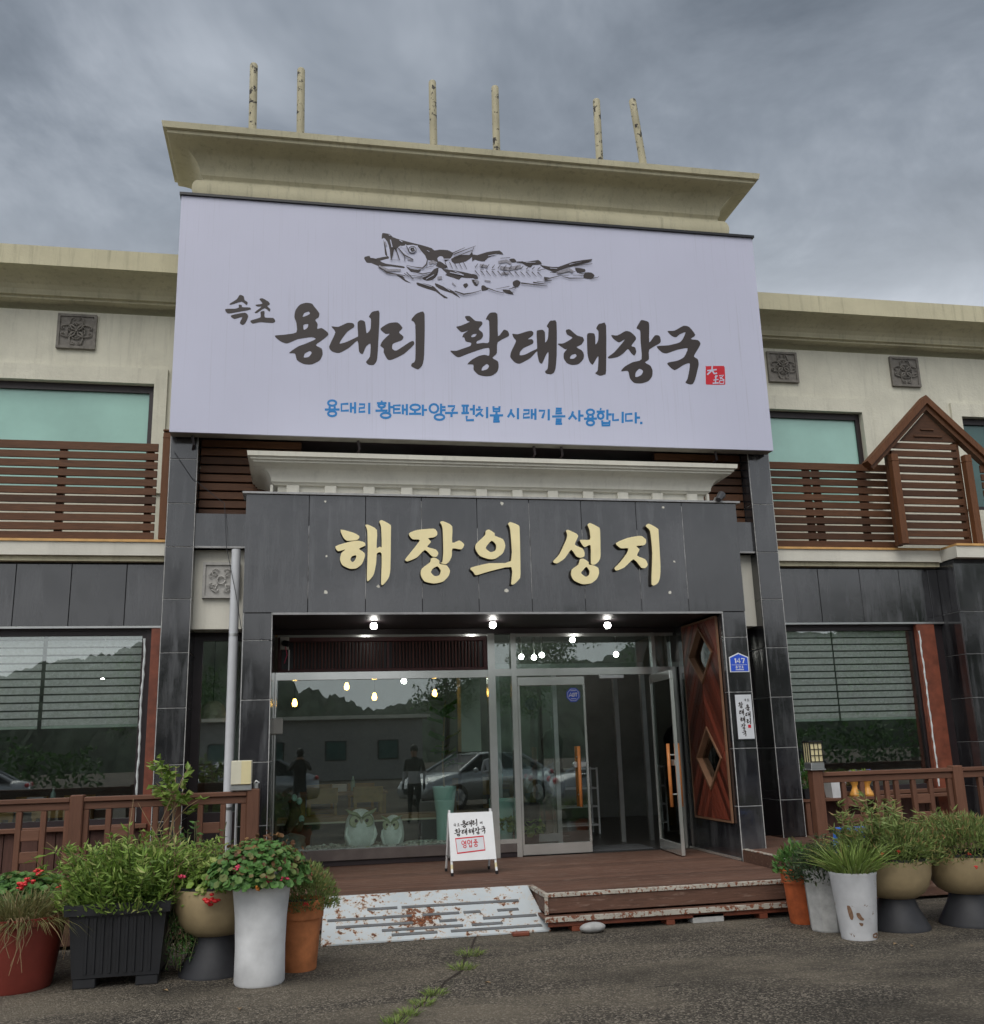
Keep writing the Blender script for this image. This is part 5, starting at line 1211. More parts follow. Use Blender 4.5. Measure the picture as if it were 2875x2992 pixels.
stuff(obj('dry_stems', ds, m_drystem, r))
# white pot with red geraniums behind it
c = py(20, 2648, 8.9); hp_ = c.z; c.z = 0
r = planter('potted_plant', 'white pot of red geraniums half hidden behind the red-brown pot', c)
zt_ = lathe_pot([(.15,0),(.16,.02),(.20,hp_*.93),(.21,hp_)], c, m_whitepot, r)
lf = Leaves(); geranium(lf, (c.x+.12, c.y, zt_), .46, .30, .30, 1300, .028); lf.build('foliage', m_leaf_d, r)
bloom(r, [py(112, 2545, c.y-.1), py(62, 2585, c.y-.27), py(80, 2578, c.y-.27), py(178, 2592, c.y-.2)], .05, m_petal_r, (c.x, c.y, zt_+.1))
# black square planter
pA, pB = pz(218, 2893, 0), pz(440, 2868, 0)
W2 = .36; cx, cy = (pA.x+pB.x)/2+.02, pA.y+.30
c = Vector((cx, cy, 0)); r = planter('potted_plant', 'black ribbed square planter overflowing with tall green weeds', c)
def sq(zv, h): return [(cx-h, cy-h, zv), (cx+h, cy-h, zv), (cx+h, cy+h, zv), (cx-h, cy+h, zv)]
mb = MB(); lv_ = [(.07,.285), (.07,.30), (.50,.335), (.50,.365), (.575,.37), (.575,.345), (.45,.33)]
vs = [v for zv, h in lv_ for v in sq(zv, h)]; fs_ = [(3,2,1,0)]
for i in range(len(lv_)-1):
    for k in range(4): fs_.append((i*4+k, i*4+(k+1)%4, i*4+4+(k+1)%4, i*4+4+k))
mb.add(vs, fs_); P = obj('pot', mb, m_blackpot, r)
for sx_ in (-1, 1):
    for sy_ in (-1, 1): obj('foot', MB().cbox(cx+sx_*.215-.078, cx+sx_*.215+.078, cy+sy_*.215-.078, cy+sy_*.215+.078, 0, .0695, .006), m_blackpot, P)
for k in range(9):
    x = cx-.22+k*.055; t_ = .12; obj('rib', MB().add([(x, cy-.303-.002, .10), (x+.022, cy-.305, .10), (x+.024, cy-.336, .48), (x-.002, cy-.336, .48), (x+.004, cy-.313, .10), (x+.018, cy-.313, .10), (x+.02, cy-.344, .48), (x+.002, cy-.344, .48)], [(4,5,6,7),(0,4,7,3),(5,1,2,6),(0,1,5,4),(7,6,2,3)]), m_blackpot, P)
obj('soil', MB().box(cx-.325, cx+.325, cy-.325, cy+.325, .50, .53), m_soil, r)
lf = Leaves(); st = MB()
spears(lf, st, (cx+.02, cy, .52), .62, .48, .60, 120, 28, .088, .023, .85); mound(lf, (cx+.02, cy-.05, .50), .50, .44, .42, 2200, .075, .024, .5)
grassy(lf, (cx+.1, cy-.1, .52), .3, 110, .45, .013, 1.0, .8)
lf.build('foliage', m_leaf, r); obj('stems', st, m_stem, r)
ds = MB()
for k in range(16):
    a = random.uniform(0, 6.28); b_ = Vector((cx+random.uniform(-.3,.4), cy+random.uniform(-.3,.2), .55)); e_ = b_+Vector((math.cos(a)*.35, math.sin(a)*.25, random.uniform(.35,.75)))
    ds.tube([b_, b_.lerp(e_,.5)+Vector((0,0,.08)), e_], [.004,.003,.002], 4, False)
stuff(obj('dry_stalks', ds, m_drystem, r))
# trailing weeds between the planters
c = potpos(505, 2855, .02); w_ = thing('trailing_weeds', 'dark leafy weeds trailing to the ground between black planter and beige bowl', 'plant', c)
lf = Leaves(); st = MB(); n = 46
for i in range(n):
    b = np.array([c.x+RNG.normal(0,.10), c.y+.06+RNG.normal(0,.05), .55]); tip = np.array([c.x+RNG.normal(.02,.14), c.y-.08+RNG.normal(0,.04), RNG.uniform(.05,.45)])
    st.tube([b, (b+tip)/2+np.array([0,-.05,.03]), tip], .003, 4, False); t = RNG.uniform(.2,1,16)[:, None]
    lf.kites(b*(1-t)+tip*t, RNG.normal(size=(16,3))+np.array([0,-.4,-.3]), RNG.uniform(.03,.07,16), .016, RNG.uniform(.05,.75,16))
lf.build('foliage', m_leaf_d, w_); obj('stems', st, m_stem, w_)
# beige bowls on black pedestals
def bowl(label, x, y, R=.31, H=.56, leaf=None, kind=0):
    c = potpos(x, y, R*.72); r = planter('potted_plant', label, c)
    obj('pedestal', MB().lathe([(R*.80,0),(R*.80,.02),(R*.55,H*.30),(R*.46,H*.45),(R*.46,H*.5)], c, 32), m_ped, r, 'auto')
    pr = [(R*.30,H*.43),(R*.55,H*.455),(R*.74,H*.52),(R*.88,H*.63),(R*.97,H*.78),(R*1.0,H*.93),(R*1.0,H),(R*.96,H),(R*.94,H*.85)]
    obj('bowl', MB().lathe(pr, c, 40), m_bowl, r, 'auto'); obj('liner', MB().lathe([(R*.965,H+.001),(R*.965,H+.02),(R*.91,H+.02),(R*.91,H-.03)], c, 32, cap=False), m_blackpot, r, 'auto')
    obj('soil', MB().lathe([(R*.93,H-.06),(R*.93,H-.03),(.01,H-.02)], c, 20), m_soil, r); return c, r, H
c, r, H = bowl('beige bowl on a black pedestal between the black planter and the tall white pot', 625, 2862, .33, .62)
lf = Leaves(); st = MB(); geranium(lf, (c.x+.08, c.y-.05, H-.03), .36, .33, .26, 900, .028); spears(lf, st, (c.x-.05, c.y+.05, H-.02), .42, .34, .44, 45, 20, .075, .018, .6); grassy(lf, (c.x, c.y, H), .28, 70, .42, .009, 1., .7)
lf.build('foliage', m_leaf, r); obj('stems', st, m_stem, r)
bloom(r, [py(612, 2633, c.y-.38)], .055, m_petal_r); bloom(r, [py(527, 2562, c.y-.2), py(690, 2532, c.y-.2)], .03, m_petal_p)
# tall waisted white pot
c = potpos(757, 2888, .18); r = planter('potted_plant', 'tall waisted white pot with pink geraniums beside the terracotta pot and ramp', c)
zt_ = lathe_pot([(.172,0),(.18,.015),(.178,.25),(.186,.45),(.205,.63),(.232,.765),(.236,.775)], c, m_whitepot, r, soil=.96)
lf = Leaves(); geranium(lf, (c.x-.02, c.y-.02, zt_-.06), .38, .33, .30, 1700, .028); lf.build('foliage', m_leaf_d, r)
dl = Leaves(); p_, u_, k_ = mound_pts((c.x, c.y, zt_), .36, .32, .30, 260); dl.rounds(p_, u_+RNG.normal(size=(260,3))*.6, .017, RNG.uniform(.3,1,260)); dl.build('withered_leaf', leafmat('withered_leaf', (.06,.03,.014), (.17,.085,.045), (.25,.14,.05)), r)
bloom(r, [py(x, y, c.y-.26) for x, y in ((692,2535),(786,2562),(830,2568),(785,2575))], .032, m_petal_p); bloom(r, [py(749, 2594, c.y-.30)], .022, m_petal_o)
# terracotta pot L
def terracotta(label, x, y, mat, k=1.0):
    c = potpos(x, y, .13*k); r = planter('potted_plant', label, c)
    zt_ = lathe_pot([(.128*k,0),(.135*k,.01),(.165*k,.37*k),(.182*k,.372*k),(.19*k,.50*k),(.19*k,.505*k)], c, mat, r, soil=.95); return c, r, zt_
c, r, zt_ = terracotta('tall terracotta pot of fine grey-green foliage at the foot of the ramp', 872, 2843, m_terra)
lf = Leaves(); mound(lf, (c.x+.03, c.y, zt_-.05), .27, .25, .34, 2600, .045, .012, .9); lf.build('foliage', m_leaf_y, r)
bloom(r, [py(893, 2640, c.y-.25)], .022, m_petal_r); bloom(r, [py(884, 2552, c.y-.1), py(899, 2560, c.y-.1)], .028, m_petal_p)
# orange box pot with a shrub on the raised deck
b0 = py(468, 2475, 9.95); c = Vector((b0.x, 9.95, RD)); r = planter('potted_plant', 'orange square pot with a bright leafy shrub standing behind the brown railing', c)
def square_pot(mat, h, w0, w1):
    mb = MB(); L_ = [(0,w0),(h,w1),(h,w1-.02),(h*.85,w1-.025)]; vs = []; f_ = [(3,2,1,0)]
    for zv, hh in L_: vs += [(c.x-hh, c.y-hh, c.z+zv), (c.x+hh, c.y-hh, c.z+zv), (c.x+hh, c.y+hh, c.z+zv), (c.x-hh, c.y+hh, c.z+zv)]
    for i in range(3):
        for k in range(4): f_.append((i*4+k, i*4+(k+1)%4, i*4+4+(k+1)%4, i*4+4+k))
    obj('pot', mb.add(vs, f_), mat, r); obj('soil', MB().box(c.x-w1+.03, c.x+w1-.03, c.y-w1+.03, c.y+w1-.03, c.z+h*.82, c.z+h*.9), m_soil, r)
square_pot(m_terra_r, .26, .19, .25)
lf = Leaves(); st = MB(); zt0 = zat(510, 2200, 9.95)
trunk = [(c.x+.05, c.y, c.z+.22), (c.x+.10, c.y, 1.0), (c.x+.13, c.y, 1.35)]; st.tube(trunk, [.012,.010,.006], 6)
for k in range(16):
    a = RNG.uniform(0, 6.28); z0_ = RNG.uniform(1.1, 1.4); e = np.array([c.x+.12+.26*math.cos(a)*RNG.uniform(.5,1), c.y+.22*math.sin(a), z0_+RNG.uniform(.02,.28)]); b_ = np.array([c.x+.11, c.y, z0_-.1])
    st.tube([b_, (b_+e)/2+np.array([0,0,.03]), e], .004, 4, False); t = RNG.uniform(.35,1.05,11)[:, None]
    lf.kites(b_*(1-t)+e*t, RNG.normal(size=(11,3))*np.array([1,1,.4])+np.array([math.cos(a),math.sin(a),.1]), RNG.uniform(.07,.11,11), .055, RNG.uniform(.45,.95,11))
spears(lf, st, (c.x-.02, c.y, c.z+.22), .2, .2, .40, 10, 12, .06, .03, .4)
lf.build('foliage', m_leaf, r); obj('stems', st, m_drystem, r)
# tall weed with rosettes growing behind the bowl
c = Vector((xat(590,2480,9.4), 9.4, 0)); w_ = thing('tall_weed', 'tall grey-green weed with leafy tips rising in front of the railing', 'plant', c)
lf = Leaves(); st = MB()
for k in range(11):
    e = np.array([c.x+RNG.normal(0,.14), 9.4+RNG.normal(0,.05), RNG.uniform(.7, 1.06)]); b_ = np.array([c.x+RNG.normal(0,.05), 9.4, 0.])
    st.tube([b_, (b_+e)/2, e], .004, 4, False); t = RNG.uniform(.5,1,16)[:, None]; lf.kites(b_*(1-t)+e*t, RNG.normal(size=(16,3))*np.array([1,1,.5])+np.array([0,0,.3]), RNG.uniform(.04,.075,16), .026, RNG.uniform(.2,.8,16))
lf.build('foliage', m_leaf_d, w_); obj('stems', st, m_stem, w_)
# ---- right group
c, r, zt_ = terracotta('orange terracotta pot with a small dark shrub at the corner of the steps', 2352, 2703, m_terra_r, .92)
lf = Leaves(); mound(lf, (c.x, c.y, zt_-.03), .22, .2, .26, 420, .06, .035, .6); lf.build('foliage', m_leaf_d, r)
c = potpos(2422, 2727, .16); r = planter('potted_plant', 'faceted grey concrete pot between the orange pot and the chipped white pot', c)
zt_ = lathe_pot([(.145,0),(.15,.01),(.175,.47),(.178,.48)], c, m_concrete, r, n=8)
for o_ in r.children: o_.data.polygons.foreach_set('use_smooth', [False]*len(o_.data.polygons))
lf = Leaves(); mound(lf, (c.x-.02, c.y, zt_-.05), .30, .25, .30, 1100, .05, .02, .5); st = MB(); spears(lf, st, (c.x, c.y, zt_), .2, .2, .5, 14, 16, .05, .018, .4); lf.build('foliage', leafmat('grey_dark_leaf', (.022,.035,.02), (.07,.11,.05), (.11,.08,.055)), r); obj('stems', st, m_stem, r)
c = potpos(2512, 2750, .14); r = planter('potted_plant', 'white tapered pot with brown chips and a tuft of long grass', c)
zt_ = lathe_pot([(.138,0),(.142,.012),(.185,.49),(.19,.50),(.19,.515)], c, m_whitechip, r, soil=.97)
def on_lathe(x, y, c, rf):
    d = ray(x, y).normalized(); t = 6.0
    while t < 14:
        p = CAMP + d*t
        if math.hypot(p.x-c.x, p.y-c.y) < rf(p.z)+.0025: return p
        t += .0015
    return None
I4 = lambda q: [(2175+a*.3717, 2150+b*.3717) for a, b in q]
cm = M('bare_clay', (.20,.115,.07), .85, var=.3, scale=40)
for q in ([(805,1335),(830,1340),(848,1380),(858,1420),(850,1448),(832,1440),(815,1390)], [(880,1395),(905,1393),(925,1425),(942,1440),(935,1452),(915,1450),(900,1440),(885,1420)], [(900,1470),(935,1475),(930,1495),(915,1495)], [(1010,1560),(1045,1545),(1045,1590),(1015,1588)], [(855,1560),(868,1575),(862,1582)]):
    pts_ = [on_lathe(x, y, c, lambda z: .142+.043*z/.49) for x, y in catmull(I4(q), 2)]; pts_ = [v for v in pts_ if v is not None]
    if len(pts_) > 2: obj('chip', MB().add(pts_, [tuple(range(len(pts_)))]), cm, r)
lf = Leaves(); grassy(lf, (c.x, c.y, zt_-.02), .15, 420, .52, .011, .75, .75); lf.build('foliage', m_grass, r)
c, r, H = bowl('beige bowl on a flared black pedestal beside the chipped white pot', 2632, 2726, .31, .56)
lf = Leaves(); st = MB(); mound(lf, (c.x, c.y, H-.03), .48, .40, .36, 3400, .06, .013, .5); spears(lf, st, (c.x-.05, c.y+.1, H), .4, .3, .62, 36, 26, .09, .022, .5); lf.build('foliage', m_leaf_y, r); obj('stems', st, m_drystem, r)
lf = Leaves(); grassy(lf, (c.x-.05, c.y+.12, H), .30, 170, .50, .014, .9, 1.0); lf.build('grass', m_grass, r)
bloom(r, [py(2576, 2496, c.y-.35), py(2625, 2487, c.y-.33)], .018, m_petal_r)
c, r, H = bowl('beige bowl planter on a black pedestal furthest from the steps', 2842, 2712, .33, .57)
lf = Leaves(); st = MB(); mound(lf, (c.x, c.y, H-.03), .52, .44, .36, 3600, .06, .013, .5); spears(lf, st, (c.x, c.y, H), .4, .35, .45, 22, 20, .08, .02, .5); lf.build('foliage', m_leaf_y, r); obj('stems', st, m_drystem, r)
bloom(r, [py(2852, 2533, c.y-.42), py(2832, 2495, c.y-.35)], .018, m_petal_r)
# blue plastic stool behind the bowls
b0 = py(2500, 2440, 9.15); sb_ = thing('plastic_stool', 'bright blue plastic stool half hidden behind the bowl foliage', 'stool', (b0.x, 9.15, 0))
m_bluepl = M('blue_plastic', (.03,.14,.55), .35, var=.08)
zs_ = zat(2500, 2418, 9.15)
mb = MB(); mb.cbox(b0.x-.16, b0.x+.16, 9.0, 9.3, zs_-.05, zs_, .015); obj('seat', mb, m_bluepl, sb_)
for a in (-1, 1):
    for b in (-1, 1): obj('leg', MB().tube([(b0.x+a*.14, 9.15+b*.12, zs_-.05), (b0.x+a*.19, 9.15+b*.17, 0)], [.028,.022], 8), m_bluepl, sb_)
# pots on the right window ledge
def onledge(x, y): return py(x, y, 11.72)
zs_ = zr0-.004; sh = thing('window_shelf', 'brown plank shelf carrying flower pots below the blinds window', 'shelf', (7.2, 11.72, zs_)); obj('board', MB().cbox(6.12, 8.4, 11.60, 11.785, zs_-.09, zs_-.052, .004), m_wood_deckx, sh)
for x in (6.2, 7.2, 8.3): obj('leg', MB().cbox(x-.03, x+.03, 11.62, 11.68, RD+.001, zs_-.091, .004), m_wood_deckr, sh)
zs_ -= .052
c = Vector((xat(2440, 2310, 11.69), 11.69, zs_)); r = planter('potted_plant', 'small white square pot on the window shelf next to the orange goblets', c); square_pot(m_whitepot, .19, .085, .105); lf = Leaves(); mound(lf, (c.x, c.y, c.z+.17), .09, .08, .10, 120, .04, .02, .5); lf.build('foliage', m_leaf, r)
c = Vector((xat(2362, 2320, 11.69), 11.69, zs_)); r = planter('potted_plant', 'black square pot on the window shelf against the granite pillar', c); square_pot(m_blackpot, .12, .09, .11); lf = Leaves(); mound(lf, (c.x, c.y, c.z+.1), .13, .1, .42, 260, .07, .03, .6); lf.build('foliage', m_leaf_d, r)
m_goblet = M('orange_yellow_ceramic', (.62,.30,.06), .3, var=.45, scale=12)
for i, x in enumerate((2497, 2534)):
    c = Vector((xat(x, 2300, 11.69), 11.69, zs_)); r = planter('flower_vase', ['orange hourglass vase with a pansy, nearer the white square pot', 'orange hourglass vase with a pansy, further from the white square pot'][i], c, 'vase')
    obj('vase', MB().lathe([(.075,0),(.07,.03),(.035,.10),(.032,.13),(.075,.21),(.11,.25),(.105,.25),(.06,.2)], c, 20), m_goblet, r, True); lf = Leaves(); mound(lf, (c.x, c.y, c.z+.24), .10, .08, .08, 90, .035, .022, .5); lf.build('foliage', m_leaf, r)
    bloom(r, [(c.x+.02, c.y-.05, c.z+.31), (c.x-.05, c.y-.03, c.z+.30)], .025, M('violet_petal', (.18,.16,.42), .5))
# potted plants inside the front windows and weeds in the asphalt crack
tuft_px = [(1390, 2730, .10, 70, .13), (1372, 2790, .14, 150, .15), (1352, 2830, .12, 150, .14), (1270, 2905, .10, 130, .13), (1235, 2935, .10, 150, .12), (1190, 2965, .10, 160, .12), (1150, 2990, .10, 160, .12)]
for i, (x, y, rr, n, l) in enumerate(tuft_px):
    p = pz(x, y, 0); lf = Leaves(); grassy(lf, (p.x, p.y, 0), rr*.75, int(n*.9), l*.62, .004, .9, .7); o_ = lf.build('grass_tuft', m_grass)
    del o_['kind']; tag(o_, 'leafy tuft sprouting right at the ramp edge' if i == 0 else 'small grass tuft growing from the asphalt crack', 'grass', 'tufts along the asphalt crack')
crk = MB(); d = 0
pts = [pz(x, y, 0) for x, y in ((1395,2725),(1372,2775),(1345,2838),(1305,2868),(1262,2912),(1222,2945),(1180,2975),(1120,3020))]
cr = []
for k in range(len(pts)-1):
    for t in (0, .5): cr.append(((pts[k].x*(1-t)+pts[k+1].x*t)+random.gauss(0,.012), (pts[k].y*(1-t)+pts[k+1].y*t)))
ribbon(crk, cr, [random.uniform(.012,.03) for _ in cr], lambda a, b, dd: (a, b, dd), .004); tag(obj('asphalt_crack', crk, m_soil), 'dark dirt-filled crack running across the asphalt', 'crack')
lt = MB()
for x, y in ((475,2893),(2622,2757),(2668,2762),(700,2945),(1415,2870)):
    p = pz(x, y, .006); a = random.uniform(0, 6); s_ = .03
    l_ = MB().add([(p.x, p.y, .006), (p.x+s_*math.cos(a+.6), p.y+s_*math.sin(a+.6), .016), (p.x+2*s_*math.cos(a), p.y+2*s_*math.sin(a), .008), (p.x+s_*math.cos(a-.6), p.y+s_*math.sin(a-.6), .018)], [(0,1,2),(0,2,3)])
    tag(obj('fallen_leaf', l_, m_drystem), 'curled dry leaf lying on the asphalt', 'leaf', 'fallen leaves on the asphalt')
# ------------------------------------------------------------------ A-frame sign on the deck
A0, B0 = Vector((1.565, 10.545, DK)), Vector((2.035, 10.545, DK)); topz = zat(1380, 2368, 10.77)
ab = thing('a_frame_sign', 'white folding A-frame sign with black lettering and a red framed notice on the deck', 'sign', ((A0.x+B0.x)/2, 10.77, DK))
tp = lambda s, y0: Vector((A0.x+.01 if s < 0 else B0.x-.01, 10.77, topz))
for s, xx in ((-1, A0.x), (1, B0.x)):
    tpnt = Vector((xx - .012*s, 10.765, topz))
    for y0 in (10.545, 10.99):
        b = Vector((xx + (.0), y0, DK)); m_ = b.lerp(tpnt, .12)
        lg = obj('leg', MB().tube([b+Vector((0,0,.03)), m_, b.lerp(tpnt, .93), tpnt + Vector((0, (-.01 if y0 < 10.7 else .01), .012))], .0125, 8), m_white, ab, 'auto')
        obj('foot', MB().tube([b, b+Vector((0,0,.032))], .015, 8), m_black, lg)
        if y0 < 10.7: obj('yellow_tape', MB().tube([b.lerp(tpnt, .07)+Vector((0,-.001,0)), b.lerp(tpnt, .17)+Vector((0,-.001,0))], .0135, 8, False), m_cream, lg)
    obj('brace', MB().tube([Vector((xx, 10.60, DK+.17)), Vector((xx, 10.94, DK+.17))], .006, 6), m_alu, ab)
O = Vector((A0.x-.005, 10.545, DK)); Ux = Vector((B0.x-A0.x+.01, 0, 0)); Vz = Vector((0, .22, topz-DK)); nb = Vector((0, -(topz-DK), .22)).normalized()
fa = lambda a, b, d: tuple(O + Ux*a + Vz*b + nb*(.014+d))
obj('panel', MB().prism([(0,.22),(1,.22),(1,.965),(0,.965)], fa, 0, .006), m_white, ab)
back = lambda a, b, d: (O.x+Ux.x*a, 10.99-.22*b+.014+d, DK+(topz-DK)*b)
obj('rear_panel', MB().prism([(0,.22),(1,.22),(1,.965),(0,.965)], back, 0, .006), m_white, ab)
asp = (topz-DK)/Ux.x*1.05
fw = lambda a, b, d: fa(a, b/asp, d)
t = MB(); ku = lambda x: (x-140)/640; kv = lambda y: (.965 - (y-150)/715*.745)*asp
word(t, ['yong','dae','ri'], [(ku(350), kv(325), .165), (ku(430), kv(318), .15), (ku(512), kv(310), .155)], fw, .0075)
word(t, ['hwang','tae','hae','jang','guk'], [(ku(258), kv(445), .175), (ku(355), kv(440), .15), (ku(450), kv(437), .15), (ku(540), kv(432), .17), (ku(622), kv(425), .165)], fw, .0075)
word(t, ['sok','cho'], [(ku(225), kv(332), .07), (ku(275), kv(332), .07)], fw, .0075); word(t, ['tae'], [(ku(605), kv(318), .07)], fw, .0075)
obj('lettering', t, m_ink, ab)
q = [(ku(222), kv(540)), (ku(622), kv(520)), (ku(630), kv(725)), (ku(235), kv(755))]
nt_ = obj('notice', MB().prism([(a, b) for a, b in q], lambda a, b, d: fw(a, b, d), .0062, .0072), m_plaque, ab)
t = MB(); ribbon(t, q, .030, fw, .0080, True); cxm = lambda x: ku(x)
print_text(t, [syl('o','yeo','o'), syl('o','eo','b'), syl('j','u','o')], lambda i: (ku(306+82*i), kv(680-6*i), .108, .15), .017, fw, .0082, .0001)
obj('notice_print', t, m_red, nt_)
# ------------------------------------------------------------------ interior seen through the glass
m_floor = M('dark_tile_floor', (.045,.042,.04), .3, var=.25); m_inwall = M('interior_wall', (.15,.16,.15), .8, var=.2, scale=2); m_inwall2 = M('brown_interior_wall', (.075,.06,.05), .8, var=.3)
m_oak = M('yellow_oak', (.34,.22,.06), .5, var=.2, scale=10); m_tabletop = M('oak_table_top', (.28,.17,.085), .45, var=.2); m_celadon = M('celadon_glaze', (.50,.76,.69), .25, var=.06)
fl_ = obj('interior_floor', MB().box(XL+.21, XR-.21, 12.11, 19.79, DK-.1, DK-.002), m_floor); struct(fl_)
ce = obj('interior_ceiling', MB().box(XL+.21, XR-.21, 12.31, 19.79, 3.62, 3.7), m_inwall2); struct(ce)
bw_ = obj('interior_back_wall', MB().box(XL+.21, XR-.21, 17.6, 17.7, DK, 3.61), m_inwall); struct(bw_)
for x in (-1.42, 5.9):
    struct(obj('interior_partition', MB().box(x-.06, x+.06, 12.32, 15.2, DK, 3.61), m_inwall2))
co = obj('interior_column', MB().box(xat(1346, 2050, 13.3), xat(1403, 2050, 13.3), 13.3, 13.6, 1.55, 3.61), M('white_column_paint', (.62,.66,.60), .7, var=.05)); struct(co)
struct(obj('interior_column_base', MB().box(xat(1346, 2050, 13.3)-.005, xat(1403, 2050, 13.3)+.005, 13.295, 13.605, DK, 1.549), m_inwall2))
# low display plinth and bench behind the big pane
struct(obj('display_plinth', MB().box(-.27, 2.26, 12.12, 12.78, DK, .46), m_concrete))
be = thing('low_bench', 'low timber bench with pale edge strip behind the pebble display', 'bench', (1.0, 13.0, DK)); obj('seat', MB().cbox(-.27, 2.26, 12.95, 13.3, .74, .80, .006), m_tabletop, be); obj('edge_strip', MB().box(-.27, 2.26, 12.93, 12.949, .725, .745), m_creamw, be); obj('panel', MB().box(-.27, 2.26, 12.97, 13.0, DK, .739), m_ped, be)
# pebbles
pb = MB(); base = [(1,0,0),(-1,0,0),(0,1,0),(0,-1,0),(0,0,1),(0,0,-1)]
bm = bmesh.new(); bmesh.ops.create_icosphere(bm, subdivisions=1, radius=1); ico_v = np.array([v.co[:] for v in bm.verts]); ico_f = [[v.index for v in f.verts] for f in bm.faces]; bm.free()
VV, FF, SH = [], [], []
for i in range(1500):
    s_ = RNG.uniform(.014, .030); p = np.array([RNG.uniform(-.25, 2.24), RNG.uniform(12.14, 12.76), .462 + RNG.uniform(0,.03)])
    a = RNG.uniform(0, 6.28); R_ = np.array([[math.cos(a),-math.sin(a),0],[math.sin(a),math.cos(a),0],[0,0,1]])
    VV.append((ico_v*np.array([s_*1.3, s_*.9, s_*.65]))@R_.T + p); FF += [[q+12*i for q in f] for f in ico_f]; SH.append(np.full(12, RNG.uniform(0,1)))
mb = MB(); mb.v = np.concatenate(VV).tolist(); mb.f = FF
t = NT('pebble'); at_ = t.n('ShaderNodeAttribute', attribute_name='shade'); m_peb = t.fin(t.ramp(at_.outputs['Fac'], [(0,(.20,.25,.22)),(.5,(.55,.62,.56)),(1,(.86,.90,.86))]), .5)
pe = obj('pebble_bed', mb, m_peb, None, True); at = pe.data.attributes.new('shade', 'FLOAT', 'POINT'); at.data.foreach_set('value', np.concatenate(SH).astype(np.float32)); stuff(pe); pe['label'] = 'pale pebbles spread behind the shop window'
# owls
m_owl = M('owl_ceramic', (.86,.93,.88), .4, var=.12, scale=20, bump=.3, bscale=25); m_owlg = M('owl_olive_glaze', (.30,.36,.20), .4)
def owl(label, x, yb, w, h, turn):
    b0 = py(x, yb, 12.36); o = thing('ceramic_owl', label, 'owl figurine', (b0.x, 12.36, .47), 'owls in the window')
    cx, cy, z0 = b0.x, 12.36, .465
    pr = [(.30,0),(.42,.06),(.49,.25),(.50,.42),(.47,.60),(.43,.76),(.33,.90),(.16,.98),(.01,1.0)]
    obj('body', MB().lathe([(r_*w, z_*h) for r_, z_ in pr], (cx, cy, z0), 24, 1, .8), m_owl, o, True)
    ct, sn = math.cos(turn), math.sin(turn)
    def q(u, v, d): return Vector((cx + (u*ct + d*sn)*w, cy - (d*ct - u*sn)*w*.85, z0 + v*h))
    for s_ in (-1, 1):
        rg = MB(); rg.tube([q(s_*.20+.17*math.cos(a), .70+.145*math.sin(a), .40) for a in np.linspace(0, 2*math.pi, 17)], w*.022, 6); e = obj('eye_ring', rg, m_owlg, o, True)
        d_ = MB(); d_.add([q(s_*.20, .70, .44)] + [q(s_*.20+.165*math.cos(a), .70+.14*math.sin(a), .40) for a in np.linspace(0, 2*math.pi, 17)[:-1]], [(0, 1+k, 1+(k+1) % 16) for k in range(16)]); obj('eye_disc', d_, M('owl_eye_disc', (.50,.52,.34), .4), e)
        obj('pupil', MB().ball(q(s_*.17, .71, .43), w*.055, 10, 8), m_black, e, True)
        obj('ear_brow', MB().tube([q(0, .76, .44), q(s_*.16, .875, .44), q(s_*.36, .92, .36), q(s_*.50, 1.0, .25)], [w*.03, w*.06, w*.055, w*.012], 8), m_owlg, o, True)
        obj('wing', MB().tube([q(s_*.44, .55, .24), q(s_*.47, .35, .26), q(s_*.36, .14, .34), q(s_*.24, .05, .36)], [w*.03, w*.06, w*.05, w*.01], 8), m_owl, o, True)
        obj('foot', MB().ball(q(s_*.2, .03, .42), w*.09, 10, 6, (1,1,.6)), m_owlg, o, True)
    obj('beak', MB().tube([q(0, .77, .44), q(0, .70, .50), q(0, .64, .46)], [w*.02, w*.045, w*.008], 8), m_creamw, o, True)
owl('larger celadon ceramic owl sitting on the window pebbles', 1052, 2452, .375, .46, 0.05); owl('smaller celadon ceramic owl turned aside on the window pebbles', 1149, 2447, .265, .37, -.35)
# stone slab, rock and carved wood figure
rk = MB(); bm = bmesh.new(); bmesh.ops.create_icosphere(bm, subdivisions=3, radius=1)
from mathutils import noise as mnoise
for v in bm.verts: v.co *= 1 + .35*mnoise.noise(v.co*1.3) + .12*mnoise.noise(v.co*4)
c0 = py(850, 2460, 12.32)
rk.add([(c0.x+v.co.x*.20+v.co.z*.04, 12.32+v.co.y*.12, .55+v.co.z*.12) for v in bm.verts], [[v.index for v in f.verts] for f in bm.faces]); bm.free()
tag(obj('display_rock', rk, M('green_grey_rock', (.20,.25,.22), .7, var=.4, scale=12, bump=.4), None, False), 'pale green-grey rock lying on the pebbles under the carved figure', 'rock')
fg_ = thing('carved_figure', 'dark carved driftwood figure with small pale owls behind the rock', 'figurine', (c0.x+.02, 12.55, .46)); fx = c0.x+.0
obj('trunk', MB().tube([(fx,12.55,.46),(fx-.03,12.55,.7),(fx+.05,12.55,.9),(fx+.0,12.55,1.05)], [.07,.06,.07,.05], 8).tube([(fx-.02,12.55,.66),(fx+.1,12.53,.72),(fx+.13,12.52,.80)], [.05,.04,.03], 8), M('dark_driftwood', (.06,.035,.02), .7, var=.5, scale=18, bump=.4), fg_, True)
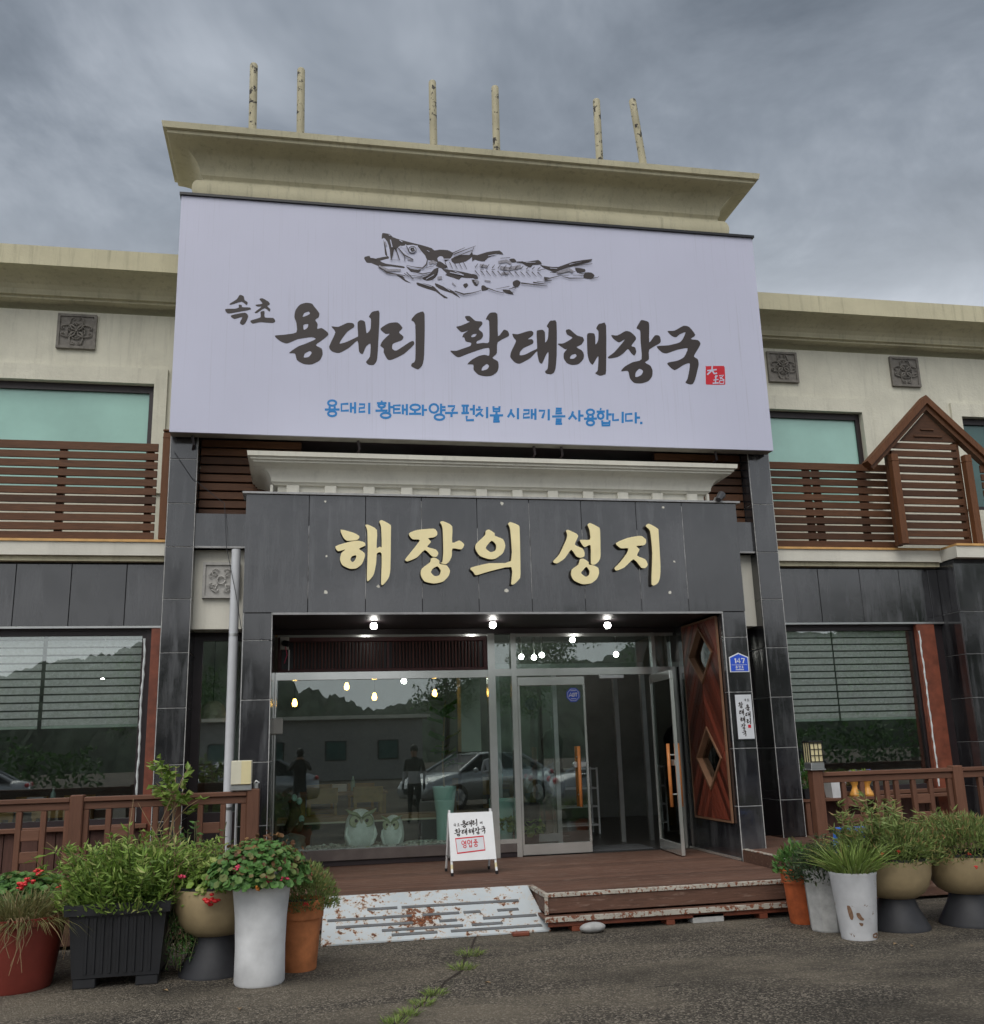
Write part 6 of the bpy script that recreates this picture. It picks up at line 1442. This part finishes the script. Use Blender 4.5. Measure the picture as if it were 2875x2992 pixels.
for a, b in ((.03, 1.07), (.12, .82), (.09, 1.03)): obj('small_owl', MB().ball((fx+a, 12.52, b), .035, 10, 8, (1,1,1.25)).ball((fx+a-.012, 12.488, b+.012), .011, 8, 6).ball((fx+a+.012, 12.488, b+.012), .011, 8, 6), m_celadon, fg_, True)
# tall celadon planter with fiddle-leaf plant
c = Vector((xat(1300, 2400, 12.62), 12.62, .46)); r = planter('potted_plant', 'tall pale celadon planter with a big-leaved plant inside the shop window', c)
hh = zat(1300, 2297, 12.62)-.46; obj('pot', MB().lathe([(.10,0),(.105,.02),(.11,hh*.5),(.15,hh*.97),(.155,hh),(.14,hh),(.12,hh*.9)], c, 28), m_celadon, r, True)
obj('stem', MB().tube([(c.x,c.y,.46+hh*.9),(c.x-.02,c.y,1.5),(c.x+.03,c.y,2.2)], [.015,.012,.008], 6), m_drystem, r)
for k in range(16):
    a = random.uniform(0, 6.28); z0_ = random.uniform(1.35, 2.25); l = random.uniform(.2, .3); d_ = Vector((math.cos(a), math.sin(a)*.6, random.uniform(-.25,.5))).normalized(); s_ = d_.cross(Vector((0,0,1))).normalized(); b_ = Vector((c.x, c.y, z0_))
    o_ = Leaves(); pts_ = [b_, b_+d_*l*.3+s_*l*.3, b_+d_*l*.75+s_*l*.34, b_+d_*l*1.0, b_+d_*l*.75-s_*l*.34, b_+d_*l*.3-s_*l*.3]
    lm = obj('leaf', MB().add([tuple(p+Vector((0,0,.03*(i%2)))) for i, p in enumerate(pts_)], [(0,1,2,3),(0,3,4,5)]), m_leaf_d, r)
    at = lm.data.attributes.new('shade', 'FLOAT', 'POINT'); at.data.foreach_set('value', [random.uniform(.4,.9)]*6)
# potted plants by the door
for i, (x, lab) in enumerate(((1468, 'celadon pot with round leaves behind the narrow side pane'), (1545, 'dark tapered pot with bright round leaves behind the closed door'))):
    c = Vector((xat(x, 2450, 12.75), 12.75, DK)); r = planter('potted_plant', lab, c); h_ = .62 if i == 0 else .55
    zt_ = lathe_pot([(.11,0),(.12,.02),(.165,h_),(.17,h_+.02)], c, m_celadon if i == 0 else m_blackpot, r); lf = Leaves(); geranium(lf, (c.x, c.y, zt_-.02), .2, .18, .3, 170, .05); lf.build('foliage', m_leaf, r)
# pendants
for i, (x, y, Y) in enumerate(((861,2053,13.6), (1013,2005,14.2), (1094,2035,13.9), (1270,2025,14.0))):
    p = py(x, y, Y); b = thing('pendant_bulb', 'warm glowing filament bulb hanging inside the shop', 'bulb', (p.x, p.y, p.z), 'pendants inside the shop')
    obj('globe', MB().lathe([(.003,-.055),(.028,-.045),(.036,-.01),(.022,.035),(.014,.05)], p, 12), m_warm, b, True); obj('flex', MB().tube([(p.x,p.y,p.z+.05),(p.x,p.y,p.z+.10),(p.x,p.y,3.61)], [.016,.006,.003], 6), m_black, b)
for i, (x, y) in enumerate(((1523,1919),(1560,1921),(1583,1914),(1800,1912),(1180,1990),(300,1990))):
    p = py(x, y, 16.5); b = thing('ceiling_lamp', 'small round white lamp glowing under the dining room ceiling', 'lamp', (p.x, p.y, p.z), 'ceiling lamps inside the shop')
    obj('globe', MB().ball(p, .045, 14, 10), emit('ceiling_lamp_glass', (1,.97,.9), 34.0) if not i else bpy.data.materials['ceiling_lamp_glass'], b, True); obj('stem', MB().tube([(p.x,p.y,p.z+.06),(p.x,p.y,3.61)], .012, 6), m_alu, b)
# big lampshade behind the narrow window
p = py(622, 2080, 12.7); ls = thing('lampshade', 'large pale bell lampshade hanging behind the narrow window', 'lampshade', (p.x, p.y, p.z)); obj('shade', MB().lathe([(.17,-.13),(.165,-.05),(.13,.08),(.06,.13),(.02,.135)], p, 24, cap=False), m_creamw, ls, True); obj('flex', MB().tube([(p.x,p.y,p.z+.13),(p.x,p.y,3.61)], .005, 6), m_black, ls)
struct(obj('pale_wall_panel', MB().box(-1.30, -.45, 13.3, 13.34, 1.5, 3.5), M('pale_panel', (.55,.62,.56), .7)))
# tables and chairs
def table(x, y, lab):
    t = thing('dining_table', lab, 'table', (x, y, DK)); obj('top', MB().cbox(x-.6, x+.6, y-.38, y+.38, DK+.70, DK+.74, .006), m_tabletop, t)
    for a in (-.55, .55):
        for b in (-.33, .33): obj('leg', MB().cbox(x+a-.03, x+a+.03, y+b-.03, y+b+.03, DK+.001, DK+.699, .004), m_oak, t)
    st_ = thing('cutlery_box', 'small box and bottles standing on the table by ' + lab.split(' by ')[-1], 'box', (x, y, DK+.741)); obj('box', MB().cbox(x-.15, x+.05, y-.08, y+.08, DK+.742, DK+.84, .006), m_white, st_); obj('bottle', MB().lathe([(.03,0),(.03,.13),(.012,.17),(.012,.2)], (x+.14, y, DK+.742), 12), m_celadon, st_, True)
def chair(x, y, rot, lab):
    t = thing('dining_chair', lab, 'chair', (x, y, DK), 'chairs inside the shop'); t.rotation_euler = (0,0,rot)
    def P(name, *a): o = obj(name, MB().cbox(x+a[0], x+a[1], y+a[2], y+a[3], DK+a[4], DK+a[5], .005), m_oak, t); return o
    P('seat', -.2,.2,-.2,.2,.43,.47); P('backrest', -.2,.2,.17,.2,.62,.82)
    for a in (-.19,.15):
        P('leg', a, a+.04, -.19, -.15, .001, .429); P('leg', a, a+.04, .16, .2, .001, .429); P('back_post', a, a+.04, .17, .2, .471, .619)
spots = [(.6, 14.4, 'the pebble display'), (2.9, 15.2, 'the inner door'), (-3.2, 13.6, 'the long blinds window'), (-5.0, 14.6, 'the far end of the blinds window'), (7.4, 13.8, 'the window with flower vases')]
for x, y, w_ in spots:
    table(x, y, 'oak dining table inside by ' + w_)
    for dx, dy, ro in ((-.3, -.62, math.pi), (.3, -.62, math.pi), (-.3, .62, 0), (.3, .62, 0)): chair(x+dx, y+dy, ro, 'yellow oak dining chair at the table by ' + w_)
# vestibule: inner steel door frame and sensor
vs_ = thing('inner_door_frame', 'inner steel framed glass screen behind the open entrance', 'door frame', (3.7, 13.2, DK)); f = MB()
for x in (2.62, 3.42, 4.30, 4.70): obj('jamb', MB().box(x-.03, x+.03, 13.17, 13.23, DK, 2.7), m_alu, vs_)
for a, b, c_, d_ in ((2.651, 3.389, 2.6, 2.7), (3.451, 4.269, 2.6, 2.7), (2.651, 3.389, DK+.05, DK+.15), (4.331, 4.669, 2.6, 2.7)): obj('rail', MB().box(a, b, 13.17, 13.23, c_, d_), m_alu, vs_)
obj('pane', MB().box(2.651, 3.389, 13.195, 13.205, DK+.151, 2.599), m_glass_door, vs_)
mt = MB().cbox(3.55, 4.35, 12.15, 12.75, DK-.0015, DK+.012, .004); tag(obj('door_mat', mt, M('grey_mat', (.08,.085,.09), .9, var=.2)), 'grey floor mat just inside the open glass door', 'mat')
rk_ = thing('shoe_rack', 'white metal shelf rack seen through the open entrance', 'rack', (4.05, 14.6, DK)); f = MB()
for x in (3.75, 4.35):
    for y in (14.45, 14.8): obj('post', MB().box(x-.012, x+.012, y-.012, y+.012, DK, DK+.95), m_white, rk_)
for z in (.12, .38, .64, .92): obj('shelf', MB().box(3.74, 4.36, 14.44, 14.81, DK+z, DK+z+.02), m_white, rk_)
ct_ = thing('hanging_coat', 'long dark coat hanging on a stand inside the entrance', 'coat', (3.62, 14.2, DK)); obj('coat', MB().lathe([(.15,.55),(.17,.7),(.14,1.1),(.17,1.35),(.10,1.48),(.03,1.52)], (3.62, 14.2, DK), 16, 1, .6), m_ped, ct_, True); obj('stand', MB().tube([(3.62,14.2,DK),(3.62,14.2,DK+1.7)], .015, 8).lathe([(.2,0),(.2,.02)], (3.62,14.2,DK), 16), m_alu, ct_, 'auto')
# ------------------------------------------------------------------ what stands behind the photographer (seen mirrored in glass and stone)
hl = MB(); xs_ = np.linspace(-160, 160, 420); rows = []
def hh_(x):
    return float(np.interp(x, [-160,-90,-62,-48,-30,-16,0,14,30,52,80,160], [10,12,11,13,19,24,11,9,12,17,22,18])) + 1.0*math.sin(x/6.1+2) + .5*math.sin(x/2.3)
NR = 16
for j in range(NR):
    t = j/(NR-1); k = math.sin(min(t/.8, 1)*math.pi/2)**.9 if t < .8 else 1-(t-.8)*1.4; yy = -95-75*t
    rows.append([(x+random.uniform(-.3,.3), yy+random.uniform(-1.5,1.5), (hh_(x)*k + (random.uniform(-1.1,1.1) if j else -.6))) for x in xs_])
vs2 = [v for R_ in rows for v in R_]; nX = len(xs_)
hl.add(vs2, [(j*nX+i, j*nX+i+1, (j+1)*nX+i+1, (j+1)*nX+i) for j in range(NR-1) for i in range(nX-1)])
struct(obj('hills', hl, M('wooded_hill', (.045,.066,.042), .95, var=.6, scale=.35, bump=1.0, bscale=.8), None, True))
def mtree(x, y, h, rad, lab, conif=False):
    t = thing('roadside_tree', lab, 'tree', (x, y, 0), 'trees across the car park')
    obj('trunk', MB().tube([(x,y,0),(x+.1,y,h*.4),(x,y,h*.8)], [.22,.15,.05], 8), M('bark', (.06,.045,.035), .9) if 'bark' not in bpy.data.materials else bpy.data.materials['bark'], t)
    lf = Leaves(); n = 4200; ks = 20
    for k in range(ks):
        cc = np.array([x+RNG.normal(0,rad*.45), y+RNG.normal(0,rad*.45), h*RNG.uniform(.45,.95)]); q = unit(RNG.normal(size=(n//ks,3)))*RNG.uniform(.3,1,(n//ks,1))*rad*.45
        lf.kites(cc+q, RNG.normal(size=(n//ks,3)), .26, .15, RNG.uniform(0,.7,n//ks))
    o_ = lf.build('crown', m_leaf_d, t)
for i, (x, y, h, rad) in enumerate(((9, -38, 9, 2.8), (15.5, -40, 10, 3.2), (24, -40, 9.5, 3.2), (36, -30, 10.5, 3.6), (33, -22, 11, 3.6), (43, -27, 12, 4.0), (-8, -42, 8, 3))):
    mtree(x, y, h, rad, ['slim tree across the car park next to the low house', 'tall tree across the car park, second from the low house', 'rounded tree at the edge of the car park', 'broad tree towards the road', 'broad dense tree nearest the row of cars', 'largest tree at the far corner of the car park', 'small tree below the hill on the street-lamp side'][i])
hs = thing('low_house', 'low grey flat-roofed house across the car park', 'house', (2, -34, 0)); obj('wall', MB().box(-6, 7, -40, -34, 0, 3.4), M('grey_house_wall', (.30,.29,.28), .8), hs); obj('roof', MB().box(-6.4, 7.4, -40.4, -33.5, 3.401, 3.6), m_panelpl, hs)
for x in (-4.5, -1.5, 2.0, 5.0): w = obj('window', MB().cbox(x-.6, x+.6, -34.0, -33.93, 1.1, 2.2, .01), m_dark, hs); obj('pane', MB().box(x-.53, x+.53, -33.929, -33.92, 1.17, 2.13), m_mint_d, w)
sl_ = thing('street_lamp', 'grey street lamp on a utility pole with wires across the car park', 'street lamp', (-4.6, -14, 0))
obj('pole', MB().tube([(-4.6,-14,0),(-4.6,-14,8.6)], [.16,.11], 10), m_concrete, sl_, 'auto'); obj('arm', MB().tube([(-4.6,-14,6.9),(-4.55,-14,8.2),(-4.9,-14,8.7),(-5.6,-14,8.75)], .05, 8), m_alu, sl_, 'auto'); obj('head', MB().ball((-5.75,-14,8.72), .25, 12, 8, (1.3,.7,.4)), m_alu, sl_, True)
wi = MB()
for k in range(3): wi.tube([(-60,-15+.3*k,7.6+.35*k), (-32,-14.5,7.0+.35*k), (-4.6,-14.0+.2*k,7.5+.35*k), (22,-14.5,6.9+.35*k), (60,-15,7.6+.35*k)], .02, 4, False)
obj('wires', wi, m_black, sl_)
def car(loc, rot, col, lab):
    c = thing('parked_car', lab, 'car', (0,0,0), 'cars parked behind the viewpoint')
    paint = M('car_paint', col, .25, .35, var=.03, coat=.6); dk_ = m_black
    st_ = [(-2.3,.35,.62,.66,.70), (-2.22,.28,.66,.92,.80), (-1.9,.25,.72,1.0,.88), (-1.2,.23,.86,1.03,.91), (-.2,.22,.92,1.03,.91), (.8,.22,.92,1.0,.91), (1.3,.23,.88,.96,.90), (1.95,.25,.70,.84,.86), (2.25,.30,.62,.72,.76), (2.33,.38,.58,.62,.66)]
    mb = MB(); n = 8
    for x, zb_, zm, zt__, w in st_:
        mb.v += [(x,-w*.86,zb_),(x,-w,zm*.72),(x,-w*.98,zm),(x,-w*.80,zt__),(x,w*.80,zt__),(x,w*.98,zm),(x,w,zm*.72),(x,w*.86,zb_)]
    for i in range(len(st_)-1):
        for k in range(n): mb.f.append((i*n+k, i*n+(k+1)%n, (i+1)*n+(k+1)%n, (i+1)*n+k))
    mb.f += [tuple(range(n))[::-1], tuple(range((len(st_)-1)*n, len(st_)*n))]
    b = obj('body', mb, paint, c, True)
    gs = [(-1.75,1.0,.70,.01), (-1.05,1.40,.60,.0), (-.2,1.46,.60,.0), (.45,1.40,.60,.0), (1.25,.97,.72,.01)]; g_ = MB(); r_ = MB()
    for x, z, w, _ in gs: g_.v += [(x,-.80,.97),(x,-w,z),(x,w,z),(x,.80,.97)]
    for i in range(len(gs)-1):
        for k in range(3): g_.f.append((i*4+k, i*4+k+1, i*4+5+k, i*4+4+k))
    obj('windows', g_, M('car_glass', (.012,.014,.016), .06), c)
    for i in range(1, 3):
        a, d_ = gs[i], gs[i+1]; r_.add([(a[0],-a[2]-.01,a[1]-.03),(a[0],-a[2]+.03,a[1]+.012),(a[0],a[2]-.03,a[1]+.012),(a[0],a[2]+.01,a[1]-.03),(d_[0],-d_[2]-.01,d_[1]-.03),(d_[0],-d_[2]+.03,d_[1]+.012),(d_[0],d_[2]-.03,d_[1]+.012),(d_[0],d_[2]+.01,d_[1]-.03)], [(0,1,5,4),(1,2,6,5),(2,3,7,6)])
    for s_ in (-1, 1):
        r_.tube([(1.27,s_*.80,.975),(.45,s_*.62,1.40)], .035, 6); r_.tube([(-1.78,s_*.80,.99),(-1.05,s_*.62,1.40)], .05, 6); r_.tube([(-.25,s_*.80,.98),(-.2,s_*.61,1.45)], .03, 6)
    obj('roof', r_, paint, c)
    for x in (-1.4, 1.42):
        for s_ in (-1, 1):
            wv = obj('wheel', MB().tube([(x,s_*.72,.33),(x,s_*.93,.33)], .33, 24), m_black, c, 'auto'); rm_ = MB().tube([(x,s_*.931,.33),(x,s_*.936,.33)], .215, 20)
            for k in range(5): a = k*1.2566; rm_.tube([(x,s_*.94,.33),(x+.2*math.cos(a),s_*.94,.33+.2*math.sin(a))], .022, 6)
            obj('rim', rm_, m_alu, wv, 'auto')
    for s_ in (-1, 1):
        obj('headlight', MB().ball((2.12,s_*.58,.70), .12, 10, 8, (1,1.5,.6)), m_white, c, True); obj('tail_light', MB().ball((-2.2,s_*.6,.86), .11, 10, 8, (.6,1.6,.7)), m_red, c, True); obj('door_mirror', MB().ball((.85,s_*.98,1.0), .09, 8, 6, (.7,1.2,.8)), paint, c, True)
    obj('grille', MB().cbox(2.24, 2.345, -.35, .35, .40, .58, .02), m_black, c)
    c.location = loc; c.rotation_euler = (0,0,rot); return c
for x0, x1, yy, lab in ((-60, -9.5, -27, 'long dark hedge along the street side of the car park'), (17, 60, -24, 'long clipped hedge along the road side of the car park')):
    lf = Leaves(); n = 5200; p = np.stack([RNG.uniform(x0, x1, n), yy+RNG.normal(0,.8,n), np.abs(RNG.normal(1.2,.9,n))], 1); p[:, 2] = np.clip(p[:, 2], .05, 2.6+.9*np.sin(p[:,0]*.7)); lf.kites(p, RNG.normal(size=(n,3)), .34, .2, RNG.uniform(0,.6,n)); h_ = lf.build('hedge', m_leaf_d); del h_['kind']; tag(h_, lab, 'hedge')
car((-10.5, -9.5, 0), math.radians(172), (.50,.51,.52), 'white car parked by the hedge on the street-lamp side')
car((-16.5, -10.5, 0), math.radians(170), (.06,.065,.075), 'black car parked by the hedge on the street-lamp side')
car((7.6, 3.0, 0), math.radians(8), (.42,.44,.46), 'silver sedan parked square-on beside the restaurant frontage')
car((5.0, -4.2, 0), math.radians(152), (.55,.57,.58), 'white sedan parked at an angle behind the standing people')
car((-1.8, -6.2, 0), math.radians(160), (.40,.42,.44), 'silver-grey car parked behind the person taking the photograph')
car((12.4, -1.0, 0), math.radians(20), (.10,.10,.11), 'dark car parked beyond the silver sedan')
# people (mirrored in the window)
def person(loc, rot, lab, zones, arms, hair=(.015,.012,.010), H=1.70):
    t = thing('person', lab, 'person', (0,0,0))
    J = {'pel':(0,0,.93,.135), 'waist':(0,.0,1.08,.125), 'chest':(0,.01,1.30,.155), 'neck':(0,.0,1.46,.055), 'head0':(0,.012,1.53,.072), 'head1':(0,.02,1.63,.085), 'head2':(0,.02,1.69,.06),
         'hipL':(-.09,0,.88,.095), 'kneeL':(-.10,.02,.50,.062), 'ankL':(-.11,-.01,.09,.042), 'toeL':(-.12,.14,.035,.035), 'hipR':(.09,0,.88,.095), 'kneeR':(.10,.02,.50,.062), 'ankR':(.11,-.01,.09,.042), 'toeR':(.13,.14,.035,.035),
         'shL':(-.18,0,1.39,.060), 'shR':(.18,0,1.39,.060)}
    for s_, nm in ((-1,'L'), (1,'R')):
        e, h = arms[nm]; J['el'+nm] = (*e, .042); J['wr'+nm] = (*h, .028)
        d_ = (Vector(h)-Vector(e)).normalized(); pl_ = Vector(h)+d_*.06; J['palm'+nm] = (*pl_, .030)
        sd = d_.orthogonal().normalized()
        for k in range(4): f_ = pl_ + d_*(.075 + (.012 if k in (1,2) else 0)) + sd*(.024*(k-1.5)) ; J['fg%d%s' % (k, nm)] = (*f_, .009)
        th = Vector(h) + d_*.05 + sd*.055; J['th'+nm] = (*th, .010)
    E_ = [('pel','waist'),('waist','chest'),('chest','neck'),('neck','head0'),('head0','head1'),('head1','head2')]
    for nm in 'LR': E_ += [('pel','hip'+nm),('hip'+nm,'knee'+nm),('knee'+nm,'ank'+nm),('ank'+nm,'toe'+nm),('chest','sh'+nm),('sh'+nm,'el'+nm),('el'+nm,'wr'+nm),('wr'+nm,'palm'+nm),('palm'+nm,'th'+nm)] + [('palm'+nm,'fg%d%s' % (k, nm)) for k in range(4)]
    ks = list(J); me = bpy.data.meshes.new('body'); k_ = H/1.75
    me.from_pydata([tuple(a*k_ for a in J[k][:3]) for k in ks], [(ks.index(a), ks.index(b)) for a, b in E_], [])
    o = bpy.data.objects.new('body', me); COL.objects.link(o); o.parent = t
    sk = o.modifiers.new('skin', 'SKIN'); lay = me.skin_vertices[0] if me.skin_vertices else None
    if lay is None:
        bpy.context.view_layer.objects.active = o; bpy.ops.mesh.customdata_skin_add(); lay = me.skin_vertices[0]
    for i, k in enumerate(ks): lay.data[i].radius = (J[k][3]*k_,)*2; lay.data[i].use_root = (k == 'pel')
    o.modifiers.new('sub', 'SUBSURF').levels = 1; o.modifiers['sub'].render_levels = 2
    m = NT('clothing'); tc = m.n('ShaderNodeTexCoord'); sp_ = m.n('ShaderNodeSeparateXYZ'); m.t.links.new(tc.outputs['Object'], sp_.inputs[0]); zz = m.math('DIVIDE', sp_.outputs[2], 1.8)
    me.materials.append(m.fin(m.ramp(zz, zones, 'CONSTANT'), .85))
    hr = MB().ball((0,-.005*k_,1.66*k_), .105*k_, 14, 10, (.92,1.05,1.0)); hr.v = [v for v in hr.v]; obj('hair', hr, M('hair', hair, .5), t, True)
    for s_ in (-1, 1): obj('eye', MB().ball((s_*.033*k_, .098*k_, 1.615*k_), .012*k_, 8, 6), m_black, t, True)
    obj('nose', MB().tube([(0,.10*k_,1.62*k_),(0,.122*k_,1.585*k_)], [.010,.015], 6), M('skin_tone', (.42,.26,.19), .6), t, True)
    t.location = loc; t.rotation_euler = (0,0,rot); return t
SK = (.42,.26,.19)
ph = {'L': ((-.26,.20,1.22), (-.09,.36,1.45)), 'R': ((.26,.20,1.22), (.09,.36,1.45))}; dn = {'L': ((-.24,-.02,1.12), (-.25,.06,.87)), 'R': ((.24,-.02,1.12), (.25,.06,.87))}; cr_ = {'L': ((-.25,.03,1.13), (-.06,.20,1.16)), 'R': ((.25,.03,1.13), (.06,.19,1.20))}
pp = person((0,-.62,0), 0, 'person in dark clothes holding up a phone to take the picture', [(0,(.03,.03,.03)),(.05,(.02,.022,.03)),(.53,(.03,.03,.035)),(.80,SK),(1,SK)], ph)
ptel = MB().cbox(-.075, .075, -.19, -.181, 1.5, 1.58, .003); tag(obj('mobile_phone', ptel, m_black), 'black mobile phone held up in both hands', 'phone')
v = pz(1129, 2330, 0); person((2.55, 1.3, 0), math.radians(20), 'person standing in a dark open jacket over a white shirt', [(0,(.02,.02,.02)),(.05,(.02,.02,.022)),(.47,(.60,.60,.62)),(.62,(.05,.055,.05)),(.80,SK),(1,SK)], dn)
person((4.3, 1.6, 0), math.radians(10), 'person standing with folded arms in a white T-shirt', [(0,(.02,.02,.02)),(.05,(.03,.032,.04)),(.50,(.62,.62,.66)),(.79,SK),(1,SK)], cr_, H=1.62)
